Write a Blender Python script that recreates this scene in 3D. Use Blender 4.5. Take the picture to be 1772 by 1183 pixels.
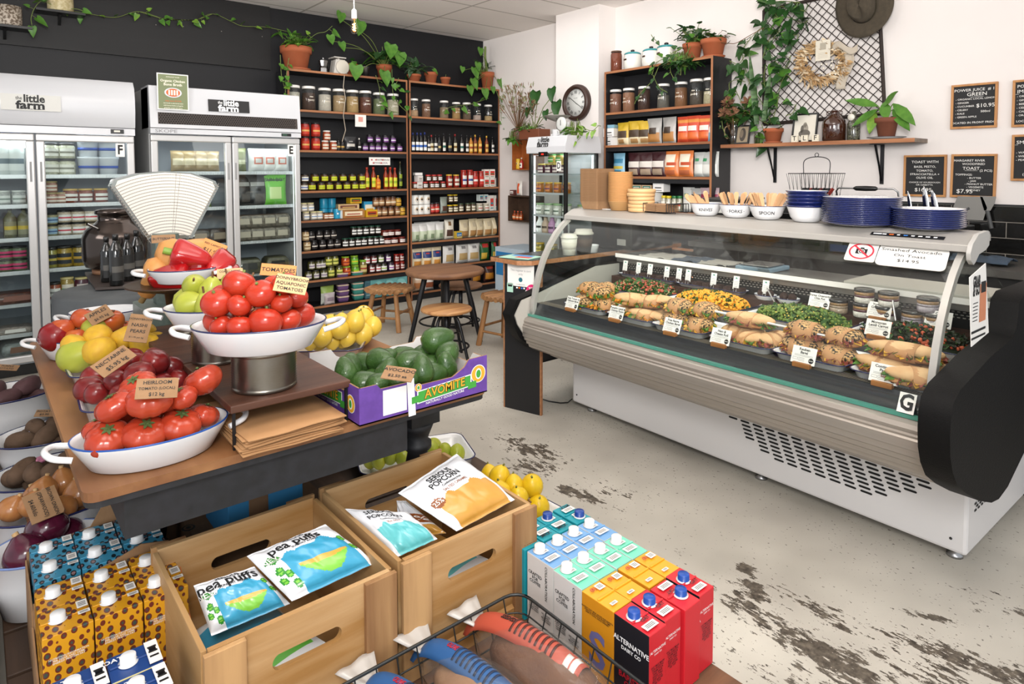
import bpy,math,random
from math import sin,cos,pi,sqrt,radians,atan2
from mathutils import Vector,Matrix,Euler,noise
random.seed(7)
for o in list(bpy.data.objects):bpy.data.objects.remove(o)
SC=bpy.context.scene
COL=SC.collection
# ---------------------------------------------------------------- camera
FPX,YAW,TILT,ROLL,PPY,EYE=1122.75,-.69549,.048814,.002,350.09,1.45
_cy,_sy,_ct,_st,_cr,_sr=cos(YAW),sin(YAW),cos(TILT),sin(TILT),cos(ROLL),sin(ROLL)
_right=Vector((_cy,_sy,0));_fwd0=Vector((-_sy,_cy,0));_dn=Vector((0,0,-1))
_fwd=_fwd0*_ct+_dn*_st;_d2=_dn*_ct-_fwd0*_st
_rx=_right*_cr+_d2*_sr;_dy=_d2*_cr-_right*_sr
CAMP=Vector((0,0,EYE))
cam=bpy.data.cameras.new('camera');camo=bpy.data.objects.new('camera',cam);COL.objects.link(camo)
cam.sensor_width=36;cam.sensor_fit='HORIZONTAL';cam.lens=FPX/1772*36
cam.shift_y=-(591.5-PPY)/1772;cam.clip_start=.02;cam.clip_end=60
camo.matrix_world=Matrix(((_rx.x,-_dy.x,-_fwd.x,0),(_rx.y,-_dy.y,-_fwd.y,0),(_rx.z,-_dy.z,-_fwd.z,EYE),(0,0,0,1)))
SC.camera=camo
def ray(px,py):
 a,b=(px-886)/FPX,(py-PPY)/FPX
 return _rx*a+_dy*b+_fwd
def onz(px,py,z):r=ray(px,py);return CAMP+r*((z-EYE)/r.z)
def onx(px,py,x):r=ray(px,py);return CAMP+r*(x/r.x)
def ony(px,py,y):r=ray(px,py);return CAMP+r*(y/r.y)
def pix(p):
 v=Vector(p)-CAMP;d=v.dot(_fwd)
 return(886+FPX*v.dot(_rx)/d,PPY+FPX*v.dot(_dy)/d)
 # ---------------------------------------------------------------- light
SC.view_settings.view_transform='Standard';SC.view_settings.look='None'
SC.view_settings.gamma=1;SC.view_settings.use_curve_mapping=False
SC.view_settings.exposure=-0.36
wd=bpy.data.worlds.new('daylight');SC.world=wd;wd.use_nodes=True
wd.node_tree.nodes['Background'].inputs[0].default_value=(.93,.96,1,1)
wd.node_tree.nodes['Background'].inputs[1].default_value=1.1
def area(name,loc,to,sx,sy,power,col=(1,1,1)):
 l=bpy.data.lights.new(name,'AREA');l.shape='RECTANGLE';l.size=sx;l.size_y=sy;l.energy=power;l.color=col
 o=bpy.data.objects.new(name,l);COL.objects.link(o);o.location=loc;l.spread=1.9 if 'up' in name else 3.14
 o.rotation_euler=(Vector(to)-Vector(loc)).to_track_quat('-Z','Y').to_euler();return o
area('ceiling_panel_light',(1.4,.8,3.02),(1.4,.8,0),2.4,1.2,26,(1,.98,.95))  # added fill just under the ceiling, not a fitting of the shop
area('ceiling_panel_light_back',(2.9,4.2,3.04),(2.9,4.2,0),3.2,2.6,50,(1,.98,.96))  # unseen fill added to brighten the rear walls and shelves
area('photographer_flash',(-.25,-.35,2.25),(2.4,2.6,.5),.6,.6,58,(1,.985,.96))
area('flash_bounced_up',(.3,.2,2.2),(1.9,2.3,3.07),.9,.9,112,(1,.97,.94))
area('left_uplight',(-1.3,3.4,2.2),(2.2,4.6,3.05),1.0,1.0,26,(1,.98,.96))  # added fill left of the view, aimed up to brighten the far ceiling
area('right_uplight',(3.4,-.9,2.1),(4.4,2.2,3.0),1.0,1.0,8,(1,.98,.96))  # weaker added fill right of the view, lifts the ceiling on that side
area('shop_front_daylight',(-1.6,-2.2,1.9),(2.4,2.6,.6),3.2,2.2,95,(.97,.985,1))
# ---------------------------------------------------------------- materials
def lin(h):
 if isinstance(h,(tuple,list)):return tuple(h[:3])+(1,)
 h=h.lstrip('#');c=[int(h[i:i+2],16)/255 for i in(0,2,4)]
 return tuple((x/12.92 if x<=.04045 else((x+.055)/1.055)**2.4)for x in c)+(1,)
MC={}
def M(name,col='#808080',rough=.5,metal=0,n=None,bump=None,spec=None,emit=None,coat=0,sss=0,col2=None,stretch=None,alpha=None,detail=3):
 """principled material; n=(scale, amount) mixes col with col2 by noise; stretch=(x,y,z) scales the noise space"""
 if name in MC:return MC[name]
 m=bpy.data.materials.new(name);m.use_nodes=True;nt=m.node_tree;b=nt.nodes['Principled BSDF']
 b.inputs['Base Color'].default_value=lin(col);b.inputs['Roughness'].default_value=rough;b.inputs['Metallic'].default_value=metal
 if spec is not None:b.inputs['Specular IOR Level'].default_value=spec
 if coat:b.inputs['Coat Weight'].default_value=coat;b.inputs['Coat Roughness'].default_value=.08
 if sss:b.inputs['Subsurface Weight'].default_value=sss;b.inputs['Subsurface Radius'].default_value=(.01,.004,.002)
 if emit:b.inputs['Emission Color'].default_value=lin(col if emit is True else emit[0]);b.inputs['Emission Strength'].default_value=1 if emit is True else emit[1]
 if alpha is not None:b.inputs['Alpha'].default_value=alpha
 if n or bump:
  tc=nt.nodes.new('ShaderNodeTexCoord');mp=nt.nodes.new('ShaderNodeMapping');nt.links.new(tc.outputs['Object'],mp.inputs[0])
  if stretch:mp.inputs['Scale'].default_value=stretch
 if n:
  nz=nt.nodes.new('ShaderNodeTexNoise');nz.inputs['Scale'].default_value=n[0];nz.inputs['Detail'].default_value=detail
  nt.links.new(mp.outputs[0],nz.inputs['Vector'])
  cr=nt.nodes.new('ShaderNodeValToRGB');cr.color_ramp.elements[0].position=.5-n[1]/2;cr.color_ramp.elements[1].position=.5+n[1]/2
  cr.color_ramp.elements[0].color=lin(col);cr.color_ramp.elements[1].color=lin(col2 or col)
  nt.links.new(nz.outputs['Fac'],cr.inputs[0]);nt.links.new(cr.outputs[0],b.inputs['Base Color'])
 if bump:
  bz=nt.nodes.new('ShaderNodeTexNoise');bz.inputs['Scale'].default_value=bump[0];bz.inputs['Detail'].default_value=3
  nt.links.new(mp.outputs[0],bz.inputs['Vector']);bp=nt.nodes.new('ShaderNodeBump');bp.inputs['Strength'].default_value=bump[1];bp.inputs['Distance'].default_value=.005
  nt.links.new(bz.outputs['Fac'],bp.inputs['Height']);nt.links.new(bp.outputs[0],b.inputs['Normal'])
 MC[name]=m;return m
def glass(name,tint=(1,1,1),refl=.09,rough=.02,haze=0):
 """thin clear pane: mostly straight-through, a mirror-like reflection that grows at grazing angles"""
 if name in MC:return MC[name]
 m=bpy.data.materials.new(name);m.use_nodes=True;nt=m.node_tree;nt.nodes.clear()
 out=nt.nodes.new('ShaderNodeOutputMaterial');mix=nt.nodes.new('ShaderNodeMixShader');tr=nt.nodes.new('ShaderNodeBsdfTransparent');gl=nt.nodes.new('ShaderNodeBsdfGlossy')
 tr.inputs[0].default_value=tuple(tint)+(1,);gl.inputs['Roughness'].default_value=rough
 ge=nt.nodes.new('ShaderNodeNewGeometry');dt=nt.nodes.new('ShaderNodeVectorMath');dt.operation='DOT_PRODUCT';nt.links.new(ge.outputs['Normal'],dt.inputs[0]);nt.links.new(ge.outputs['Incoming'],dt.inputs[1]);prev=dt.outputs['Value']
 for op,v1,v2 in(('ABSOLUTE',0,0),('SUBTRACT',None,0),('POWER',5,0),('MULTIPLY_ADD',.45,refl*.6)):
  mu=nt.nodes.new('ShaderNodeMath');mu.operation=op;mu.use_clamp=True
  if op=='SUBTRACT':mu.inputs[0].default_value=1;nt.links.new(prev,mu.inputs[1])
  else:
   nt.links.new(prev,mu.inputs[0]);mu.inputs[1].default_value=v1;mu.inputs[2].default_value=v2
  prev=mu.outputs[0]
 nt.links.new(prev,mix.inputs[0]);nt.links.new(tr.outputs[0],mix.inputs[1]);nt.links.new(gl.outputs[0],mix.inputs[2])
 last=mix
 if haze:
  d=nt.nodes.new('ShaderNodeBsdfDiffuse');d.inputs[0].default_value=(.9,.93,.92,1);m2=nt.nodes.new('ShaderNodeMixShader');m2.inputs[0].default_value=haze
  nt.links.new(mix.outputs[0],m2.inputs[1]);nt.links.new(d.outputs[0],m2.inputs[2]);last=m2
 nt.links.new(last.outputs[0],out.inputs[0]);MC[name]=m;return m
def wood(name,c1,c2,axis='x',scale=18,rough=.55,rings=1.0,coat=0):
 """grain stretched along one object axis"""
 st={'x':(.08,1,1),'y':(1,.08,1),'z':(1,1,.08)}[axis]
 return M(name,c1,rough,n=(scale,.26*rings),col2=c2,stretch=st,bump=(scale*4,.15),coat=coat,detail=6)
 # ---------------------------------------------------------------- objects
KIDS={};WM={}
def tag(o,label=None,cat=None,group=None,kind=None):
 if label:o['label']=label
 if cat:o['category']=cat
 if group:o['group']=group
 if kind:o['kind']=kind
 return o
def thing(name,label,cat,loc=(0,0,0),rz=0,group=None,rot=None):
 o=bpy.data.objects.new(name,None);COL.objects.link(o);o.empty_display_size=.05
 o.location=loc;e=Euler(rot)if rot else Euler((0,0,rz));o.rotation_euler=e
 WM[o.name]=Matrix.Translation(Vector(loc))@e.to_matrix().to_4x4();KIDS[o.name]=[]
 return tag(o,label,cat,group)
class MB:
 def __init__(s):s.v=[];s.f=[];s.mi=[];s.sm=[];s.T=None
 def add(s,vs,fs,m=0,smooth=False):
  b=len(s.v)
  if s.T is not None:vs=[s.T@Vector(p)for p in vs]
  s.v+=[tuple(p)for p in vs]
  for f in fs:s.f.append([i+b for i in f]);s.mi.append(m);s.sm.append(smooth)
 def box(s,x0,y0,z0,x1,y1,z1,m=0):
  s.add([(x0,y0,z0),(x1,y0,z0),(x1,y1,z0),(x0,y1,z0),(x0,y0,z1),(x1,y0,z1),(x1,y1,z1),(x0,y1,z1)],[(0,3,2,1),(4,5,6,7),(0,1,5,4),(1,2,6,5),(2,3,7,6),(3,0,4,7)],m);return s
 def cbox(s,c,size,m=0,R=None):
  hx,hy,hz=size[0]/2,size[1]/2,size[2]/2;R=R or Matrix.Identity(3);c=Vector(c)
  vs=[c+R@Vector((a*hx,b*hy,d*hz))for d in(-1,1)for a,b in((-1,-1),(1,-1),(1,1),(-1,1))]
  s.add(vs,[(0,3,2,1),(4,5,6,7),(0,1,5,4),(1,2,6,5),(2,3,7,6),(3,0,4,7)],m);return s
 def prism(s,poly,axis,a,b,m=0,smooth=False):
  """polygon extruded along axis; poly coords are the other two axes in order (x,y,z without axis)"""
  n=len(poly)
  def P(u,w,t):return{'x':(t,u,w),'y':(u,t,w),'z':(u,w,t)}[axis]
  vs=[P(u,w,a)for u,w in poly]+[P(u,w,b)for u,w in poly]
  s.add(vs,[list(range(n))[::-1],list(range(n,2*n))],m)
  s.add(vs,[(i,(i+1)%n,n+(i+1)%n,n+i)for i in range(n)],m,smooth);return s
 def strip(s,prof,axis,a,b,m=0,th=0,smooth=True):
  """open profile swept along an axis"""
  n=len(prof)
  def P(u,w,t):return{'x':(t,u,w),'y':(u,t,w),'z':(u,w,t)}[axis]
  vs=[P(u,w,a)for u,w in prof]+[P(u,w,b)for u,w in prof]
  s.add(vs,[(i,i+1,n+i+1,n+i)for i in range(n-1)],m,smooth);return s
 def lathe(s,prof,c=(0,0,0),n=20,m=0,sx=1,sy=1,smooth=True,mz=None,R=None):
  """prof [(r,z)...]; mz(i) gives the material of band i"""
  vs=[];c=Vector(c)
  for r,z in prof:
   for k in range(n):
    a=2*pi*k/n;p=Vector((r*sx*cos(a),r*sy*sin(a),z))
    vs.append(c+(R@p if R else p))
  b0=len(s.v);T=s.T
  if T is not None:vs=[T@p for p in vs]
  s.v+=[tuple(p)for p in vs]
  for i in range(len(prof)-1):
   for k in range(n):
    k2=(k+1)%n
    s.f.append([b0+i*n+k,b0+i*n+k2,b0+(i+1)*n+k2,b0+(i+1)*n+k]);s.mi.append(mz(i)if mz else m);s.sm.append(smooth)
  if prof[0][0]>1e-5:s.f.append([b0+k for k in range(n)][::-1]);s.mi.append(mz(0)if mz else m);s.sm.append(False)
  if prof[-1][0]>1e-5 and not(abs(prof[-1][0]-prof[0][0])<1e-6 and abs(prof[-1][1]-prof[0][1])<1e-6):
   s.f.append([b0+(len(prof)-1)*n+k for k in range(n)]);s.mi.append(mz(len(prof)-2)if mz else m);s.sm.append(False)
  return s
 def openlathe(s,prof,**k):
  """lathe of a hollow vessel: profile goes outside up, over the rim and down inside; no lids"""
  f0=len(s.f);s.lathe(prof,**k);return s
 def tube(s,pts,r,n=8,m=0,cap=True,smooth=True):
  pts=[Vector(p)for p in pts];N=len(pts);rs=r if isinstance(r,(list,tuple))else[r]*N
  vs=[];up=Vector((0,0,1));last=None
  for i,p in enumerate(pts):
   d=(pts[min(i+1,N-1)]-pts[max(i-1,0)]).normalized()
   if last is None:
    a=d.cross(up)
    if a.length<.1:a=d.cross(Vector((1,0,0)))
   else:a=last-d*last.dot(d)
   a.normalize();last=a;b=d.cross(a)
   for k in range(n):
    t=2*pi*k/n;vs.append(p+(a*cos(t)+b*sin(t))*rs[i])
  fs=[(i*n+k,i*n+(k+1)%n,(i+1)*n+(k+1)%n,(i+1)*n+k)for i in range(N-1)for k in range(n)]
  s.add(vs,fs,m,smooth)
  if cap:s.add(vs,[list(range(n))[::-1],[(N-1)*n+k for k in range(n)]],m)
  return s
 def grid(s,fn,nu,nv,m=0,smooth=True,mf=None,closeu=False):
  vs=[fn(i/nu,j/nv)for j in range(nv+1)for i in range(nu+1)]
  b=len(s.v)
  if s.T is not None:vs=[s.T@Vector(p)for p in vs]
  s.v+=[tuple(p)for p in vs];w=nu+1
  for j in range(nv):
   for i in range(nu):
    s.f.append([b+j*w+i,b+j*w+i+1,b+(j+1)*w+i+1,b+(j+1)*w+i]);s.mi.append(mf(i,j)if mf else m);s.sm.append(smooth)
  return s
 def ball(s,c,r,nu=14,nv=9,m=0,R=None,fn=None):
  """ellipsoid; fn(theta, phi)->radial factor"""
  c=Vector(c);r=Vector(r)if isinstance(r,(tuple,list,Vector))else Vector((r,r,r))
  vs=[]
  for j in range(nv+1):
   ph=pi*j/nv
   for i in range(nu):
    th=2*pi*i/nu;k=fn(th,ph)if fn else 1
    p=Vector((r.x*sin(ph)*cos(th)*k,r.y*sin(ph)*sin(th)*k,-r.z*cos(ph)*k))
    vs.append(c+(R@p if R else p))
  fs=[(j*nu+i,j*nu+(i+1)%nu,(j+1)*nu+(i+1)%nu,(j+1)*nu+i)for j in range(nv)for i in range(nu)]
  s.add(vs,fs,m,True);return s
 def text(s,st,size,fn,m=0,align='CENTER',bold=0,subdiv=False,font_sx=1):
  """flat lettering laid on a surface: fn(u, v) -> point"""
  vs,fs=textmesh(st,align,bold)
  s.add([fn(x*size*font_sx,y*size)for x,y in vs],fs,m);return s
 def plane_text(s,st,size,org,ux,uy,m=0,align='CENTER',bold=0,font_sx=1):
  org,ux,uy=Vector(org),Vector(ux).normalized(),Vector(uy).normalized()
  return s.text(st,size,lambda u,v:org+ux*u+uy*v,m,align,bold,font_sx=font_sx)
 def build(s,name,mats,parent=None,local=False,bevel=0,sub=0,origin=None,solid=0,autosm=False):
  if not isinstance(mats,(list,tuple)):mats=[mats]
  vs=[Vector(p)for p in s.v];o_loc=Vector((0,0,0))
  if not local:
   if parent is not None:inv=full(parent).inverted();vs=[inv@p for p in vs]
   else:
    if origin is not None:o_loc=Vector(origin)
    elif vs:
     o_loc=Vector((sum(p.x for p in vs)/len(vs),sum(p.y for p in vs)/len(vs),min(p.z for p in vs)))
    vs=[p-o_loc for p in vs]
  me=bpy.data.meshes.new(name);me.from_pydata([tuple(p)for p in vs],[],s.f)
  for m in mats:me.materials.append(m)
  me.polygons.foreach_set('material_index',s.mi);me.polygons.foreach_set('use_smooth',s.sm);me.update()
  o=bpy.data.objects.new(name,me);COL.objects.link(o);KIDS[o.name]=[]
  o.location=o_loc
  if parent is not None:o.parent=parent;KIDS[parent.name].append(o);o.location=(0,0,0)
  WM[o.name]=(full(parent)if parent is not None else Matrix.Translation(o_loc))
  if bevel:
   b=o.modifiers.new('bevel','BEVEL');b.width=bevel;b.segments=2;b.limit_method='ANGLE';b.angle_limit=.7
  if sub:
   b=o.modifiers.new('sub','SUBSURF');b.levels=sub;b.render_levels=sub
  if solid:
   b=o.modifiers.new('solid','SOLIDIFY');b.thickness=solid;b.offset=0
  return o
def full(o):return WM[o.name]
TXT={}
def textmesh(st,align='CENTER',bold=0):
 k=(st,align,bold)
 if k in TXT:return TXT[k]
 cu=bpy.data.curves.new('t','FONT');cu.body=st;cu.align_x=align;cu.align_y='CENTER';cu.size=1;cu.resolution_u=2;cu.offset=bold;cu.space_line=.9
 ob=bpy.data.objects.new('t',cu);COL.objects.link(ob);dg=bpy.context.evaluated_depsgraph_get();dg.update()
 me=bpy.data.meshes.new_from_object(ob.evaluated_get(dg))
 r=([(v.co.x,v.co.y)for v in me.vertices],[tuple(p.vertices)for p in me.polygons])
 bpy.data.objects.remove(ob);bpy.data.meshes.remove(me);bpy.data.curves.remove(cu);TXT[k]=r;return r
def dup(root,loc=None,rz=None,label=None,group=None,rot=None,scale=None):
 def cp(o,par):
  c=o.copy();COL.objects.link(c);KIDS[c.name]=[]
  if par is not None:c.parent=par;KIDS[par.name].append(c)
  for ch in KIDS[o.name]:cp(ch,c)
  return c
 r=cp(root,None)
 if loc is not None:r.location=loc
 if rot is not None:r.rotation_euler=rot
 elif rz is not None:r.rotation_euler=(0,0,rz)
 if scale is not None:r.scale=(scale,)*3 if not isinstance(scale,(tuple,list))else scale
 WM[r.name]=Matrix.Translation(r.location)@r.rotation_euler.to_matrix().to_4x4()
 if label:r['label']=label
 if group:r['group']=group
 return r
USED={}
def inst(key,maker,loc,rz=0,label=None,cat=None,group=None,rot=None,scale=None):
 """the first call of a kind places the original, later calls place copies"""
 if key not in USED:
  o=maker();USED[key]=o;o['category']=cat or o.get('category','thing')
  o.location=loc
  if rot is not None:o.rotation_euler=rot
  else:o.rotation_euler=(0,0,rz)
  if scale is not None:o.scale=(scale,)*3 if not isinstance(scale,(tuple,list))else scale
  if label:o['label']=label
  if group:o['group']=group
  WM[o.name]=Matrix.Translation(o.location)@o.rotation_euler.to_matrix().to_4x4()
  return o
 return dup(USED[key],loc,rz,label,group,rot,scale)
ORD=['first','second','third','fourth','fifth','sixth','seventh','eighth','ninth','tenth','eleventh','twelfth','thirteenth','fourteenth','fifteenth','sixteenth','seventeenth','eighteenth','nineteenth','twentieth','twenty-first','twenty-second','twenty-third','twenty-fourth','twenty-fifth','twenty-sixth']
def ordered(objs,fmt,group=None,rows=1,rownames=None,axis=0):
 """labels each of several look-alikes by its order as seen, from left to right, in up to `rows` rows"""
 P=[(o,pix(o.location))for o in objs]
 P.sort(key=lambda t:t[1][1]);n=len(P);k=0
 rn=rownames or{1:[''],2:['upper row','lower row'],3:['top row','middle row','bottom row'],4:['top row','second row','third row','bottom row']}[rows]
 for r in range(rows):
  part=P[k:round(n*(r+1)/rows)];k=round(n*(r+1)/rows)
  part.sort(key=lambda t:t[1][0])
  for i,(o,_)in enumerate(part):
   nm='only one' if len(part)==1 and rows==1 else ORD[i]+' from left'
   o['label']=fmt.replace('@',(nm+(', '+rn[r]if rn[r]else '')).strip())
   if group:o['group']=group
def quad(mb,c,u,w,a,b,m):mb.add([c-u*a-w*b,c+u*a-w*b,c+u*a+w*b,c-u*a+w*b],[(0,1,2,3)],m)
FR={}
def frame_on(ang,px,py):
 """work in the frame of a thing that stands slightly turned; frame_off turns everything built since about the pivot"""
 global CAMP,_rx,_dy,_fwd
 FR['s']=(CAMP,_rx,_dy,_fwd);FR['n']=set(o.name for o in bpy.data.objects);R=Matrix.Rotation(-ang,3,'Z');pv=Vector((px,py,0));FR['a']=(ang,pv)
 CAMP=pv+R@(CAMP-pv);_rx,_dy,_fwd=R@_rx,R@_dy,R@_fwd
def frame_off():
 global CAMP,_rx,_dy,_fwd
 CAMP,_rx,_dy,_fwd=FR['s'];ang,pv=FR['a'];R=Matrix.Rotation(ang,3,'Z')
 for o in bpy.data.objects:
  if o.name in FR['n']or o.parent is not None:continue
  o.location=pv+R@(o.location-pv);o.rotation_euler=(R@o.rotation_euler.to_matrix()).to_euler();WM[o.name]=Matrix.Translation(o.location)@o.rotation_euler.to_matrix().to_4x4()
def struct(o):o['kind']='structure';return o
def at(o,loc,rz=0,rot=None):
 o.location=loc;o.rotation_euler=rot if rot is not None else(0,0,rz);WM[o.name]=Matrix.Translation(o.location)@o.rotation_euler.to_matrix().to_4x4();return o
def RZ(a):return Matrix.Rotation(a,3,'Z')
def rbox(x0,y0,x1,y1,r,n=4):
 """rounded rectangle outline"""
 P=[]
 for cx,cy,a0 in((x1-r,y1-r,0),(x0+r,y1-r,pi/2),(x0+r,y0+r,pi),(x1-r,y0+r,3*pi/2)):
  for k in range(n+1):a=a0+pi/2*k/n;P.append((cx+r*cos(a),cy+r*sin(a)))
 return P
def loft(mb,rings,m=0,cap0=True,cap1=True,mz=None,smooth=True):
 """rings of equal point count joined into a skin"""
 n=len(rings[0]);vs=[p for r in rings for p in r]
 for i in range(len(rings)-1):
  mb.add([],[],0)
 b=len(mb.v)
 if mb.T is not None:vs=[mb.T@Vector(p)for p in vs]
 mb.v+=[tuple(p)for p in vs]
 for i in range(len(rings)-1):
  for k in range(n):
   k2=(k+1)%n;mb.f.append([b+i*n+k,b+i*n+k2,b+(i+1)*n+k2,b+(i+1)*n+k]);mb.mi.append(mz(i)if mz else m);mb.sm.append(smooth)
 if cap0:mb.f.append([b+k for k in range(n)][::-1]);mb.mi.append(mz(0)if mz else m);mb.sm.append(False)
 if cap1:mb.f.append([b+(len(rings)-1)*n+k for k in range(n)]);mb.mi.append(mz(len(rings)-2)if mz else m);mb.sm.append(False)
 return mb
 # ================================================================ the room
XW,YB,ZC=5.0,6.55,3.07
def floor_mat():
 m=bpy.data.materials.new('worn_painted_concrete');m.use_nodes=True;nt=m.node_tree;b=nt.nodes['Principled BSDF'];b.inputs['Roughness'].default_value=.55
 N=nt.nodes.new;Lk=nt.links.new
 tc=N('ShaderNodeTexCoord')
 def noise_(sc,vec,det=5,rough=.6):n=N('ShaderNodeTexNoise');n.inputs['Scale'].default_value=sc;n.inputs['Detail'].default_value=det;n.inputs['Roughness'].default_value=rough;Lk(vec,n.inputs['Vector']);return n.outputs['Fac']
 def mapped(scale,rz=0,loc=(0,0,0)):mp=N('ShaderNodeMapping');mp.inputs['Scale'].default_value=scale;mp.inputs['Rotation'].default_value=(0,0,rz);mp.inputs['Location'].default_value=loc;Lk(tc.outputs['Object'],mp.inputs[0]);return mp.outputs[0]
 def math_(op,a,b_=0,c=None,clamp=False):
  n=N('ShaderNodeMath');n.operation=op;n.use_clamp=clamp
  for i,x in enumerate((a,b_,c)):
   if x is None:continue
   if isinstance(x,(int,float)):n.inputs[i].default_value=x
   else:Lk(x,n.inputs[i])
  return n.outputs[0]
 mask=None
 # worn places: x, y, half length along y, half width, turn
 for(x,y,ly,lx,a,w)in((1.92,.86,.42,.09,0,1),(2.10,.95,.30,.10,.1,.7),(2.12,1.22,.06,.05,0,1),(2.03,1.13,.12,.07,-.5,.9),(2.22,.52,.40,.10,.25,.85),(2.19,2.50,.28,.12,.2,.9),(2.06,2.35,.22,.12,.9,.85),(2.05,1.98,.20,.06,.2,1),(2.2,1.9,.25,.14,.5,.55),(2.35,.70,.10,.03,.5,.9),(2.05,.62,.25,.12,0,.75),(2.9,4.4,.25,.10,.9,.6),(2.02,1.42,.1,.06,0,.5),(2.6,.35,.5,.1,.1,.7),(1.75,.55,.5,.2,.1,.8),(2.25,3.9,.3,.14,1,.75),(3.4,3.6,.3,.1,.3,.5),(2.07,.40,.06,.045,0,1.1)):
  mp=N('ShaderNodeMapping');mp.vector_type='TEXTURE';mp.inputs['Location'].default_value=(x,y,0);mp.inputs['Rotation'].default_value=(0,0,a);mp.inputs['Scale'].default_value=(lx,ly,1);Lk(tc.outputs['Object'],mp.inputs[0])
  ln=N('ShaderNodeVectorMath');ln.operation='LENGTH';Lk(mp.outputs[0],ln.inputs[0])
  v=math_('MULTIPLY_ADD',ln.outputs['Value'],-.62*w,w,clamp=True)
  mask=v if mask is None else math_('MAXIMUM',mask,v)
 streak=noise_(26,mapped((1.6,.55,1)),7,.72);blotch=noise_(7,mapped((1.2,.8,1)),4)
 s=math_('ADD',math_('MULTIPLY',streak,.75),math_('MULTIPLY',blotch,.25))
 worn=math_('GREATER_THAN',math_('MULTIPLY_ADD',mask,.30,s),.693)
 soft=noise_(1.3,mapped((1,1,1)),3)
 speck=math_('GREATER_THAN',math_('MULTIPLY_ADD',soft,.14,noise_(75,mapped((1.25,.75,1)),2,.5)),.757)
 dark=math_('MAXIMUM',worn,math_('MULTIPLY',speck,.85))
 c1=N('ShaderNodeValToRGB');c1.color_ramp.elements[0].color=lin('#aca69b');c1.color_ramp.elements[1].color=lin('#c9c3b7');c1.color_ramp.elements[0].position=.35;c1.color_ramp.elements[1].position=.65;Lk(soft,c1.inputs[0])
 c2=N('ShaderNodeValToRGB');c2.color_ramp.elements[0].color=lin('#3b342c');c2.color_ramp.elements[1].color=lin('#73695c');c2.color_ramp.elements[0].position=.35;c2.color_ramp.elements[1].position=.7;Lk(noise_(40,mapped((1,1,1)),4),c2.inputs[0])
 mx=N('ShaderNodeMix');mx.data_type='RGBA';Lk(dark,mx.inputs[0]);Lk(c1.outputs[0],mx.inputs[6]);Lk(c2.outputs[0],mx.inputs[7]);Lk(mx.outputs[2],b.inputs['Base Color'])
 bp=N('ShaderNodeBump');bp.inputs['Strength'].default_value=.3;bp.inputs['Distance'].default_value=.004;bp.invert=True;Lk(dark,bp.inputs['Height']);Lk(bp.outputs[0],b.inputs['Normal'])
 return m
mb=MB();mb.add([(-3,-3,0),(5.2,-3,0),(5.2,6.8,0),(-3,6.8,0)],[(0,1,2,3)]);mb.add([(-3,-3,-.1),(5.2,-3,-.1),(5.2,6.8,-.1),(-3,6.8,-.1)],[(3,2,1,0)])
struct(mb.build('floor',floor_mat(),origin=(0,0,0)))
def ceil_mat():
 m=M('ceiling_tile','#cfcac5',.9,bump=(160,.25));nt=m.node_tree;b=nt.nodes['Principled BSDF']
 tc=nt.nodes.new('ShaderNodeTexCoord');bk=nt.nodes.new('ShaderNodeTexBrick');nt.links.new(tc.outputs['Object'],bk.inputs['Vector'])
 bk.offset=0;bk.inputs['Scale'].default_value=1;bk.inputs['Brick Width'].default_value=1.2;bk.inputs['Row Height'].default_value=.6;bk.inputs['Mortar Size'].default_value=.012
 bk.inputs['Color1'].default_value=lin('#f0e9e4');bk.inputs['Color2'].default_value=lin('#ece5df');bk.inputs['Mortar'].default_value=lin('#bab2aa');bk.inputs['Mortar Smooth'].default_value=.1
 nt.links.new(bk.outputs['Color'],b.inputs['Base Color']);return m
mb=MB();mb.box(-2.6,-1.0,ZC,5.2,6.75,ZC+.08);struct(mb.build('ceiling',ceil_mat(),origin=(.25,.42,ZC)))
white=M('white_wall_paint','#e6dfdb',.75,n=(2.5,.6),col2='#e1dad6',bump=(60,.06))
mb=MB();mb.box(XW,-1.0,0,XW+.15,YB+.15,ZC+.02);struct(mb.build('wall_right',white,origin=(0,0,0)))
mb=MB();mb.box(XW-.24,4.375,0,XW-.001,4.98,ZC);struct(mb.build('wall_pillar',white,origin=(0,0,0)))
black=M('black_wall_paint','#1b1b1e',.5,spec=.3,n=(3,.5),col2='#161618',bump=(25,.12),stretch=(.3,1,1))
mb=MB();mb.box(-2.6,YB,0,XW,YB+.15,ZC+.02);struct(mb.build('wall_back',black,origin=(0,0,0)))
# the thicker upper boards of the back wall with screw heads
p0=ony(469,121,YB-.03)
mb=MB();mb.box(-2.6,YB-.03,p0.z,p0.x,YB-.001,ZC);
for i in range(14):
 x=-2+i*.33+random.uniform(-.1,.1);z=random.choice((ZC-.12,ZC-.3,p0.z+.05,p0.z+.3));mb.T=Matrix.Translation((min(x,p0.x-.05),YB-.031,z));mb.lathe([(.004,0),(.004,.002),(0,.002)],n=6,m=1,R=Matrix.Rotation(pi/2,3,'X'));mb.T=None
struct(mb.build('trim_1',[M('black_board','#1e1d1d',.5,spec=.3,n=(4,.5),col2='#171616',bump=(14,.2),stretch=(.15,1,1)),M('screw','#b5b0a8',.4,.6)],origin=(0,0,0)))
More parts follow.
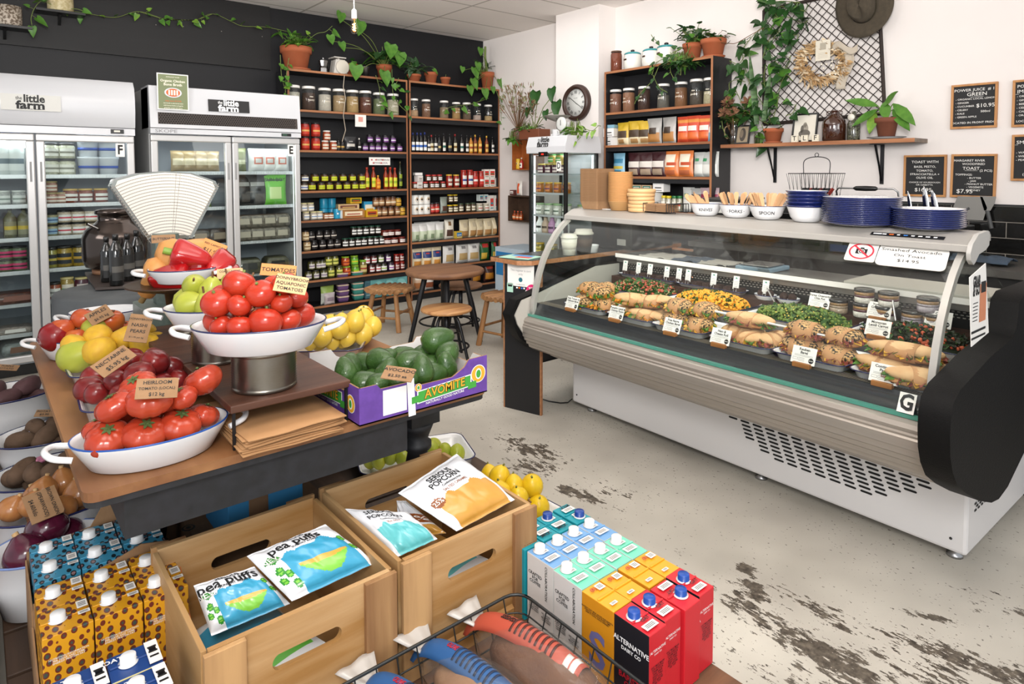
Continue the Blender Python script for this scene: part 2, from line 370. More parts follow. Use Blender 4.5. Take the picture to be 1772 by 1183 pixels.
# black tiles behind the counter
def tile_mat():
 m=M('black_wall_tile','#111111',.12);nt=m.node_tree;b=nt.nodes['Principled BSDF']
 tc=nt.nodes.new('ShaderNodeTexCoord');sp=nt.nodes.new('ShaderNodeSeparateXYZ');cb=nt.nodes.new('ShaderNodeCombineXYZ');bk=nt.nodes.new('ShaderNodeTexBrick')
 nt.links.new(tc.outputs['Object'],sp.inputs[0]);nt.links.new(sp.outputs['Y'],cb.inputs['X']);nt.links.new(sp.outputs['Z'],cb.inputs['Y']);nt.links.new(cb.outputs[0],bk.inputs['Vector'])
 bk.inputs['Scale'].default_value=1;bk.inputs['Brick Width'].default_value=.2;bk.inputs['Row Height'].default_value=.1;bk.inputs['Mortar Size'].default_value=.0022
 bk.inputs['Color1'].default_value=lin('#141312');bk.inputs['Color2'].default_value=lin('#181716');bk.inputs['Mortar'].default_value=lin('#8b857c')
 nt.links.new(bk.outputs['Color'],b.inputs['Base Color']);return m
tz=onx(1740,357,XW-.01).z
mb=MB();mb.box(XW-.012,-.6,.7,XW-.001,2.0,tz);mb.box(XW-.016,-.6,tz,XW-.001,2.0,tz+.012,1);struct(mb.build('trim_2',[tile_mat(),M('tile_edge','#222',.3)if False else M('tile_edge','#222222',.3)],origin=(0,0.03,tz-.0-2.0)))
# ================================================================ shared materials
enamel=M('white_enamel','#dcdcdd',.18,coat=.3)
enamelb=M('fridge_white','#cfd0d3',.3)
steel=M('brushed_steel','#a9a9aa',.32,1)
alu=M('pale_aluminium','#b9b6b0',.38,.75)
chrome=M('chrome','#cfcfcf',.12,1)
blackp=M('black_plastic','#141414',.35)
blackm=M('black_metal','#17171a',.4,.3)
rubber=M('dark_rubber','#26262a',.7)
ink=M('black_ink','#111111',.6)
paper=M('white_paper','#e8e5e0',.7)
navy=M('navy_rim','#1a1c4e',.25)
pane=glass('clear_glass',(.97,.985,.98),.05)
pane2=glass('door_glass',(.93,.96,.95),.07)
ledm=M('led_strip','#f4f8ff',.5,emit=('#f4f8ff',2.2))
inner=M('fridge_lining','#9aa0a8',.5)
wire=M('shelf_wire','#c9cccf',.35,.3)
kraft=M('kraft_card','#9a7755',.8,n=(30,.5),col2='#8c6a49',bump=(80,.1))
def logo(mb,org,ux,uy,s,m):
 """the shop's name in three sizes"""
 ux,uy=Vector(ux).normalized(),Vector(uy).normalized();org=Vector(org)
 def wr(st,size,du,dv,b=.03,sx=1.0):
  mb.plane_text(st,size*s,org+ux*du*s+uy*dv*s,ux,uy,m,bold=b,font_sx=sx)
 wr('the',.30,-.62,.22,.008,.8);wr('little',.62,.12,.20,.03,.95);wr('farm',.66,-.06,-.20,.035,1.16)
 # serif feet that give the lettering its slab look
 for u in(-.19,-.05,.09,.23,.37):
  c=org+ux*u*s+uy*(.0)*s
  mb.add([c+ux*a*s+uy*b*s for a,b in((-.035,-.012),(.035,-.012),(.035,.012),(-.035,.012))],[(0,1,2,3)],m)
 for u in(-.56,-.02,.17,.3,.44):
  c=org+ux*u*s+uy*(-.42)*s
  mb.add([c+ux*a*s+uy*b*s for a,b in((-.06,-.015),(.06,-.015),(.06,.015),(-.06,.015))],[(0,1,2,3)],m)
def fridge(name,label,x0,x1,yf,zb,zd,zt,zshelf,letter,round_top,doors):
 t=thing(name,label,'fridge',((x0+x1)/2,yf+.35,0));yb=YB-.04
 b=MB();w=.035
 b.box(x0,yf+.05,zb,x0+w,yb,zt-.01);b.box(x1-w,yf+.05,zb,x1,yb,zt-.01);b.box(x0+w,yb-.04,zb,x1-w,yb,zt-.01,1)
 b.box(x0+w,yf+.05,zb,x1-w,yb,zb+.05,1);b.box(x0+w,yf+.05,zd-.01,x1-w,yb,zd+.03,1);b.box(x0+w,yf+.08,zt-.03,x1-w,yb,zt-.01)
 b.box(x0+.02,yf+.1,0,x1-.02,yb-.05,zb,2)
 b.build('body',[M('fridge_side','#a4a5a4',.45)if not round_top else enamelb,inner,blackp],t,bevel=.004)
 h=MB()
 if round_top:
  H=zt-zd-.02;pr=[(yf+.02,zd+.02),(yf-.005,zd+.02),(yf-.012,zd+.03),(yf-.03,zd+.02+H*.35),(yf-.03,zd+.02+H*.6),(yf-.012,zd+.02+H*.85),(yf+.035,zt),(yf+.3,zt),(yf+.3,zd+.02)]
  h.prism(pr,'x',x0,x1,0,True);h.box(x0,yf+.0,zd-.035,x1,yf+.06,zd+.016,1)
  h.box(x1-.16,yf-.008,zd-.022,x1-.075,yf,zd+.01,2)
  h.box(x1-.14,yf-.0095,zd-.012,x1-.10,yf-.007,zd+.002,3)
 else:
  h.prism([(yf-.02,zd+.045),(yf+.012,zt-.005),(yf+.03,zt),(yf+.3,zt),(yf+.3,zd+.045)],'x',x0,x1,0);h.box(x0,yf-.016,zd,x1,yf+.05,zd+.04,0)
  h.box(x1-.175,yf-.02,zd+.008,x1-.09,yf-.014,zd+.034,2);h.box(x1-.165,yf-.021,zd+.012,x1-.125,yf-.019,zd+.03,4)
  h.plane_text('SKOPE',.036,(x0+.11,yf-.0175,zd+.019),(1,0,0),(0,0,1),5,bold=.01,font_sx=1.5)
 h.build('header',[M('header_white','#c6c7ca',.3,coat=.4),enamelb,blackp,M('display_grey','#d8d4c8',.5),M('display_green','#2d4a3a',.4),M('grey_print','#8d8d8d',.6)],t,bevel=.003)
 if not round_top:
  g=MB();za,zc=zd+.075,zd+.165
  slope=.032/(zt-zd-.05)
  def fy(z):return yf-.02+(z-zd-.045)*slope-.002
  g.add([(x0+.055,fy(za),za),(x1-.03,fy(za),za),(x1-.03,fy(zc),zc),(x0+.055,fy(zc),zc)],[(0,1,2,3)],0)
  k=0
  for r in range(6):
   z=za+.008+r*.0145;n=60
   for i in range(n):
    x=x0+.065+(i+.5*(r%2))*(x1-x0-.11)/n
    g.add([(x+.0062*cos(a),fy(z)-.001,z+.0062*sin(a))for a in[pi/6+q*pi/3 for q in range(6)]],[tuple(range(6))],1)
  g.build('vent_grille',[M('vent_brown','#3a302a',.6),M('vent_hole','#050505',.8)],t)
  # frame around the vent
 n=len(doors)
 for k,(a,c)in enumerate(doors):
  d=MB();fw=.05;z0,z1=zb+.02,zd-.04 if round_top else zd-.008
  poly=((a,c,z0,z0+fw),(a,c,z1-fw,z1))
  for(p,q,r,s_)in poly:d.box(p,yf,r,q,yf+.045,s_)
  d.box(a,yf,z0+fw,a+fw,yf+.045,z1-fw);d.box(c-fw,yf,z0+fw,c,yf+.045,z1-fw)
  # bevel lines of the mitred frame
  dr=d.build('door',[M('door_frame_alu','#c3c2c1',.35,.35)],t,bevel=.008)
  gl=MB();gl.box(a+fw-.004,yf+.012,z0+fw-.004,c-fw+.004,yf+.018,z1-fw+.004);gl.build('glass_pane',pane2,dr)
  hs=a+fw/2 if k==1 else c-fw/2
  hd=MB();hd.box(hs-.006,yf-.004,1.12+.26,hs+.006,yf,1.12+.4);hd.build('door_print',M('grey_print','#8d8d8d',.6),dr)
  gs=MB();gs.box(a+fw-.012,yf+.02,z0+.03,a+fw-.004,yf+.04,z1-.03);gs.box(c-fw+.004,yf+.02,z0+.03,c-fw+.012,yf+.04,z1-.03);gs.build('door_seal',M('seal_grey','#5c5d60',.6),dr)
  if k==n-1:
   lt=MB();cx=c-fw-.045 if round_top else c-fw-.03;lt.box(cx-.028,yf+.006,z1-.155,cx+.03,yf+.011,z1-.055)
   lt.plane_text(letter,.095,(cx,yf+.004,z1-.105),(1,0,0),(0,0,1),1,bold=.03,font_sx=.8);lt.build('letter_sticker',[paper,ink],dr)
   # middle mullion
 mu=MB();mx=(doors[0][1]+doors[1][0])/2;mu.box(mx-.02,yf+.05,zb,mx+.02,yf+.09,zd);mu.build('mullion',inner,t)
 for z in zshelf:
  s=MB();s.box(x0+w+.005,yf+.10,z-.012,x1-w-.005,yb-.05,z-.004);s.box(x0+w+.005,yf+.095,z-.024,x1-w-.005,yf+.10,z+.004)
  for i in range(52):x=x0+w+.02+i*(x1-x0-2*w-.04)/52;s.box(x,yf+.088,z-.02,x+.006,yf+.095,z-.001)
  s.build('wire_shelf',wire,t)
 l=MB()
 for x in(doors[0][0]+.035,doors[1][1]-.043,mx-.012,mx+.006):l.box(x,yf+.062,zb+.12,x+.008,yf+.07,zd-.08)
 l.build('light_strip',ledm,t)
 a_=area('fridge_lamp',((x0+x1)/2,yf+.12,zd-.05),((x0+x1)/2,yf+.32,0),(x1-x0)*.9,.06,5,(.93,.97,1))
 return t
zsF=[1.425,1.215,.98,.745,.515,.30]
zsE=[1.445,1.15,.845,.56,.30]
F_X0,F_X1,E_X0,E_X1,YF=-.27,.975,1.08,2.27,5.66
fF=fridge('display_fridge','tall white two-door glass fridge with a curved glossy header and letter F',F_X0,F_X1,5.64,.09,1.755,2.125,zsF,'F',True,((-.265,.353),(.362,.968)))
fE=fridge('display_fridge','tall white two-door glass fridge with a dark vent in its header and letter E',E_X0,E_X1,YF,.09,1.745,2.12,zsE,'E',False,((1.083,1.680),(1.688,2.266)))
lg=MB();yy=5.604
lg.add([(.175,yy,1.872),(.512,yy,1.872),(.512,yy-.002,1.982),(.175,yy-.002,1.982)],[(0,1,2,3)],0);logo(lg,(.345,yy-.003,1.93),(1,0,0),(0,0,1),.115,1)
lg.build('logo_plate',[M('sticker_grey','#c4c3bd',.4),ink],fF)
lg=MB();yy=5.645
lg.add([(1.504,yy,1.938),(1.83,yy,1.938),(1.83,yy+.01,2.036),(1.504,yy+.01,2.036)],[(0,1,2,3)],0);logo(lg,(1.667,yy-.002,1.988),(1,0,0),(0,.1,1),.115,1)
lg.build('logo_plate',[M('sticker_black','#101010',.4),M('white_ink','#efefef',.5)],fE)
# soup poster on the header of fridge E
ps=MB();y=5.632;ps.box(1.131,y,1.93,1.355,y+.004,2.212);ps.box(1.139,y-.0008,1.938,1.347,y,2.204,1)
ps.plane_text('Organic Chicken',.026,(1.243,y-.0015,2.155),(1,0,0),(0,0,1),2,bold=.02);ps.plane_text('Bone Broth',.028,(1.243,y-.0015,2.127),(1,0,0),(0,0,1),2,bold=.02);ps.plane_text('MARGARET RIVER',.012,(1.243,y-.0015,2.185),(1,0,0),(0,0,1),2)
for r,m_,dz in((.062,3,0),(.05,4,.0),):
 ps.add([(1.243+r*cos(a),y-.0012-.0004*m_,2.065+dz+r*.62*sin(a))for a in[q*pi/12 for q in range(24)]],[tuple(range(24))],m_)
for i in range(4):ps.add([(1.243+dx+(-.028+i*.019),y-.004,2.065+dz)for dx,dz in((-.006,-.02),(.006,-.02),(.006,.02),(-.006,.02))],[(0,1,2,3)],2)
for k,(w_,mm)in enumerate(((.16,4),(.17,2),(.15,2),(.16,2))):ps.plane_text(('only here $19.95','our broth is simmered slow','with bones herbs and garlic','great for soups and stews')[k],.0125 if k else .017,(1.243,y-.0015,2.0-k*.018),(1,0,0),(0,0,1),mm,bold=.01)
tag(ps.build('poster',[paper,M('poster_olive','#77805c',.6),M('cream_print','#e9e4d2',.6),M('poster_bowl','#c9cdd0',.5),M('poster_soup','#c8602c',.6)]),'olive green soup poster with a bowl picture standing against the fridge header','poster')
# ================================================================ black shelf units of the back wall and the right wall
edge=wood('ply_edge','#a9714a','#8a5636','x',30)
edgey=wood('ply_edge_y','#a9714a','#8a5636','y',30)
edgez=wood('ply_edge_z','#a06a45','#7f4f33','z',30)
sblack=M('shelf_black','#17171a',.45,bump=(30,.05))
ZS=[2.44,2.052,1.657,1.254,.96,.655,.358,.09]
def unit_back(name,label,x0,x1,yf):
 t=thing(name,label,'shelving',((x0+x1)/2,yf+.15,0));yb=YB-.035;th=.019
 for a in(x0,x1-th):s=MB();s.box(a,yf+.003,0,a+th,yb,ZS[0]-.02);s.box(a,yf,.0,a+th,yf+.003,ZS[0]-.02,1);s.build('side_panel',[sblack,edgez],t)
 s=MB();s.box(x0+th,yb-.006,0,x1-th,yb,ZS[0]-.02);s.build('back_panel',sblack,t)
 for i,z in enumerate(ZS):
  a,b=(x0+th,x1-th)if i else(x0-(.09 if name=='L' else 0),x1)
  s=MB();s.box(a,yf+.003,z-.02,b,yb-.006,z-.001);s.box(a,yf-.001,z-.021,b,yf+.003,z,1)
  if i and i<7:s.box(a,yf+.012,z-.07,b,yf+.025,z-.021)
  s.build('shelf_board',[sblack,edge],t)
 s=MB();s.box(x0+th,yf+.02,0,x1-th,yf+.035,.068);s.build('plinth',sblack,t)
 return t
LX0,LX1,RX0,RX1,YS=2.375,3.705,3.725,4.995,6.22
o=unit_back('shelf_unit','tall black shelf unit with ply edges beside the white fridge',LX0,LX1,YS)
o=unit_back('shelf_unit','tall black shelf unit with ply edges in the corner by the white wall',RX0,RX1,YS)
ZW=[2.39,2.0,1.69,1.395,1.09,.78]
WX,WY0,WY1=4.70,3.06,4.245
def unit_right():
 t=thing('shelf_unit','black shelf unit standing against the right wall next to the pillar','shelving',(WX+.15,(WY0+WY1)/2,0));th=.019;xb=XW-.02
 for y in(WY0,WY1-th):s=MB();s.box(WX+.003,y,0,xb,y+th,ZW[0]-.02);s.box(WX,y,0,WX+.003,y+th,ZW[0]-.02,1);s.build('side_panel',[sblack,edgez],t)
 s=MB();s.box(xb-.006,WY0+th,0,xb,WY1-th,ZW[0]-.02);s.build('back_panel',sblack,t)
 for i,z in enumerate(ZW):
  a,b=(WY0+th,WY1-th)if i else(WY0,WY1)
  s=MB();s.box(WX+.003,a,z-.02,xb-.006,b,z-.001);s.box(WX-.001,a,z-.021,WX+.003,b,z,1)
  if i:s.box(WX+.012,a,z-.06,WX+.024,b,z-.021)
  s.build('shelf_board',[sblack,edgey],t)
 return t
unit_right()
# ================================================================ goods on the shelves
def col(c,rough=.45,coat=0):return M('goods_'+c.strip('#')+('c' if coat else ''),c,rough,coat=coat)
jarglass=glass('jar_glass',(.96,.98,.97),.06,.03)
def jar(r,h,content,lid,label=None,band=None,fill=1.0,neck=.86,lidh=.13,see=False,text=None):
 """glass jar: contents, glass when it shows, lid and paper label"""
 def mk():
  b=MB();f=h*(1-lidh)
  pr=[(r*.9,0),(r,h*.04),(r,f*.86),(r*neck,f*.97),(r*neck,f)]
  if see:
   b.lathe([(0,.001)]+[(x*.965,z*1.0+.001)for x,z in pr if z<f*fill]+[(r*.9,f*fill),(0,f*fill+.004)],n=16)
   o=b.build('jar',M('fill_'+content.strip('#'),content,.8,n=(220,.5),col2=shade(content,.62),bump=(260,.5)),local=True)
   g=MB();g.lathe(pr,n=16);g.build('glass_body',jarglass,o,local=True)
  else:
   b.lathe(pr,n=14);o=b.build('jar',M('jarfill_'+content.strip('#'),content,.3,n=(90,.6),col2=shade(content,.7),coat=.6),local=True)
  l=MB();l.lathe([(r*.93,f),(r*.95,f+.002),(r*.95,h-.003),(r*.9,h),(0,h)],n=14);l.build('lid',col(lid,.35),o,local=True)
  if label:
   l=MB();a0,a1=(-2.5,-.64);z0,z1=f*(.18),f*(.74);R=r*1.012;n=8;vs=[];
   if see:z0,z1=f*.35,f*.72
   def P(a,z,k=1.0):return(R*k*cos(a),R*k*sin(a),z)
   for j,(za,zb_,mi)in enumerate(((z0,z1,0),(z0+(z1-z0)*.38,z0+(z1-z0)*.62,1))if not see else()):
    aa,ab=(a0,a1)if j==0 or band else(a0+.35,a1-.35);k=1+.008*j
    l.add([P(aa+(ab-aa)*i/n,z,k)for z in(za,zb_)for i in range(n+1)],[(i,i+1,n+2+i,n+1+i)for i in range(n)],mi,True)
   if see or text:
    for q,w_ in enumerate((text or 'pantry\ngoods').split('\n')):
     l.text(w_,r*.36,lambda u,v:P(-pi/2+u/R,z0+(z1-z0)*(.75-.42*q)+v,1.015),0 if see else 1,bold=.02)
   if l.v:l.build('label',[col(label,.6),col(band or '#3a3a3a',.6)],o,local=True)
  return tag(o,'jar','jar')
 return mk
def shade(h,k):
 h=h.lstrip('#');c=[int(h[i:i+2],16)for i in(0,2,4)]
 return '#%02x%02x%02x'%tuple(min(255,int(x*k))for x in c)
def bottle(r,h,colr,cap,label=None,band=None,neck=.3,sh=.62):
 def mk():
  b=MB();b.lathe([(r*.92,0),(r,.004),(r,h*sh),(r*.75,h*(sh+.08)),(r*neck,h*(sh+.2)),(r*neck,h*.93)],n=12)
  o=b.build('bottle',M('bottle_'+colr.strip('#'),colr,.15,coat=.5),local=True)
  l=MB();l.lathe([(r*neck*1.25,h*.88),(r*neck*1.25,h-.002),(r*neck,h),(0,h)],n=10);l.build('cap',col(cap,.35),o,local=True)
  if label:
   l=MB();n=8;R=r*1.015
   for j,(za,zb_)in enumerate(((h*.1,h*sh*.85),(h*.26,h*.38))):
    a0,a1=(-2.6,-.54)if j==0 or band else(-2.1,-1.0);k=1+.01*j
    l.add([(R*k*cos(a0+(a1-a0)*i/n),R*k*sin(a0+(a1-a0)*i/n),z)for z in(za,zb_)for i in range(n+1)],[(i,i+1,n+2+i,n+1+i)for i in range(n)],j,True)
   l.build('label',[col(label,.6),col(band or '#444444',.6)],o,local=True)
  return tag(o,'bottle','bottle')
 return mk
def carton_(w,d,h,colr,panel=None,band=None,name='box',cat='box',circle=False):
 def mk():
  b=MB();b.box(-w/2,-d/2,0,w/2,d/2,h);o=b.build(name,col(colr,.5),local=True,bevel=min(w,h)*.02)
  if panel:
   l=MB();y=-d/2-.0008
   if circle:l.add([(w*.3*cos(a),y,h*.5+w*.3*sin(a))for a in[-q*pi/8 for q in range(16)]],[tuple(range(16))[::-1]],0)
   else:l.add([(-w*.4,y,h*.3),(w*.4,y,h*.3),(w*.4,y,h*.8),(-w*.4,y,h*.8)],[(0,1,2,3)],0)
   l.add([(-w*.3,y-.0006,h*.42),(w*.3,y-.0006,h*.42),(w*.3,y-.0006,h*.54),(-w*.3,y-.0006,h*.54)],[(0,1,2,3)],1)
   l.add([(-w*.35,y-.0006,h*.14),(w*.35,y-.0006,h*.14),(w*.35,y-.0006,h*.2),(-w*.35,y-.0006,h*.2)],[(0,1,2,3)],1)
   l.build('label',[col(panel,.6),col(band or '#3c3c3c',.6)],o,local=True)
  return tag(o,cat,cat)
 return mk
def tin(r,h,colr,panel=None,band=None):
 def mk():
  b=MB();b.lathe([(r*.98,0),(r,.003),(r,h-.003),(r*.96,h),(r*.94,h-.003),(0,h-.003)],n=16,mz=lambda i:1 if i>1 else 0)
  o=b.build('tin',[col(colr,.35),steel],local=True)
  if panel:
   l=MB();R=r*1.012;l.add([(R*cos(-pi/2+.55*cos(t)),R*sin(-pi/2+.55*cos(t)),h*.5+r*.55*sin(t))for t in[q*pi/6 for q in range(12)]],[tuple(range(12))],0)
   R*=1.01;l.add([(R*cos(-pi/2+.28*cos(t)),R*sin(-pi/2+.28*cos(t)),h*.5+r*.28*sin(t))for t in[q*pi/6 for q in range(12)]],[tuple(range(12))],1)
   l.build('label',[col(panel,.5),col(band or '#6a4a20',.5)],o,local=True)
  return tag(o,'tin','tin')
 return mk
def pouch(w,h,d,colr,bands=(),clear=0,lean=0,top=True,name='pouch',cat='pouch',words=None):
 """soft bag: bulging below, pinched at the top; bands = [(v0, v1, u0, u1, colour)] printed areas"""
 def mk():
  cols=[colr]+[x[4]for x in bands];uq=[]
  for c in cols:
   if c not in uq:uq.append(c)
  nu,nv=12,16
  def mf(i,j):
   u,v=(i+.5)/nu,(j+.5)/nv;r=0
   for v0,v1,u0,u1,c in bands:
    if v0<=v<=v1 and u0<=u<=u1:r=uq.index(c)
   return r
  def side(sg):
   def fn(u,v):
    a=sin(pi*min(max(u,0),1))**.6;t=min(1,v*6)**.5*(1 if v<.55 else max(.03,1-((v-.55)/.40)**1.3)if v<.95 else .03)
    wob=noise.noise(Vector((u*3+w*50,v*4,sg*3+h*20)))*.12*d
    wn=w*(1-.06*sin(pi*v));return((u-.5)*wn*(1 if sg<0 else 1),sg*(d/2*a*t+wob*a*(1 if v<.93 else 0)),v*h)
   return fn
  b=MB();b.grid(side(-1),nu,nv,mf=mf);b.grid(lambda u,v:side(1)(1-u,v),nu,nv,mf=lambda i,j:mf(nu-1-i,j))
  o=b.build(name,[col(c,.38)for c in uq],local=True)
  if words:
   l=MB()
   for(st,sz,vv,uu,cc)in words:
    f=side(-1);l.text(st,sz,lambda a,c_:Vector(f(min(.98,max(.02,uu+a/w)),min(.98,vv+c_/h)))+Vector((0,-.002,0)),0,bold=.02)
   l.build('lettering',[col(words[0][4],.5)],o,local=True)
  return tag(o,cat,cat)
 return mk
MK={}
def put(key,maker,loc,rz,cat,sc=None,rot=None):return inst(key,maker,loc,rz,cat=cat,scale=sc,rot=rot)
# rows of goods: R(plane, z, maker key, maker, pixel x of each, layers, item height, label format)
def row(side,z,key,maker,pxs,fmt,cat,group,front=.075,layers=1,dz=0,py=300,jitter=.06,sc=1):
 objs=[]
 for L in range(layers):
  xs=pxs[L]if isinstance(pxs[0],(list,tuple))else pxs
  for px in xs:
   s=random.uniform(.98,1.02)*sc
   if side=='B':p=ony(px,py,YS+front);loc=(p.x,p.y+random.uniform(-.004,.004),z+L*dz);rz=random.uniform(-jitter,jitter)*3
   else:p=onx(px,py,WX+front);loc=(p.x+random.uniform(-.004,.004),p.y,z+L*dz);rz=-pi/2+random.uniform(-jitter,jitter)*3
   objs.append((L,put(key,maker,loc,rz,cat,s)))
 for L in range(layers):
  os_=sorted([o for l,o in objs if l==L],key=lambda o:pix(o.location)[0])
  for i,o in enumerate(os_):
   pos=ORD[i]+' from left' if len(os_)>1 else ''
   if layers==2:pos=(pos+(' upper layer' if L else ' lower layer')).strip()
   if layers==3:pos=(pos+' '+['lower','middle','upper'][L]+' layer').strip()
   o['label']=(fmt+(', '+pos if pos else ''));o['group']=group
 return[o for _,o in objs]
def zb(i):return ZS[i]+.001
def lin_(a,b,n):return[a+(b-a)*i/(n-1)for i in range(n)]if n>1 else[(a+b)/2]
# ---- left unit
top=[(510,'#c9c4b4'),(536,'#4a3226'),(563.5,'#d9cfc0'),(588.5,'#b99a72'),(611.5,'#c4a06a'),(633.5,'#6b3a26'),(657,'#77805a'),(681,'#cfc5aa')]
nm=['pale husk','dark nut','white flour','tan grain','golden grain','red-brown nut','green seed','cream oat']
for(px,c),n_ in zip(top,nm):
 o=row('B',zb(1),'bigjar'+c,jar(.067,.235,c,'#e8e5e0','#e4dccb',fill=.8,see=True,text='raw\npantry',lidh=.11),[px],'large white-lidded glass jar of %s on the upper shelf beside the fridge'%n_,'jar','pantry jars on the left shelf unit')
top=[(717,'#c9a27c',.4,'cut grain'),(738,'#8a6148',.85,'brown cocoa'),(769,'#a58a6c',.7,'grey-tan flour'),(790,'#c79a62',.75,'orange-tan lentil'),(808,'#7d6550',.6,'brown seed'),(826,'#cfb5a8',.35,'pink-white salt'),(845,'#c9a878',.35,'pale sugar')]
for px,c,f,n_ in top:
 row('B',zb(1),'midjar'+c,jar(.052,.2,c,'#e8e5e0','#e4dccb',fill=f,see=True,text='raw\npantry',lidh=.11),[px],'white-lidded pantry jar with %s on the corner unit'%n_,'jar','pantry jars on the corner shelf unit')
red='#b5281c';G='goods on the left shelf unit';H='goods on the corner shelf unit'
row('B',zb(2),'redtin',jar(.045,.135,red,'#1c1c1c','#c43a24','#e0b060',lidh=.1),[[529,547],[529,547]],'red-wrapped jar on the shelf under the white-lidded jars','jar',G,layers=2,dz=.137)
row('B',zb(2),'whlidsauce',jar(.038,.1,'#b4532c','#e8e6e0','#ded6c4','#b4532c'),[[563,577],[566]],'white-lidded orange relish jar beside the red jars','jar',G,layers=2,dz=.102)
row('B',zb(2),'darksauce',bottle(.022,.13,'#17120f','#111111','#2a2622','#c9a050'),[586,593],'small dark sauce bottle behind the black bag','bottle',G)
row('B',zb(2),'blackbag',pouch(.13,.15,.05,'#17171a',[(.3,.5,.2,.8,'#c9c4ba'),(.6,.7,.3,.7,'#8c8a86')]),[607],'black coffee bag with pale print on the left unit','bag',G)
row('B',zb(2),'darkwh',bottle(.02,.14,'#1a1412','#e8e4dc','#1a1412','#e8e4dc'),[622],'slim dark bottle with white cap right of the black bag','bottle',G)
row('B',zb(2),'purple',jar(.036,.088,'#2a1a2e','#141416','#7b4a8c','#ece6ee'),[[632,643,654,665,678,691],[640,653,667,680]],'small purple-labelled jar','jar','purple-labelled jars',layers=2,dz=.09)
row('B',zb(3),'lime',jar(.041,.083,'#5a3a18','#1b1b1b','#c8cf2c','#aab41c'),[[539,555,569,584,599,613,626],[544,561,576,593,609,625]],'lime-labelled black-lidded jar','jar','lime-labelled jars',layers=2,dz=.085)
row('B',zb(3),'limew',jar(.041,.083,'#5a4a38','#1b1b1b','#e6e4d8','#4a6ab0'),[[525],[527]],'white-labelled jar at the fridge end of the lime row','jar',G,layers=2,dz=.085)
row('B',zb(3),'hot',bottle(.026,.235,'#8c2f14','#a8301c','#d6cf3a','#9ab020',neck=.42),[635,646,667,675,683],'tall chilli sauce bottle with yellow-green label','bottle','tall sauce bottles')
row('B',zb(3),'hots',bottle(.028,.15,'#d06a1a','#d8a030','#e0a02a','#c86a14'),[654],'short orange sauce bottle among tall chilli bottles','bottle',G,front=.05)
row('B',zb(3),'olive',bottle(.024,.30,'#1c2410','#3a3420','#8a9a2a','#39411a',neck=.35),[692],'tallest dark green oil bottle at the end of the sauces','bottle',G)
row('B',zb(4),'honeyw',jar(.036,.085,'#c8bfae','#d8cf9a','#f0ece0','#7a98c0'),[[528,541,552],[524,536]],'white-labelled baby-food jar beside the fridge','jar',G,layers=2,dz=.087)
row('B',zb(4),'jamw',jar(.032,.07,'#a86a3c','#2a2a2a','#efe8da','#a0522c'),[562,571],'small pale-labelled jam jar in front of the blue tins','jar',G,front=.05)
row('B',zb(4),'bluetin',tin(.042,.105,'#1f8fb4',None),[[559,573],[559,573]],'bright blue round tin stacked','tin','blue tins',layers=2,dz=.106,front=.16)
row('B',zb(4),'bluetin2',tin(.036,.105,'#2ea3cc','#1b6a94','#e8f4f8'),[582],'upright light blue tin next to a white one','tin',G)
row('B',zb(4),'whtin',tin(.036,.1,'#e6e8e6',None),[592],'upright white tin next to the light blue one','tin',G)
row('B',zb(4),'crackbox',carton_(.24,.1,.085,'#a8743c','#e8d8b8','#a02a1c'),[608],'brown cracker carton with cream and red front','box',G)
row('B',zb(4)+.086,'crackbox2',carton_(.22,.12,.06,'#c9a878','#6a3a2c','#d8b060'),[600],'tan snack tray box lying on the cracker carton','box',G)
row('B',zb(4)+.15,'ybox',carton_(.13,.09,.06,'#c8a414','#4a5a1c','#c03020'),[612],'yellow and green noodle box on the tan tray box','box',G)
row('B',zb(4),'ambr',jar(.03,.09,'#c98a2c','#c9a43c','#e0c070','#a8641c'),[624],'small amber mustard jar beside the yellow box','jar',G)
row('B',zb(4),'bluebox',carton_(.13,.07,.16,'#2a98c4','#e8e4d0','#d8a01c'),[637],'upright blue cracker box with cream picture','box',G,front=.14)
row('B',zb(4),'yelbox',carton_(.14,.05,.075,'#d8a81c','#a83a1c','#2a2a2a'),[641],'yellow box with red print in front of the blue box','box',G,front=.05)
row('B',zb(4),'brownjar',jar(.036,.105,'#7a4a28','#3a2a20','#a88058','#e8dcc0'),[[654,664,675,686],[649,659,670,679]],'brown chutney jar with small tan label','jar','chutney jars',layers=2,dz=.107)
row('B',zb(4),'pickle',jar(.036,.1,'#c89a2a','#2a2a24','#d8a83a','#8a5a14'),[[695],[688]],'golden pickle jar at the end of the chutney jars','jar',G,layers=2,dz=.103)
row('B',zb(5),'blk',jar(.038,.095,'#1a1413','#151515','#26201f','#d8d0c4'),[[541,555,569,581],[536,550,563,574]],'black jar with white script label','jar','black jam jars',layers=2,dz=.097)
row('B',zb(5),'cream',jar(.038,.1,'#c9a878','#2a221c','#e0cfa8','#8a6a3c'),[[529],[527]],'cream-labelled jar at the fridge end of the black jars','jar',G,layers=2,dz=.1)
row('B',zb(5),'grnlid',jar(.035,.095,'#2a2018','#1e4a38','#ecebe6','#2a2a2a'),[[595,606,617,628,638,648,658],[610,620,631,641,652]],'green-lidded jar with a white tag label','jar','green-lidded jars',layers=2,dz=.115)
row('B',zb(5),'lowjar',jar(.045,.065,'#6a2418','#7a2a20','#e8e2dc','#c9a8a0'),[[668,680,693],[664,674,686]],'low wide white-labelled jar','jar','low wide jars',layers=2,dz=.085)
row('B',zb(6),'oliv',jar(.036,.09,'#5c5a2a','#2c2c22','#d8d4cc','#8c7a9a'),[[530,543,557],[536,548,555]],'olive jar with grey-white label','jar','olive jars',layers=2,dz=.1)
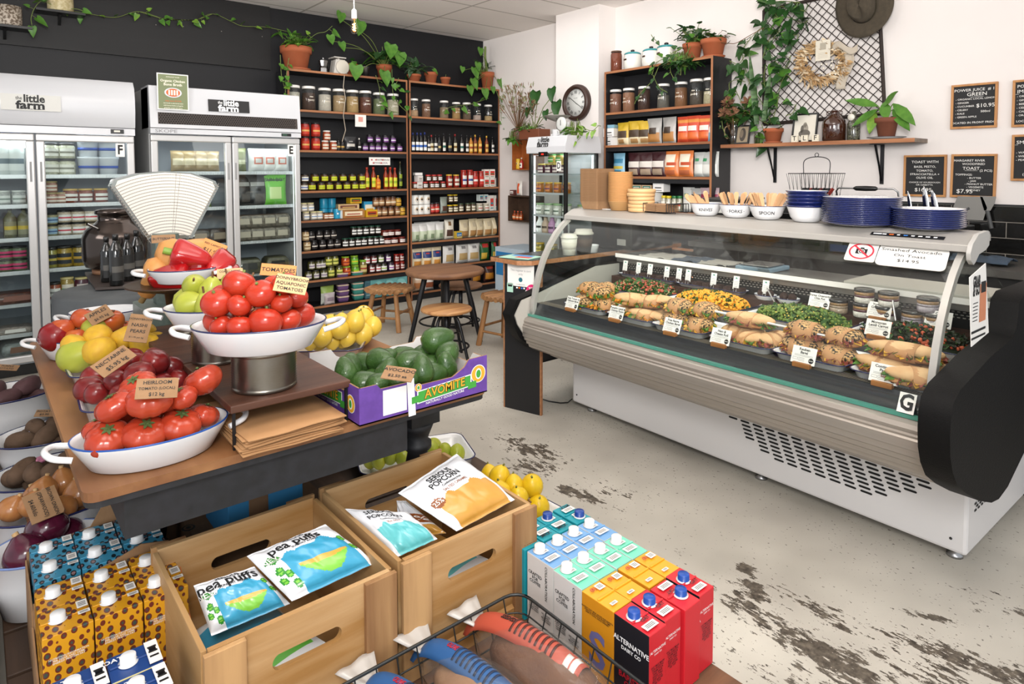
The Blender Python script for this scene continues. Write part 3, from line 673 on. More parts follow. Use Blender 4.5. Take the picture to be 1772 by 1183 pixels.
row('B',zb(6),'olivt',jar(.038,.115,'#6a6a2a','#3c3c20','#d8d86a','#6a7a20'),[[570,584],[566,577]],'taller pickled olive jar beside the orange labels','jar','tall olive jars',layers=2,dz=.117)
row('B',zb(6),'orng',jar(.044,.1,'#b8401c','#8ab028','#d86a24','#8c1c1c'),[[597],[595]],'jar with orange and red fruit label','jar',G,layers=2,dz=.102)
row('B',zb(6),'lgrn',jar(.042,.1,'#6aa02a','#8ab028','#7ac43a','#e0d02a'),[[612],[611]],'jar with bright green and yellow label','jar',G,layers=2,dz=.102)
row('B',zb(6),'grntop',jar(.042,.15,'#8a7a3a','#7ab02a','#c8b878','#a0402c'),[626],'tall jar with flat green lid','jar',G)
row('B',zb(6),'redc',jar(.038,.095,'#5a2420','#2a2224','#ece8e4','#c82838'),[[640,651],[632,644]],'jar whose white label has a red disc','jar','red disc jars',layers=2,dz=.097)
row('B',zb(6),'grnc',jar(.038,.095,'#3a4020','#2a2224','#ece8e4','#9ac43a'),[[662],[656]],'jar whose white label has a lime disc','jar',G,layers=2,dz=.097)
row('B',zb(6),'purc',jar(.038,.095,'#3a2040','#2a2224','#ece8e4','#a04aa8'),[[674],[669]],'jar whose white label has a purple disc','jar',G,layers=2,dz=.097)
row('B',zb(6),'smred',jar(.03,.085,'#7a2018','#a8281c','#d8c8c0','#8a2a20'),[[685,694],[684,693]],'small red-lidded pesto jar near the divider','jar',G,layers=2,dz=.09)
row('B',zb(7),'whbag',pouch(.15,.2,.07,'#c9ccc4',[(.55,.95,0,1,'#9ab45a'),(.2,.4,.2,.8,'#a0a49c')]),[563],'pale pouch with green top on the bottom shelf','pouch',G)
row('B',zb(7),'whbag2',pouch(.12,.12,.07,'#b8aeb0',[(.3,.6,.2,.8,'#8a7a84')]),[567],'low grey bag in front of the green-topped pouch','pouch',G,front=.02)
def tub_maker(c1,c2):
 def mk():
  b=MB();loft(b,[[(x,y,z)for x,y in rbox(-w,-w*.8,w,w*.8,.02)]for w,z in((.05,0),(.058,.03),(.058,.045),(.061,.047),(.061,.056),(.055,.06))],mz=lambda i:0 if i<2 else 1)
  return tag(b.build('tub',[col(c1,.5),col(c2,.6)],local=True),'tub','tub')
 return mk
for c,xs,n_,k in(('#6a4a7c',(590,),'purple',5),('#3a8a80',(616,),'green',5)):
 row('B',zb(7),'tub'+c,tub_maker(c,'#cdb8a4'),[list(xs)]*k if False else[xs[0]],'lowest of the stacked %s-banded dip tubs'%n_,'tub','stacked dip tubs')
 for L in range(1,5):
  for o in row('B',zb(7)+L*.0605,'tub'+c,tub_maker(c,'#cdb8a4'),[xs[0]-L*.3],'x','tub','stacked dip tubs'):o['label']='%s-banded dip tub, %s up in its stack on the bottom shelf'%(n_,ORD[L])
row('B',zb(7),'teal',carton_(.19,.16,.23,'#5f9c9c','#7ab4b0','#d8e4e0',circle=True),[646,667,687],'teal carton with a rainbow print on the bottom shelf','box','teal cartons',front=.11)
row('B',zb(7),'dkteal',carton_(.07,.14,.21,'#4a7480','#3a5c68','#88a4a8'),[629],'narrow slate blue carton beside the teal ones','box',G,front=.11)
# ---- corner unit
cl=[('#15100e','#141414','#e4e0d8','#3a3a3a'),('#120f0e','#1c2a6a','#f0eee8','#3060b0'),('#1a120c','#8a1c1c','#d8d0b0','#7a5a20'),('#17120f','#16161a','#e8e4da','#2c6a5a'),('#7a3410','#c9a03a','#e0b45a','#8c4a14'),('#c07a1c','#141414','#e8c46a','#a0401c'),('#0f0f10','#0f0f10','#2c2c30','#c8b070')]
seq=[(715,1,.20),(722,1,.205),(729,1,.205),(735.5,1,.21),(742,0,.17),(747,2,.18),(754,0,.19),(760,6,.19),(768,3,.2),(778,6,.2),(787.5,2,.2),(799,3,.2),(808,0,.2),(815,5,.19),(822.5,4,.2),(830.5,5,.2),(842,4,.2),(852,0,.195)]
for i,(px,k,h)in enumerate(seq):
 c=cl[k];row('B',zb(2),'oil%d_%d'%(k,int(h*100)),bottle(.024,h*1.1,c[0],c[1],c[2],c[3],neck=.34),[px],'sauce or oil bottle, %s from left in the bottle row'%ORD[i],'bottle','bottles in the bottle row')
row('B',zb(3),'wj',jar(.033,.072,'#6a4a38','#b8302c','#ece8e2','#8a8a8a',lidh=.2),[[717,735,746,755,766],[741,751,760]],'white-labelled relish jar','jar','white-labelled relish jars',layers=2,dz=.08)
row('B',zb(3),'wbx',carton_(.07,.07,.07,'#e4ded8','#d8d0c8','#6a5a50'),[[724],[724]],'small white carton among the relish jars','box',H,layers=2,dz=.072)
row('B',zb(3)+.145,'wbx2',carton_(.09,.06,.03,'#e8e4e0',None),[723],'flat white packet on the small white cartons','box',H)
row('B',zb(3),'passl',jar(.038,.15,'#a4291a','#d8b03a','#d8d0c0','#8a2a20',lidh=.09),[[777,789],[774,785]],'red sauce jar with gold lid','jar','gold-lidded sauce jars',layers=1,dz=.15)
row('B',zb(3),'pass',jar(.038,.205,'#b02418','#a82418','#e4e0d8','#3a4a8a',lidh=.08),[802,813],'tall passata bottle with a white label','jar','tall passata jars')
row('B',zb(3),'passr',jar(.036,.19,'#b42a1c','#a82418','#c8382c','#ece8e0',lidh=.08),[822,832],'tall red-wrapped sauce jar','jar','red-wrapped sauce jars')
row('B',zb(3),'tomcar',carton_(.072,.06,.105,'#e4ddd4','#c8342c','#3a6a3a'),[[840,850,860],[840,850,860]],'tomato carton with red and white front','carton','tomato cartons',layers=2,dz=.107)
row('B',zb(4),'wtin',tin(.045,.11,'#e8e6e0','#b88a3a','#3a2a1a'),[[717,726.5,737],[717,726.5,737]],'white tin with a round bean picture','tin','white bean tins',layers=2,dz=.112)
row('B',zb(4),'rs',jar(.034,.125,'#8a1c14','#17171a','#c8382c','#e8d8c0'),[747,755],'dark red sauce jar with black lid','jar',H)
row('B',zb(4),'gp',pouch(.11,.19,.06,'#8f968c',[(.1,.45,.15,.85,'#5a3a2c')]),[767.5],'grey-green pouch standing on the corner unit','pouch',H)
row('B',zb(4),'yl',jar(.034,.09,'#4a3420','#d8b414','#e8e0c8','#6a5a2a'),[[778,787],[778,787],],'yellow-lidded jar','jar','yellow-lidded jars',layers=2,dz=.12)
row('B',zb(4),'bj',jar(.034,.105,'#5a4630','#3a4a34','#e4dcc8','#7a6a4a'),[797,809,818],'brown spread jar with cream label','jar',H)
row('B',zb(4),'bj2',jar(.042,.095,'#c9c0a8','#d8d0c0','#e8e4d8','#b0482c'),[829,840],'pale spread jar with white label','jar',H)
row('B',zb(4),'fcar',carton_(.066,.06,.19,'#dcd8d0','#c83a34','#2a8a9a'),[848,857],'tall red and white milk-alternative carton','carton',H)
row('B',zb(4)+.12,'fcar2',carton_(.06,.06,.08,'#d4dcd8','#3a8a9a','#c83a34'),[830,839],'short carton lying above the pale spread jars','carton',H,front=.12)
row('B',zb(5),'flour',pouch(.125,.205,.085,'#dcdad6',[(0,.55,0,1,'#c3ccb0'),(.15,.35,.35,.65,'#7a8a6a')],name='flour_bag',cat='bag'),[718,731,745,759.5],'white and pale green flour bag','bag','white and green flour bags')
row('B',zb(5),'flour',pouch(.125,.205,.085,'#dcdad6',name='flour_bag',cat='bag'),[724,738,752],'flour bag lying behind the front four','bag','flour bags behind',front=.19)
row('B',zb(5),'fb2',pouch(.13,.25,.07,'#e0d8c8',[(.1,.45,.15,.85,'#4a3024'),(.6,.8,.3,.7,'#8a6a4a')]),[776.5],'tall cream bag with dark brown panel','bag',H)
row('B',zb(5),'blb',carton_(.1,.04,.085,'#c8a83a','#2a7ab8','#d8d8d0'),[792],'small blue and yellow packet before the cream bags','box',H,front=.04)
row('B',zb(5),'past',pouch(.14,.215,.08,'#d3c4a2',[(.08,.36,.12,.88,'#a87c48'),(.55,.8,.3,.7,'#bcae94')]),[802,817.5,829,843,858],'cream grain bag with a tan window','bag','cream grain bags')
row('B',zb(6),'pasb',pouch(.14,.235,.08,'#dfcfae',[(.45,.72,.1,.9,'#24386e'),(.6,.7,.3,.7,'#b83a34'),(.05,.3,.2,.8,'#c98a3c')]),[720,737,754],'cream pasta bag with blue crest','bag','cream pasta bags')
row('B',zb(6),'wpas',pouch(.18,.26,.09,'#d8d5d0',[(.12,.45,.2,.8,'#b39664'),(.6,.75,.35,.65,'#8a8684')]),[775,799,818],'large white pasta bag with a clear window','bag','large white pasta bags')
row('B',zb(6),'gpas',pouch(.15,.25,.08,'#1f5a2c',[(.65,.8,.15,.85,'#b8302c'),(.05,.35,.1,.6,'#c8a43a'),(.85,1,0,1,'#8a9a3a')]),[838,857],'green pasta bag with a red band','bag','green pasta bags')
row('B',zb(7),'ocr',pouch(.15,.26,.09,'#c8a88a',[(.1,.4,.1,.9,'#a86a3a'),(.5,.7,.2,.8,'#e4d8c8')]),[722],'tan snack bag beneath the round table top','bag',H)
row('B',zb(7),'ocr2',pouch(.13,.24,.09,'#dcd4cc',[(.1,.4,.1,.9,'#8a4a2c'),(.6,.75,.2,.8,'#3a2a24')]),[740],'pale biscuit bag beside the tan snack bag','bag',H)
row('B',zb(7),'chip',pouch(.15,.25,.1,'#3a1c14',[(.1,.45,.1,.9,'#b0741c'),(.6,.75,.2,.8,'#a83a24')]),[822,845],'dark brown crisp bag with golden picture','bag','dark crisp bags')
# notices and price rail on the shelves
s=MB();p=ony(624,209,YS-.004);s.box(p.x-.062,YS-.006,p.z-.062,p.x+.062,YS-.003,p.z+.062);s.box(p.x-.025,YS-.0075,p.z-.01,p.x+.025,YS-.006,p.z+.04,1)
tag(s.build('notice',[paper,M('notice_pink','#d8988c',.7)]),'square white notice with a pink block hanging under the pantry jars','notice')
s=MB();p=ony(657,279,YS-.004);s.box(p.x-.125,YS-.006,p.z-.04,p.x+.125,YS-.003,p.z+.042)
for k,(u,v,st,m_)in enumerate(((-.085,.015,'',1),(0,.015,'PANTRY',2),(.08,.015,'SAUCE',2),(-.03,-.018,'STOCK',2),(.06,-.018,'LOCAL',3))):
 if k:s.plane_text(st,.022,(p.x+u,YS-.0065,p.z+v),(1,0,0),(0,0,1),m_,bold=.02)
 s.box(p.x+u-.018-.035*(k>0),YS-.0075,p.z+v-.007,p.x+u+.0-.035*(k>0),YS-.006,p.z+v+.007,1)
tag(s.build('notice',[paper,M('notice_red','#b0484c',.7),ink,M('notice_plum','#6a3a5a',.7)]),'wide white notice with small red discs above the chilli sauces','notice')
# pale cable hanging down in front of the left unit
def off(px,py,d=0):p=ony(px,py,YS-.015-d);return p
s=MB();s.tube([off(596,130),off(594,150),off(598,170),off(594,200),off(598,225),off(592,245)],.004,6);tag(s.build('cable',M('cable_pale','#b8ab98',.6)),'thin pale cable hanging down across the pantry jars','cable')
# ================================================================ goods on the right-hand shelf unit
K='goods on the right wall shelf unit'
def zw(i):return ZW[i]+.001
for i,(px,c,f,n_)in enumerate(((1065,'#8a5a44',.9,'pink-brown flakes'),(1087,'#9c6a4c',.9,'tan cocoa'),(1114,'#4a2c20',.95,'dark dried fruit'),(1147,'#6b655c',.6,'grey seeds'),(1177,'#8c5c38',.85,'brown nuts'),(1204,'#54483c',.6,'dark seeds'),(1227,'#c9bc98',.55,'cream grain'))):
 row('W',zw(1),'rj'+c,jar(.058,.22,c,'#e8e5e0','#e4dccb',fill=f,see=True,text='raw\ngoods',lidh=.1),[px],'white-lidded pantry jar of %s on the right wall unit'%n_,'jar','pantry jars on the right wall unit',front=.09)
def wpos(px,zz,fr=.09):p=onx(px,200,WX+fr);return(p.x,p.y,zz)
bx=carton_(.12,.1,.08,'#e6e4e2','#e6e4e2','#2a2a2a')
row('W',zw(2),'wbxr',bx,[1058],'white printed carton, lowest of two by the left side','box',K);row('W',zw(2)+.083,'wbxr',bx,[1058],'white printed carton, upper of two by the left side','box',K);row('W',zw(2)+.166,'bbxr',carton_(.11,.1,.03,'#7aa4b8',None),[1059],'flat pale blue packet topping two white cartons','box',K)
row('W',zw(2),'sugar',pouch(.165,.215,.07,'#c9a62c',[(0,.3,0,1,'#d8c9a8'),(.3,.62,.08,.92,'#4a3a2c'),(.06,.24,.25,.75,'#a07a4c')]),[1078,1100,1117],'yellow sugar bag with dark lettering','bag','yellow sugar bags')
row('W',zw(2),'clr',pouch(.16,.23,.08,'#a3a09c',[(.04,.42,.08,.92,'#a8743c'),(.35,.62,.25,.75,'#3a2c22')]),[1132,1158],'clear bag of brown sugar with a dark label','bag','clear sugar bags')
row('W',zw(2),'orb',pouch(.14,.225,.07,'#c8482c',[(.1,.35,.1,.9,'#d86a34'),(.45,.62,.15,.85,'#e6ddd0'),(.75,.85,0,1,'#d88a3c')]),[1183,1200,1220],'orange-red legume bag','bag','orange-red bags')
row('W',zw(2),'bl1',pouch(.07,.2,.06,'#7aa8c0',[(.4,.6,0,1,'#dcdcd4')]),[1231],'light blue bag at the right end below the jars','bag',K)
row('W',zw(3),'bl2',pouch(.16,.215,.07,'#7fb0c8',[(.3,.45,.1,.9,'#c9b44a'),(.05,.28,.2,.8,'#2a6a84'),(.55,.72,.1,.9,'#3a7a98')]),[1072],'light blue rice bag with a yellow band','bag',K)
row('W',zw(3),'mrn',pouch(.17,.22,.07,'#3c1c20',[(.04,.34,.15,.85,'#a08c78'),(.4,.6,.1,.9,'#d8d0c8')]),[1098,1118.5,1140],'maroon cereal bag with white lettering','bag','maroon bags')
row('W',zw(3),'orq',pouch(.17,.225,.07,'#d8793c',[(.35,.85,.2,.8,'#e8dcc8'),(.04,.28,.15,.85,'#b0603c'),(.45,.55,.3,.9,'#b84a24')]),[1162,1187],'orange and cream quinoa bag','bag','orange and cream bags')
row('W',zw(3),'wgr',pouch(.12,.21,.06,'#b8bab6',[(.15,.5,.1,.9,'#dcdcd6'),(.62,.72,.15,.6,'#3a8a5a')]),[1210,1224,1234],'clear bag with a white and green label','bag','white and green label bags')
for k in range(5):
 for px in(1102,1119):
  for o in row('W',zw(4)+k*.046,'pk',carton_(.1,.09,.042,'#b49878','#2a6a60','#e0d8c8'),[px+4],'x','box','stacked tortilla packs'):o['label']='kraft and green pack, %s up in the %s stack behind the bowls'%(ORD[k],'pillar-side' if px==1102 else 'inner')
row('W',zw(4),'wbxr',bx,[1132],'white printed carton beside the yellow-capped spice jars, lowest','box',K);row('W',zw(4)+.083,'wbxr',bx,[1132],'white printed carton beside the yellow-capped spice jars, middle','box',K);row('W',zw(4)+.166,'wbxr',bx,[1145],'white printed carton topping the stack by the spice jars','box',K)
row('W',zw(4),'spy',jar(.024,.135,'#c9c2ac','#d8c01c','#e8e4d8','#8ab04a',lidh=.16),[1149,1158],'spice jar with yellow lid','jar','yellow-lidded spice jars')
row('W',zw(4),'spg',jar(.024,.135,'#b8b49c','#1f6a34','#dcd8c8','#b8402c',lidh=.16),[1168,1177],'spice jar with green lid','jar','green-lidded spice jars')
row('W',zw(4),'wgr',pouch(.12,.21,.06,'#b8bab6'),[1192],'clear bag with white and green label beside spice jars','bag',K)
row('W',zw(4),'drk',pouch(.13,.21,.07,'#4a4a4a',[(.1,.55,.15,.85,'#2a2a2c'),(.75,1,0,1,'#9a9a98')]),[1207],'bag of dark grains beside pink bags','bag',K)
row('W',zw(4),'pnk',pouch(.12,.21,.06,'#8a1c40',[(.1,.6,.1,.9,'#b02a58'),(.78,1,0,1,'#b09aa0')]),[1223,1235],'deep pink bag at the shelf end','bag','deep pink bags')
# on top: preserve jar, three canisters
o=put('presv',jar(.055,.205,'#8a3c1c','#5a3a28',None,fill=.95,see=True,lidh=.06),wpos(1066,zw(0),.12),0,'jar');o['label']='big jar of orange and red preserved fruit on the shelf unit'
def canister():
 t=MB();t.lathe([(.066,0),(.075,.01),(.080,.05),(.080,.10),(.074,.135),(.070,.142)],n=24);o=t.build('canister',M('cream_enamel','#e2dfd6',.25,coat=.4),local=True)
 l=MB();l.lathe([(.0745,.138),(.0745,.148),(.06,.158),(.02,.164),(0,.165)],n=24);l.build('lid',M('teal_lid','#2a8a90',.3,coat=.3),o,local=True)
 l=MB();l.lathe([(.012,.163),(.018,.172),(.018,.180),(.01,.184),(0,.184)],n=12);l.build('knob',blackp,o,local=True)
 l=MB();R=.0815;l.add([(R*cos(a),R*sin(a),z)for z in(.085,.10)for a in(-1.85,-1.6,-1.3)],[(0,1,4,3),(1,2,5,4)],0);l.build('name_plate',M('brown_plate','#3a2014',.4),o,local=True)
 return o
for px,l in((1094,'white canister with teal lid next to the preserve jar'),(1126,'white canister with teal lid, middle of the three'),(1152,'white canister with teal lid beside the trailing plant')):
 o=put('canister',canister,wpos(px,zw(0),.13),-pi/2-.3,'canister',1.05 if px<1150 else 1.1);o['label']=l;o['group']='teal-lidded canisters'
 # ================================================================ plants
green=M('leaf_green','#3c6a24',.38,n=(25,.5),col2='#5c8a34',spec=.4);green2=M('leaf_dark','#1f3f1c',.35,n=(20,.5),col2='#2f5526',spec=.4);green3=M('leaf_lime','#7fa03a',.4,n=(30,.4),col2='#5c8a2c')
stemm=M('stem_green','#6a7a3a',.6);stemb=M('stem_brown','#6b4a2c',.7);terra=M('terracotta','#a65c3a',.8,n=(12,.5),col2='#a3532f');soil=M('soil','#2c2018',.95,bump=(200,.6))
dryb=M('dry_brown','#8c6a4c',.85,n=(60,.5),col2='#5c4030');drys=M('dry_straw','#c9a777',.85,n=(60,.5),col2='#a8845a')
def leaf(mb,base,d,up,L,W,m=0,shape='heart',droop=.25):
 """one leaf as a small folded blade"""
 base,d,up=Vector(base),Vector(d).normalized(),Vector(up);s=d.cross(up)
 if s.length<.05:s=d.cross(Vector((1,0,0)))
 s.normalize();up=s.cross(d).normalized()
 prof={'heart':[(0,.0),(-.12,.32),(.05,.5),(.35,.46),(.7,.25),(1,0)],'long':[(0,.02),(.15,.28),(.4,.5),(.65,.42),(.85,.22),(1,0)],'blade':[(0,.4),(.25,.5),(.5,.5),(.75,.4),(.9,.2),(1,0)]}[shape]
 n=len(prof);mid=[];lf=[];rt=[]
 for k,(t,w)in enumerate(prof):
  tm=max(0,t);c=base+d*(L*tm)-Vector((0,0,1))*(droop*L*tm*tm)
  mid.append(c);o=d*(L*(t-tm));lf.append(c+o+s*W*w+up*W*.12);rt.append(c+o-s*W*w+up*W*.12)
 vs=mid+lf+rt;fs=[]
 for k in range(n-1):fs+=[(k,k+1,n+k+1,n+k),(k+1,k,2*n+k,2*n+k+1)]
 mb.add(vs,fs,m,True)
def rv(s=1):return Vector((random.uniform(-s,s),random.uniform(-s,s),random.uniform(-s,s)))
def spline(pts,n=6):
 pts=[Vector(p)for p in pts];P=[pts[0]*2-pts[1]]+pts+[pts[-1]*2-pts[-2]];out=[]
 for i in range(1,len(P)-2):
  for k in range(n):
   t=k/n;a,b,c,d=P[i-1],P[i],P[i+1],P[i+2]
   out.append(.5*((2*b)+(c-a)*t+(2*a-5*b+4*c-d)*t*t+(3*b-a-3*c+d)*t**3))
 out.append(pts[-1]);return out
def vine(mbl,mbs,pts,step,L,out,m=0,ms=0,r=.003,shape='heart',spread=.8):
 sp=spline(pts,8);mbs.tube(sp,r,5,ms,cap=False);acc=0
 for a,b in zip(sp,sp[1:]):
  acc+=(b-a).length
  if acc>step:
   acc=0;d=Vector(out)*.6+rv(spread)+Vector((0,0,-.35));k=random.uniform(.65,1.25);mbs.tube([b,b+d.normalized()*L*.5],r*.6,4,ms,cap=False)
   leaf(mbl,b+d.normalized()*L*.5,d,Vector(out)+rv(.4)+Vector((0,0,.6)),L*k,L*k*.85,m if random.random()<.8 else(m+1)%2,shape)
def bush(mbl,mbs,c,r,n,L,up=.6,m=0,ms=0,shape='heart',W=.85,droop=.25,R0=.02):
 c=Vector(c)
 for i in range(n):
  a=random.uniform(0,2*pi);e=random.uniform(.1,1);d=Vector((cos(a)*e,sin(a)*e,up*random.uniform(.3,1.2)));rr=random.uniform(.45,1)*(r if not isinstance(r,tuple)else 1)
  p=c+Vector((d.x*(r[0]if isinstance(r,tuple)else rr),d.y*(r[1]if isinstance(r,tuple)else rr),d.z*(r[2]if isinstance(r,tuple)else rr)))
  q=c+Vector((d.x,d.y,0))*R0;mbs.tube([q,(p+q)/2+Vector((0,0,.12*rr)),p],.0022,4,ms,cap=False)
  k=random.uniform(.65,1.2);dd=Vector((d.x,d.y,random.uniform(-.4,.5)))+rv(.3);leaf(mbl,p,dd,(0,0,1),L*k,L*k*W,m if random.random()<.75 else(m+1)%2,shape,droop)
def potmesh(t,r,h,x=0,y=0,z=0,saucer=True,mat=None,tilt=None):
 p=MB();p.lathe([(r*.68,0),(r*.90,h*.74),(r*1.0,h*.75),(r*1.03,h),(r*.93,h),(r*.88,h*.86),(0,h*.86)],c=(x,y,z),n=24,mz=lambda i:1 if i==5 else 0);o=p.build('pot',[mat or terra,soil],t)
 if saucer:p=MB();p.lathe([(r*.8,0),(r*.95,h*.1),(r*.9,h*.1),(r*.78,.004),(0,.004)],c=(x,y,z-.0),n=24);p.build('saucer',mat or terra,t)
 return o
def plant(name,label,loc,r,h,build,mats=(green,green2),smats=(stemm,),saucer=True,mat=None):
 t=thing(name,label,'plant',loc);potmesh(t,r,h,*loc,saucer=saucer,mat=mat)
 l,s=MB(),MB();top=Vector(loc)+Vector((0,0,h*.86));build(l,s,top)
 if l.v:l.build('foliage',list(mats),t)
 if s.v:s.build('stems',list(smats),t)
 return t
def bp_(px,py,d=.16):p=ony(px,py,YS+d);return p
# pothos in the big pot with the runner along the wall
def f1(l,s,c):
 bush(l,s,c,.2,70,.075,.75)
 r=[ony(x,y,YB-.06)for x,y in((500,55),(460,47),(420,45),(400,37),(368,24),(340,34),(310,34),(285,33),(240,20),(200,30),(160,25),(120,18),(100,15))]
 vine(l,s,r,.11,.06,(0,-1,0),spread=.9);vine(l,s,r[4:9],.06,.055,(0,-1,-.5),spread=.9)
 for a in(((500,100),(496,125),(494,160),(500,175)),((485,95),(487,130),(492,150))):vine(l,s,[ony(x,y,YS-.02)for x,y in a],.05,.055,(0,-1,0))
 vine(l,s,[c,ony(545,60,YS+.1),ony(563,55,YS+.05),ony(575,45,YS)],.2,.08,(0,-1,0))
plant('potted_pothos','trailing plant in the largest terracotta pot, its runner along the black wall',tuple(Vector((bp_(512,117).x,YS+.15,ZS[0]))),.15,.235,f1,mats=(green,green3))
def f2(l,s,c):
 for(px,py,L,sh)in((622,52,.17,0),(676,92,.17,0),(692,105,.17,0),(616,128,.17,0),(664,138,.17,0),(590,33,.12,0),(571,70,.1,0),(590,82,.1,0)):
  p=ony(px,py,YS-.03);s.tube(spline([c,(c+p)/2+Vector((0,-.02,.07)),p],5),.0035,5);leaf(l,p+Vector((-.0,0,L*.5)),(random.uniform(-.3,.3),-.25,-1),(random.uniform(-.2,.2),-1,.4),L,L*.92,0,'heart',.05)
 bush(l,s,c,.2,44,.12,.9,m=1)
 for a in(((650,130),(656,150),(660,175),(672,190),(690,195)),((690,135),(685,150),(700,160)),((678,120),(680,160),(690,180),(705,195),(708,205))):vine(l,s,[ony(x,y,YS-.02)for x,y in a],.06,.06,(0,-1,0))
 s.tube([c,c+Vector((-.02,0,.22))],.004,6)
plant('potted_monstera','split-leaf climber with large round leaves in a terracotta pot mid shelf top',(bp_(664,130).x,YS+.15,ZS[0]),.085,.16,f2,mats=(green,green2))
def f3(l,s,c):bush(l,s,c,.15,40,.12,.9,shape='heart',W=.6)
plant('potted_begonia','silver-leaved plant in a low terracotta pot behind the divider',(bp_(714,137).x,YS+.13,ZS[0]),.08,.09,f3,mats=(M('leaf_silver','#6f8a6c',.4,n=(40,.4),col2='#33502f'),green2))
def f4(l,s,c):
 leaf(l,c+Vector((0,-.05,.05)),(.4,-.4,-.5),(0,-1,.5),.07,.06,0);bush(l,s,c,.03,3,.04,.6)
plant('potted_cutting','sparse cutting in an upright terracotta pot on the corner unit',(bp_(744,142).x,YS+.14,ZS[0]),.078,.135,f4)
plant('potted_cutting','bare stem in the smallest terracotta pot',(bp_(768,145).x,YS+.13,ZS[0]),.06,.095,lambda l,s,c:s.tube([c,c+Vector((.01,0,.05))],.003,5))
def f5(l,s,c):
 for(px,py,L)in((831,91,.1),(826,117,.11),(812,158,.12),(838,164,.13),(864,148,.14),(852,157,.09),(820,128,.14),(818,147,.14),(800,122,.08)):
  p=ony(px,py,YS-.03);s.tube(spline([c,(c+p)/2+Vector((0,-.02,.05)),p],5),.003,5);leaf(l,p+Vector((0,0,L*.5)),(random.uniform(-.3,.3),-.2,-1),(0,-1,.4),L,L*.9,0,'heart',.05)
 bush(l,s,c+Vector((-.1,0,0)),.2,22,.09,1.0,m=1,shape='long',W=.4);s.tube(spline([c,c+Vector((-.03,0,.2)),c+Vector((-.03,0,.34))]),.014,7)
 vine(l,s,[ony(x,y,YS-.03)for x,y in((858,155),(866,180),(868,210),(878,225),(876,240))],.08,.08,(0,-1,0));vine(l,s,[ony(x,y,YS-.03)for x,y in((845,170),(815,180),(780,185),(765,195))],.12,.07,(0,-1,0))
plant('potted_climber','leafy climber on a moss pole in the pot at the shelf corner',(bp_(840,152).x,YS+.12,ZS[0]),.085,.21,f5)
def f6(l,s,c):bush(l,s,c,.1,6,.07,.7)
plant('potted_seedling','small terracotta pot half hidden beside the old kitchen scale',(bp_(607,127).x,YS+.15,ZS[0]),.07,.13,f6)
# moka pot, vintage kitchen scale and small metal cup on the shelf top
def moka():
 t=MB();t.lathe([(.04,0),(.037,.045),(.030,.06),(.034,.065),(.046,.12),(.03,.132),(.008,.136),(.008,.15),(0,.15)],n=8,smooth=False);o=t.build('moka_pot',steel,local=True)
 h=MB();h.tube([(.04,0,.115),(.075,0,.11),(.078,0,.06),(.07,0,.05)],.006,6);h.build('handle',blackp,o,local=True);return o
o=put('moka',moka,(bp_(553,122).x,YS+.07,ZS[0]),.5,'coffee pot');o['label']='small steel stovetop coffee pot on the shelf beside the largest pot'
o=put('moka2',lambda:MB().lathe([(.035,0),(.045,.10),(.048,.102),(.043,.1),(.03,.01),(0,.01)],n=16).build('metal_cup',steel,local=True),(bp_(624,125).x,YS+.06,ZS[0]),0,'cup');o['label']='shiny steel cup standing beside the round-leaved climber'
x=bp_(582,124).x
t=thing('kitchen_scale','old white kitchen scale with round dial on the shelf top','scale',(x,YS+.12,ZS[0]));s=MB();s.prism([(x-.075,ZS[0]),(x+.075,ZS[0]),(x+.05,ZS[0]+.15),(x-.05,ZS[0]+.15)],'y',YS+.06,YS+.17)
s.build('body',M('old_white','#c9c4bc',.4),t,bevel=.006);s=MB();s.lathe([(.072,0),(.072,.012),(.066,.014),(0,.014)],c=(x+.02,YS+.058,ZS[0]+.075),n=24,R=Matrix.Rotation(pi/2,3,'X'));s.build('dial',M('dial_cream','#cfc8ba',.4),t)
s=MB();s.box(x-.07,YS+.05,ZS[0]+.165,x+.06,YS+.19,ZS[0]+.175);s.box(x-.01,YS+.1,ZS[0]+.15,x+.01,YS+.13,ZS[0]+.165);s.build('pan',M('old_white','#c9c4bc',.4),t)
# pots on the right wall unit
def wq(px,py,fr=.12):return onx(px,py,WX+fr)
def f7(l,s,c):
 bush(l,s,c,.2,80,.06,.8)
 for a in(((1180,82),(1165,95),(1160,120),(1165,135)),((1175,85),(1150,100),(1135,110),(1128,130)),((1195,80),(1180,110),(1178,130)),((1160,90),(1170,110),(1190,115))):vine(l,s,[onx(x,y,WX-.02)for x,y in a],.035,.055,(-1,0,0),spread=1.1)
 bush(l,s,onx(1180,115,WX),(.13,.15,.13),90,.062,.2)
 vine(l,s,[onx(x,y,WX+.02)for x,y in((1140,75),(1130,65),(1127,60))],.04,.05,(-1,0,0));vine(l,s,[onx(x,y,WX-.02)for x,y in((1140,115),(1128,140),(1105,165),(1098,180))],.1,.05,(-1,0,0));vine(l,s,[onx(x,y,WX-.02)for x,y in((1130,130),(1140,150),(1155,160))],.08,.05,(-1,0,0))
plant('potted_ivy','bushy small-leaved trailing plant in the first pot on the right unit',tuple(Vector((WX+.13,wq(1197,100).y,ZW[0]))),.085,.15,f7,mats=(green2,green))
def f8(l,s,c):
 bush(l,s,c,.15,36,.055,.6)
 for a in(((1238,72),(1262,75),(1275,74),(1300,60),(1322,48)),):vine(l,s,[onx(x,y,WX+.1)for x,y in a],.12,.05,(-1,0,-.4),r=.003)
plant('potted_ivy','terracotta pot with a thin runner towards the wall trellis',tuple(Vector((WX+.13,wq(1233,97).y,ZW[0]))),.105,.155,f8,mats=(green2,green),smats=(stemb,))
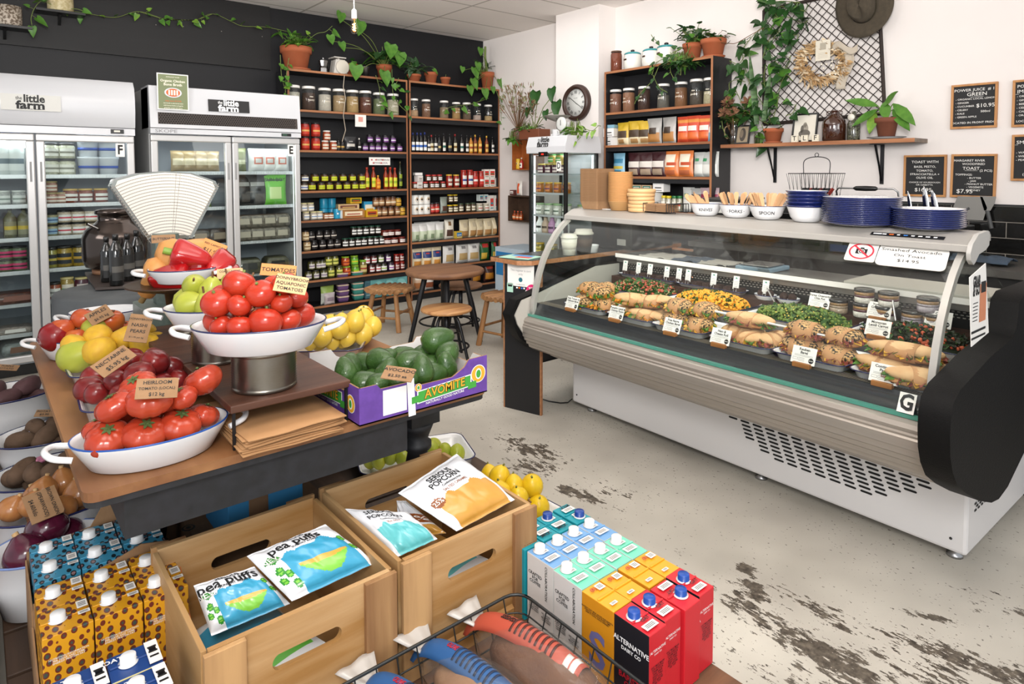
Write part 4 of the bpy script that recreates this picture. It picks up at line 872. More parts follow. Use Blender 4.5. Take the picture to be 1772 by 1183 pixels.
# ================================================================ wall trellis, hat, wreath, shelf
def wx(px,py,d=.0):return onx(px,py,XW-d)
fr=thing('mesh_panel','rusty framed diamond-mesh panel leaning on the wall above the shelf','wall panel',tuple(wx(1430,200,.03)))
q=[wx(1322,18,.03),wx(1322,215,.03),wx(1531,196,.03),wx(1520,-25,.03)]
rust=M('rusty_iron','#3a2a24',.7,.3,n=(80,.5),col2='#22201f')
b=MB()
for a,c in zip(q,q[1:]+q[:1]):b.tube([a,c],.013,8)
b.build('frame',rust,fr)
b=MB()
def bil(u,v):return(q[0]*(1-u)+q[3]*u)*(1-v)+(q[1]*(1-u)+q[2]*u)*v
N=13
for k in range(-N,N+1):
 for sg in(1,-1):
  P=[]
  for j in range(0,2*N+1):
   v=j/(2*N);u=(k/N+v)if sg>0 else(k/N+1-v)
   if 0<=u<=1:P.append(bil(u,v)+Vector((-.004*((j%2)*2-1)*sg,0,0)))
  if len(P)>1:b.tube(P,.0032,4,cap=False)
b.build('wire_mesh',rust,fr)
# hat
p=wx(1494,12,.09);hat=thing('felt_hat','olive brown felt hat hanging on the corner of the mesh panel','hat',tuple(p))
R_=Matrix.Rotation(-pi/2,3,'Y')@Matrix.Rotation(.2,3,'Z');felt=M('felt_olive','#4a4134',.95,n=(40,.5),col2='#3d362b',bump=(300,.3))
b=MB();b.grid(lambda u,v:p+R_@Vector(((.09+.11*v)*cos(2*pi*u)*1.1,(.09+.11*v)*sin(2*pi*u)*.98,.012+.018*v*sin(2*2*pi*u+1)-.012*v)),40,5);b.build('brim',felt,hat,solid=.004)
b=MB();b.grid(lambda u,v:p+R_@Vector((.105*(1-.25*v**2)*(1 if v<.92 else(1-v)/.08)*cos(2*pi*u)*1.12,.092*(1-.28*v**2)*(1 if v<.92 else(1-v)/.08)*sin(2*pi*u),.01+.105*min(v,.92)-(.03*max(0,1-abs(sin(2*pi*u))*1.6)*v**2)-(.025 if v>.93 else 0))),40,12);b.build('crown',felt,hat)
b=MB();b.grid(lambda u,v:p+R_@Vector((.1065*cos(2*pi*u)*1.12,.0935*sin(2*pi*u),.012+.018*v)),32,1);b.build('hat_band',M('band_brown','#37301f',.8),hat)
# dried wreath with a card
c=wx(1423,108,.05);wr=thing('dried_wreath','straw-coloured dried flower wreath hung on the mesh panel','wreath',tuple(c));b=MB()
for i in range(520):
 a=random.uniform(0,2*pi);thick=.5+.65*(max(0,-sin(a))**.5 if sin(a)<0 else 0);r0=.135+random.gauss(0,.018)
 pos=c+Vector((random.uniform(-.03,.0),-r0*1.1*cos(a),r0*sin(a)*.92));d=Vector((random.uniform(-.7,-.1),-sin(a)*-1+random.uniform(-.8,.8),cos(a)*-.2+random.uniform(-.6,.6)+sin(a)*.5));d.y+=-cos(a)*.5
 leaf(b,pos,d,rv(),.055*(.4+thick),.016,random.choice((0,0,1)),'long',.1)
b.build('dried_sprays',[drys,M('dry_pale','#d6c3a4',.9)],wr)
b=MB();b.tube([c+Vector((0,-.135*1.1*cos(a),.125*sin(a)))for a in[k*pi/16 for k in range(33)]],.006,6);b.build('hoop',stemb,wr)
b=MB();o_=wx(1462,82,.08);b.grid(lambda u,v:o_+Vector((.012*sin(3*u+2*v),-.03*sin(v*5)-.035+.06*u,-.30*v)),5,14);b.grid(lambda u,v:o_+Vector((-.01-.012*sin(4*u),.09-.18*u,.02+.03*sin(6*u)-.05*v)),12,4);b.build('ribbon',M('linen_grey','#b3a898',.95,bump=(120,.4)),wr,solid=.002)
b=MB()
for i in range(16):b.ball(c+Vector((-.045,random.uniform(-.14,.0),random.uniform(-.11,.0))),.008,8,6)
b.build('white_buds',M('bud_white','#ddd5c6',.8),wr)
o_=wx(1424,87,.10);b=MB();b.box(o_.x,o_.y-.055,o_.z-.075,o_.x+.002,o_.y+.055,o_.z+.075);b.box(o_.x-.001,o_.y-.022,o_.z+.005,o_.x,o_.y+.022,o_.z+.055,1)
for k in range(4):b.box(o_.x-.001,o_.y-.035,o_.z-.02-k*.011,o_.x,o_.y+.035,o_.z-.0185-k*.011,1)
tag(b.build('gift_card',[M('cream_card','#cfc8b8',.8),M('card_print','#a39c8c',.8)]),'cream printed card pinned over the dried wreath','card')
# wall shelf with brackets
ws=thing('wall_shelf','narrow raw-edged wooden wall shelf on two black brackets','shelf',(4.85,2.3,1.64));zs_=1.66;y0,y1=onx(1583,240,4.76).y,onx(1247,247,4.76).y
b=MB();b.box(4.76,y0,zs_-.028,XW-.002,y1,zs_-.0,0);b.box(4.757,y0,zs_-.028,4.76,y1,zs_,1);b.build('board',[wood('board_grey','#8a7a6a','#6a5c50','y',12),edgey],ws,bevel=.002)
for px in(1331,1517):
 y=onx(px,290,4.9).y;b=MB();b.box(4.80,y-.012,zs_-.034,XW-.002,y+.012,zs_-.029);b.box(XW-.012,y-.012,zs_-.31,XW-.002,y+.012,zs_-.03);b.prism([(4.86,zs_-.034),(4.88,zs_-.034),(XW-.008,zs_-.30),(XW-.012,zs_-.30),(XW-.016,zs_-.26)],'y',y-.006,y+.006);b.build('bracket',blackm,ws)
def sx(px,d=.14):p=onx(px,235,XW-d);return p.y
ZS2=zs_+.001
def phot(px,d,w,h,label,light,lean=.12,fig=True):
 y=sx(px,d);t=thing('photo_frame',label,'picture frame',(XW-d,y,ZS2),rot=(0,0,0));T=Matrix.Translation((XW-d,y,ZS2))@Matrix.Rotation(lean,4,'Y')
 b=MB();b.T=T;f=.012
 for(a0,b0,a1,b1)in((-w/2,0,w/2,f),(-w/2,h-f,w/2,h),(-w/2,f,-w/2+f,h-f),(w/2-f,f,w/2,h-f)):b.box(-.012,a0,b0,0,a1,b1)
 b.build('frame',blackp,t);b=MB();b.T=T;b.box(-.005,-w/2+f,f,-.001,w/2-f,h-f,0)
 if light:
  for(uy,uz,ry,rz,m)in((0,.42,.028,.05,1),(0,.60,.014,.02,1),(0,.30,.045,.03,2),(.02,.45,.012,.03,2),(-.02,.22,.02,.025,1)):b.add([(-.0058-.0002*m,uy+ry*cos(a),uz*h+rz*sin(a))for a in[q*pi/8 for q in range(16)]],[tuple(range(16))[::-1]],m)
 else:
  for(uy,uz,ry,rz,m)in((0,.5,.028,.055,1),(.01,.55,.016,.034,2)):b.add([(-.0058-.0002*m,uy+ry*cos(a),uz*h+rz*sin(a))for a in[q*pi/8 for q in range(16)]],[tuple(range(16))[::-1]],m)
 b.build('print',[M('print_cream','#d3cdc0',.5),M('print_grey','#8f887c',.5),M('print_dark','#5a544c',.5)]if light else[M('print_tan','#8c7d66',.5),M('print_brown','#3c342c',.5),M('print_mid','#6a5d4c',.5)],t)
 return t
phot(1284,.19,.125,.155,'small black frame with a sepia print at the shelf end',False,lean=.2)
phot(1391,.15,.19,.22,'black picture frame with a pale antique figure print',True,lean=.18)
for px,ch in((1375,'T'),(1392,'L'),(1411,'F')):
 y=sx(px,.215);b=MB();b.box(4.782,y-.025,ZS2,4.80,y+.025,ZS2+.05);b.plane_text(ch,.05,(4.7812,y,ZS2+.026),(0,-1,0),(0,0,1),1,bold=.01);b.plane_text('1',.012,(4.7812,y-.018,ZS2+.01),(0,-1,0),(0,0,1),1)
 tag(b.build('letter_tile',[M('tile_cream','#d9d0bd',.5),ink],bevel=.002),'cream wooden letter tile reading '+ch,'letter tile','letter tiles on the wall shelf')
 # brown glass jug
y=sx(1443,.13);t=thing('glass_jug','large brown glass flagon with two small ring handles','jug',(XW-.13,y,ZS2));b=MB()
b.lathe([(.07,0),(.078,.01),(.08,.12),(.074,.15),(.045,.18),(.024,.192),(.02,.2),(.02,.215),(.024,.217),(.024,.225),(.018,.226)],c=(XW-.13,y,ZS2),n=28);b.build('jug_body',M('amber_glass','#3a1a0c',.06,coat=1,spec=.8),t)
b=MB()
for sg in(-1,1):b.tube([(XW-.13,y+sg*(.024+.016*(1-cos(a))),ZS2+.205+.016*sin(a))for a in[k*pi/6 for k in range(13)]],.004,6,cap=False)
b.build('ring_handle',M('amber_glass','#3a1a0c',.06),t)
# dark bottle with large button
y=sx(1477,.11);t=thing('bottle','dark bottle of dried herbs with a large white button','bottle',(XW-.11,y,ZS2));b=MB();b.lathe([(.04,0),(.043,.01),(.043,.12),(.03,.15),(.014,.17),(.014,.21),(0,.21)],c=(XW-.11,y,ZS2),n=20);b.build('bottle_body',M('herb_dark','#1c1a14',.15,n=(90,.3),col2='#6a6a58',coat=.5),t)
b=MB();b.lathe([(.024,0),(.024,.006),(0,.007)],c=(XW-.165,y-.005,ZS2+.165),n=20,R=Matrix.Rotation(-pi/2,3,'Y'));b.build('button',M('button_white','#ddd8cc',.4),t);b=MB();b.tube([(XW-.165,y,ZS2+.185),(XW-.12,y,ZS2+.21)],.002,5);b.build('cord',M('linen_grey','#b3a898',.9),t)
# plant on a plate
y=sx(1534,.14);pl_=Vector((XW-.14,y,ZS2));b=MB();b.lathe([(.07,0),(.12,.012),(.122,.015),(.115,.016),(.07,.005),(0,.005)],c=pl_,n=32,mz=lambda i:1 if i in(1,2)else 0);tag(b.build('saucer_plate',[enamel,M('plate_rim_grey','#3a4248',.3)]),'white enamel plate under the broad-leaved plant','plate')
def f9(l,s,c):
 for(px,py,qx,qy,m)in((1520,185,1462,168,0),(1520,190,1475,215,0),(1515,195,1505,228,1),(1530,185,1555,153,0),(1545,190,1575,222,0),(1545,180,1585,212,0),(1530,178,1535,205,0)):
  a=onx(px,py,XW-.14);e=onx(qx,qy,XW-.2);s.tube(spline([c,(c+a)/2+Vector((0,0,.02)),a],4),.004,5);d=e-a;leaf(l,a,d,(-.8,0,.7),d.length,.075,m,'long',.12)
 bush(l,s,c,.05,3,.05,.5)
plant('potted_calathea','broad-leaved potted plant with one yellowing leaf on the wall shelf',(pl_.x,pl_.y,ZS2+.017),.075,.13,f9,saucer=False,mats=(green,green3),mat=M('pot_brown','#7a4630',.8,n=(10,.5),col2='#6a3a28'))
# snake plant pot and the big climber on the mesh
def f10(l,s,c):
 for(bx,by,tx,ty,w)in((1310,215,1297,90,.045),(1322,210,1334,122,.045),(1312,215,1308,140,.02)):
  a=onx(bx,by,XW-.16);e=onx(tx,ty,XW-.15);d=e-a;leaf(l,a,d,(-1,0,.1),d.length,w,2,'blade',.0)
 for a in(((1335,215),(1320,180),(1300,150),(1290,120),(1285,90),(1300,65),(1320,45)),((1335,215),(1345,180),(1350,150),(1360,130),(1372,140)),((1330,215),(1300,200),(1285,180),(1270,150)),((1320,100),(1330,70),(1350,50),(1340,20),(1330,0)),((1330,80),(1345,60),(1362,60),(1375,75),(1382,60)),((1320,60),(1325,30),(1345,12),(1375,15),(1395,20)),((1340,30),(1365,30),(1390,40),(1402,30)),((1325,110),(1322,140),(1330,160),(1350,170)),((1318,215),(1325,235),(1330,245)),((1345,210),(1355,225),(1348,235)),((1360,200),(1372,195),(1378,180)),((1350,130),(1365,110),(1368,95)),((1330,10),(1350,2),(1385,5)),((1290,95),(1278,110),(1262,105)),((1335,95),(1345,110),(1358,120))):
  vine(l,s,[onx(x,y,XW-.12)for x,y in a],.026,.085,(-1,0,0),spread=1.1)
plant('potted_philodendron','terracotta pot of striped upright blades and heart-leaf climber on the shelf',(XW-.15,sx(1338,.15),ZS2),.075,.115,f10,mats=(green2,green,M('leaf_striped','#5c7a4c',.4,n=(16,.3),col2='#2c4426',stretch=(.2,.2,3))))
# vase of dried proteas
y=sx(1271,.14);t=thing('glass_vase','glass jug of dried proteas and trailing leaves','vase',(XW-.14,y,ZS2));c=Vector((XW-.14,y,ZS2))
b=MB();b.lathe([(.045,0),(.055,.03),(.05,.1),(.036,.14),(.042,.18),(.046,.19)],c=c,n=20);b.build('vase_body',glass('smoke_glass',(.62,.60,.54),.12),t)
b=MB()
for i in range(9):
 a=rv(.13);a.z=random.uniform(.22,.36);a.x*=.6;b.tube([c+Vector((0,0,.02)),c+a*.9],.003,5,1)
 for k in range(34):d=rv(1);d.z+=.6;leaf(b,c+a,d,rv(),.062,.02,0,'long',0)
b.build('dried_proteas',[M('protea','#6a4434',.9,n=(50,.5),col2='#9a7050'),stemb],t)
l,s=MB(),MB();bush(l,s,c+Vector((0,0,.17)),.17,60,.07,.7);vine(l,s,[onx(x,y,XW-.17)for x,y in((1262,175),(1250,200),(1252,225),(1262,240))],.05,.055,(-1,0,0));vine(l,s,[onx(x,y,XW-.15)for x,y in((1265,165),(1262,145),(1275,138),(1290,142))],.05,.055,(-1,0,0));l.build('foliage',[green2,green],t);s.build('stems',stemm,t)
b=MB();b.tube(spline([c+Vector((0,.045,.16)),c+Vector((0,.09,.14)),c+Vector((0,.085,.07)),c+Vector((0,.055,.05))]),.005,6);b.build('handle',M('cane','#a08a68',.7),t)
b=MB();yy=sx(1310,.2);b.lathe([(.022,0),(.024,.06),(.018,.075),(.02,.09)],c=(XW-.2,yy,ZS2),n=14);tag(b.build('glass_jar',glass('smoke_glass',(.62,.60,.54),.12)),'tiny glass jar between the sepia frame and the terracotta pot','jar')
# ================================================================ chalkboards
chalk=M('chalk','#e4e1dc',.8);board=M('chalkboard','#1c1c1d',.7);pine=wood('pine_frame','#c08a54','#a97443','z',25)
def chalkboard(c4,label,lines,tilt=0):
 tl,tr,br,bl=[onx(x,y,XW-.012)for x,y in c4];w=((tl-tr).length+(bl-br).length)/2;h=((tl-bl).length+(tr-br).length)/2;c=(tl+tr+bl+br)/4
 t=thing('chalkboard',label,'chalkboard',tuple(c));T=Matrix.Translation((XW-.012,c.y,c.z))@Matrix.Rotation(tilt,4,'X');f=.014
 b=MB();b.T=T
 for(a0,b0,a1,b1)in((-w/2,-h/2,w/2,-h/2+f),(-w/2,h/2-f,w/2,h/2),(-w/2,-h/2+f,-w/2+f,h/2-f),(w/2-f,-h/2+f,w/2,h/2-f)):b.box(-.01,a0,b0,.010,a1,b1)
 b.build('frame',pine,t,bevel=.0015);b=MB();b.T=T;b.box(-.003,-w/2+f,-h/2+f,.009,w/2-f,h/2-f);s=b.build('slate',board,t)
 b=MB();b.T=T
 for st,sz,u,v in lines:
  al='LEFT' if u<-.5 else 'CENTER'
  b.plane_text(st,sz*h,(-.0036,-u*w/2*(1 if al=='CENTER' else .84/max(.01,abs(u)))if al=='CENTER' else w*.40,v*h/2),(0,-1,0),(0,0,1),0,align=al,bold=.006,font_sx=1.12)
  if st in('GREEN','TOAST','IMMUNITY','SMOOTHIE'):b.box(-.0036,-w*.14-u*w/2,v*h/2-sz*h*.55,-.0033,w*.14-u*w/2,v*h/2-sz*h*.5)
 b.build('chalk_writing',chalk,t);return t
chalkboard(((1646,147),(1727,142),(1726,222),(1646,222)),'pine-framed chalkboard headed power juice green',[('POWER JUICE  # 1',.085,0,.72),('GREEN',.11,.12,.52),('- ORGANIC LOCAL LEMON',.055,-1,.32),('- GINGER',.055,-1,.16),('- CUCUMBER',.055,-1,0),('- CELERY',.055,-1,-.16),('- KALE',.055,-1,-.32),('- GREEN APPLE',.055,-1,-.48),('$10.95',.115,.5,.0),('500ml',.065,.5,-.26),('LOCATED IN FRONT FRIDGE',.062,0,-.74)])
chalkboard(((1752,138),(1832,134),(1831,218),(1752,219)),'pine-framed chalkboard headed power immunity, cut by the picture edge',[('POWER JUICE',.085,-1,.72),('IMMUNITY',.1,-1,.5),('- ORGANIC LEMON',.055,-1,.3),('- GINGER',.055,-1,.13),('- BEETROOT',.055,-1,-.03),('- CELERY',.055,-1,-.19),('- CARROT',.055,-1,-.35),('- ORANGE',.055,-1,-.51),('LOCATED IN FRIDGE',.06,-1,-.76)])
chalkboard(((1564,268),(1638,268),(1638,340),(1564,340)),'pine-framed chalkboard for toast with basil pesto',[('TOAST WITH',.085,0,.66),('BASIL PESTO,',.072,0,.43),('TOMATO,',.072,0,.24),('STRACCIATELLA +',.068,0,.07),('OLIVE OIL',.072,0,-.1),('CHOICE OF SOURDOUGH',.05,0,-.32),('OR CIABATTA',.05,0,-.44),('$16.95',.12,-.05,-.68)])
chalkboard(((1645,267),(1724,266),(1725,343),(1646,341)),'pine-framed chalkboard for woodfired toast with toppings',[('MARGARET RIVER',.068,-.2,.7),('WOODFIRED',.066,0,.54),('TOAST',.095,-.1,.34),('(2 PCS)',.07,.55,.24),('TOPPINGS:',.062,-1,.05),('- BUTTER',.058,.05,-.1),('- JAM',.058,-.03,-.24),('- PEANUT BUTTER',.058,.25,-.38),('- VEGEMITE',.058,.1,-.52),('- HONEY',.058,.05,-.66),('$7.95',.13,-.35,-.72)],.01)
chalkboard(((1751,233),(1830,231),(1830,313),(1750,313)),'pine-framed chalkboard headed smoothie, cut by the picture edge',[('SMOOTHIE',.1,-1,.66),('- WATERMELON',.06,-1,.22),('- WILD BERRY',.06,-1,.06),('- PEACH',.06,-1,-.1),('CHIA',.06,-.2,-.34),('(GF)',.07,-.3,-.72)])
# ================================================================ clock, counter fridge, till counter, cafe table and stools
PX=XW-.24
c=onx(1000,178,PX);t=thing('wall_clock','round wall clock with roman numerals and a brown rim on the pillar','clock',tuple(c));RX=Matrix.Rotation(-pi/2,3,'Y')
brown=M('clock_brown','#3c241a',.45,n=(14,.5),col2='#2c1a12')
b=MB();b.lathe([(.185,.0),(.185,.03),(.17,.055),(.15,.06),(.14,.045),(.135,.03)],c=c,n=48,R=RX);b.build('rim',brown,t)
b=MB();b.lathe([(.137,0),(.137,.032),(0,.032)],c=c,n=40,R=RX)
def cf(a,r,d=.034):return c+RX@Vector((r*sin(a)*0+r*cos(a),0,d))if 0 else c+Vector((-d,-r*sin(a),r*cos(a)))
for k,nmr in enumerate(('XII','I','II','III','IIII','V','VI','VII','VIII','IX','X','XI')):
 a=k*pi/6;up=Vector((0,-sin(a),cos(a)));rt=Vector((0,-cos(a),-sin(a)));b.plane_text(nmr,.042,cf(a,.105),rt,up,1,bold=.012,font_sx=.75)
for k in range(60):a=k*pi/30;up=Vector((0,-sin(a),cos(a)));quad(b,cf(a,.129,.0335),Vector((0,-cos(a),-sin(a))),up,.001,.003,1)
b.plane_text('STATION',.012,c+Vector((-.034,0,.045)),(0,-1,0),(0,0,1),1)
b.build('dial',[M('dial_white','#cfd0cc',.5),ink],t);b=MB()
for a,L,w in((radians(305),.10,.003),(radians(125),.03,.003),(radians(122),.095,.0025)):quad(b,cf(a,L/2,.037),Vector((0,-cos(a),-sin(a))),Vector((0,-sin(a),cos(a))),w,L/2,0)
b.build('hands',ink,t)
# counter fridge D
DX0,DY0,DX1,DY1=4.1,4.16,4.53,4.66;zT=onx(940,236,DX0).z;zH=onx(976,264,DX0).z
t=thing('counter_fridge','narrow four-sided glass drinks fridge with letter D beside the pillar','fridge',((DX0+DX1)/2,(DY0+DY1)/2,0));b=MB()
for x in(DX0,DX1-.03):
 for y in(DY0,DY1-.03):b.box(x,y,.3,x+.03,y+.03,zH)
b.box(DX0,DY0,0,DX1,DY1,.42);b.build('frame',blackp,t,bevel=.003)
b=MB();b.prism([(DX0-.015,zH),(DX0-.02,zH+.06),(DX0+.01,zT),(DX1-.01,zT),(DX1+.02,zH+.06),(DX1+.015,zH)],'y',DY0-.015,DY1+.015);hd=b.build('header',enamelb,t,bevel=.006)
b=MB();logo(b,Vector((DX0-.0125,(DY0+DY1)/2+.03,(zH+zT)/2+.025)),(0,-1,0),(.26,0,1),.11,0);b.build('logo_print',ink,hd);b=MB();b.box(DX0-.022,4.38,zH-.03,DX0-.001,4.50,zH+.012);b.box(DX0-.0235,4.43,zH-.015,DX0-.022,4.46,zH-.003,1);b.build('display',[blackp,M('red_led','#e03020',.5,emit=('#ff2010',2))],hd)
b=MB();b.box(DX0+.006,DY0+.03,.42,DX0+.012,DY1-.03,zH);b.box(DX0+.03,DY0+.006,.42,DX1-.03,DY0+.012,zH);b.box(DX0+.03,DY1-.012,.42,DX1-.03,DY1-.006,zH);b.build('glass_pane',pane2,t)
b=MB();b.box(DX1-.012,DY0+.03,.42,DX1-.006,DY1-.03,zH);b.build('rear_panel',M('mirror_grey','#a8adb0',.2,.3),t)
zsD=[1.42,1.24,1.03,.86,.66]
for z in zsD:b=MB();b.box(DX0+.03,DY0+.03,z-.008,DX1-.03,DY1-.03,z);b.box(DX0+.025,DY0+.03,z-.012,DX0+.03,DY1-.03,z+.006,1);b.build('glass_shelf',[glass('shelf_glass',(.85,.9,.88),.1),wire],t)
b=MB();b.box(DX0+.033,DY1-.045,.45,DX0+.045,DY1-.033,zH-.02);b.box(DX1-.045,DY0+.033,.45,DX1-.033,DY0+.045,zH-.02);b.build('light_strip',ledm,t)
b=MB();cc=onx(967,287,DX0-.003);quad(b,cc,Vector((0,-1,0)),Vector((0,0,1)),.03,.045,0);b.plane_text('D',.08,cc+Vector((-.001,0,0)),(0,-1,0),(0,0,1),1,bold=.02,font_sx=.8);b.build('letter_sticker',[paper,ink],t)
area('fridge_lamp',((DX0+DX1)/2,(DY0+DY1)/2,zH-.01),((DX0+DX1)/2,(DY0+DY1)/2,0),.3,.3,3,(.95,.97,1))
def drow(z,key,mk,n,fmt,cat,ys=None,grp='goods in the counter fridge',x=DX0+.09):
 os_=[]
 for y in(ys or[DY0+.075+i*(DY1-DY0-.14)/(n-1)for i in range(n)]):os_.append(put(key,mk,(x,y,z+.001),-pi/2,cat))
 os_.sort(key=lambda o:-o.location.y)
 for i,o in enumerate(os_):o['label']=fmt+(', '+ORD[i]+' from left' if n>1 else '');o['group']=grp
drow(zsD[0],'d_bj',jar(.042,.095,'#4a1a2c','#c9b45a','#d8c8c0','#5a2a4a'),4,'gold-lidded jar on the top shelf of the corner fridge','jar',[4.29,4.37,4.47,4.57]);drow(zsD[0]+.097,'d_gj',jar(.04,.085,'#c9b060','#3a8a3a','#4aa04a','#e0d8c0'),2,'green-lidded jar stacked in the corner fridge','jar',[4.33,4.43])
drow(zsD[1],'d_oj',jar(.04,.1,'#b06a2c','#c9a03a','#c07840','#5a2c5c'),4,'orange and purple labelled jar in the corner fridge','jar')
drow(zsD[2],'d_wj',jar(.042,.11,'#d8d8cc','#8aa87a','#e4e4dc','#5a6a5a'),4,'white yoghurt jar in the corner fridge','jar');drow(zsD[2]+.0,'d_pj',jar(.04,.1,'#c8ccb4','#7a9a5a','#dcdcd0'),3,'pale jar at the rear of the corner fridge','jar',x=DX0+.28)
drow(zsD[3],'d_wb',bottle(.038,.17,'#e2e2e0','#e8e8e8','#e8e8e6','#2a2a2a',neck=.5,sh=.55),3,'white milk bottle in the corner fridge','bottle',[4.25,4.34,4.60]);drow(zsD[3],'d_pb',bottle(.038,.17,'#b88ab0','#d8c8d8','#c49abc','#5a3a5a',neck=.5,sh=.55),1,'mauve yoghurt bottle in the corner fridge','bottle',[4.43]);drow(zsD[3],'d_tb',bottle(.038,.17,'#b8a08a','#d8c8b8','#c0aa94','#5a4a3a',neck=.5,sh=.55),1,'tan yoghurt bottle in the corner fridge','bottle',[4.52])
drow(zsD[4],'d_hj',jar(.042,.1,'#8a7a2c','#c9a43a','#c8b45a','#7a6a2a'),3,'amber jar on the lowest visible shelf of the corner fridge','jar')
# things on the fridge: scale with dial, mug, monstera, dried bouquet, lime plant, copper tray
def dq(px,py,x=4.3):return onx(px,py,x)
c=Vector((4.3,dq(978,212).y,zT));t=thing('spring_scale','antique white spring scale with a round dial on the counter fridge','scale',tuple(c));b=MB();b.box(c.x-.06,c.y-.05,c.z,c.x+.1,c.y+.14,c.z+.03);b.box(c.x-.02,c.y-.02,c.z+.03,c.x+.04,c.y+.04,c.z+.14);b.build('body',enamel,t,bevel=.01)
b=MB();b.lathe([(.062,0),(.062,.02),(.055,.024),(0,.024)],c=c+Vector((-.035,0,.12)),n=32,R=RX);b.plane_text('1',.07,c+Vector((-.062,0,.125)),(0,-1,0),(0,0,1),1,bold=.02,font_sx=.7);b.build('dial',[M('dial_white','#cfd0cc',.5),ink],t)
b=MB();b.lathe([(.02,0),(.09,.03),(.115,.05),(.118,.055),(.11,.053),(.02,.01),(0,.01)],c=c+Vector((.02,.13,.15)),n=28,sx=1.1,sy=1.1);b.tube([c+Vector((.02,.11,.03)),c+Vector((.02,.13,.15))],.012,8);b.build('pan',M('pan_grey','#8a8880',.4,.4),t)
c=Vector((4.17,dq(961,228,4.17).y,zT));b=MB();b.lathe([(.028,0),(.03,.06),(.032,.062),(.027,.06),(.025,.006),(0,.006)],c=c,n=20);m=b.build('mug',enamel);b=MB();b.tube([c+Vector((0,-.03-.018*sin(a),.032+.02*cos(a)))for a in[k*pi/6 for k in range(7)]],.004,6);b.build('handle',enamel,m);tag(m,'small white mug on the counter fridge before the scale','mug')
b=MB();cc=Vector((4.42,dq(925,225,4.42).y,zT));b.cbox(cc+Vector((0,0,.05)),(.16,.30,.1));tag(b.build('planter_box',M('copper_tin','#7a4630',.5,.2),bevel=.006),'rust-brown planter box on top of the counter fridge','planter')
t=thing('potted_monstera','dark split-leaf plant standing in the rust-brown planter','plant',tuple(cc+Vector((0,0,.10))));l,s=MB(),MB()
for px,py,L in((930,175,.19),(956,165,.14),(965,190,.16),(915,195,.1),(945,200,.1)):p=dq(px,py,4.3);s.tube([cc+Vector((0,0,.1)),(cc+p)/2+Vector((0,0,.1)),p],.004,5);leaf(l,p+Vector((0,0,L*.45)),(-.2,random.uniform(-.3,.3),-1),(-1,0,.3),L,L*.9,0,'heart',.05)
bush(l,s,cc+Vector((0,.12,.05)),(.1,.16,.14),36,.07,.5,m=1);bush(l,s,cc+Vector((-.1,.25,-.02)),(.08,.1,.1),20,.065,.3,m=1);l.build('foliage',[green2,green],t);s.build('stems',stemm,t)
t=thing('dried_bouquet','tall bouquet of dried banksia and grasses left of the clock','bouquet',tuple(cc+Vector((-.05,.2,.1))));b=MB();o0=cc+Vector((-.05,.2,.1))
for i in range(60):
 px=random.uniform(868,925);py=random.uniform(148,200);p=dq(px,py,4.3+random.uniform(-.1,.1));b.tube([o0,p],.0018,4,1,cap=False)
 for k in range(7):leaf(b,p+rv(.02),(p-o0).normalized()+rv(.6),rv(),.04,.012,random.choice((0,2)),'long',0)
b.build('dried_sprays',[dryb,stemb,M('sage_dry','#7c7f5c',.9)],t);b=MB();b.lathe([(.05,-.1),(.055,-.02),(.04,.02)],c=o0,n=16);b.build('vase',M('vase_brown','#5a4030',.6),t)
t=thing('potted_pothos','lime-green trailing plant at the front right of the counter fridge','plant',(4.3,4.22,zT));l,s=MB(),MB();bush(l,s,(4.28,4.22,zT),(.09,.1,.12),26,.07,.6);vine(l,s,[dq(x,y,4.2)for x,y in((1010,222),(1025,226),(1035,218),(1040,218))],.06,.06,(-1,0,0));vine(l,s,[dq(x,y,4.1)for x,y in((1000,228),(1005,236),(1000,242))],.03,.06,(-1,0,0));l.build('foliage',[green3,green],t);s.build('stems',stemm,t)
# wooden boxes on the wall by the fridge
def wallbox(px0,py0,px1,py1,label,m):
 a,d=onx(px0,py0,4.85),onx(px1,py1,4.85);t=thing('wall_box',label,'wall box',(4.92,(a.y+d.y)/2,d.z));y0,y1,z0,z1=min(a.y,d.y),max(a.y,d.y),d.z,a.z;b=MB();k=.012
 b.box(4.85,y0,z0,4.999,y1,z0+k);b.box(4.85,y0,z1-k,4.999,y1,z1);b.box(4.85,y0,z0+k,4.999,y0+k,z1-k);b.box(4.85,y1-k,z0+k,4.999,y1,z1-k);b.box(4.99,y0+k,z0+k,4.999,y1-k,z1-k);b.build('box_shell',m,t);return y0,y1,z0+k
y0,y1,z0=wallbox(886,233,925,294,'open orange-stained wooden box fixed on the wall behind the fridge',M('orange_wood','#a85f2c',.5,n=(20,.4),col2='#94501f'))
for y,c_,l_ in((y1-.04,'#d8b02a','yellow tin in the orange wall box'),(y1-.10,'#b02a20','red bottle in the orange wall box')):put('wb'+c_,(tin(.026,.12,c_,'#e0d8c0')if 'tin' in l_ else bottle(.024,.13,c_,'#e8e0d0','#e8e0d0')),(4.91,y,z0+.001),-pi/2,'tin' if 'tin' in l_ else 'bottle')['label']=l_
y0,y1,z0=wallbox(879,338,925,386,'dark wooden crate fixed low on the wall behind the fridge',M('dark_crate','#4a3424',.7,n=(20,.4),col2='#3a281a'))
for i,y in enumerate((y1-.05,y1-.11,y1-.17)):put('amber_b',bottle(.027,.105+0*i,'#7a3410','#c8502c','#c8642c','#e0d0b0'),(4.91,y,z0+.001),-pi/2,'bottle')['label']='small amber bottle in the dark wall crate, '+ORD[i]+' from left'
zc=onx(900,338,4.9).z;put('choc',carton_(.07,.07,.06,'#5a2a24','#e8e0d8'),(4.9,y1-.05,zc+.001),-pi/2,'box')['label']='small brown and white packet on the dark wall crate'
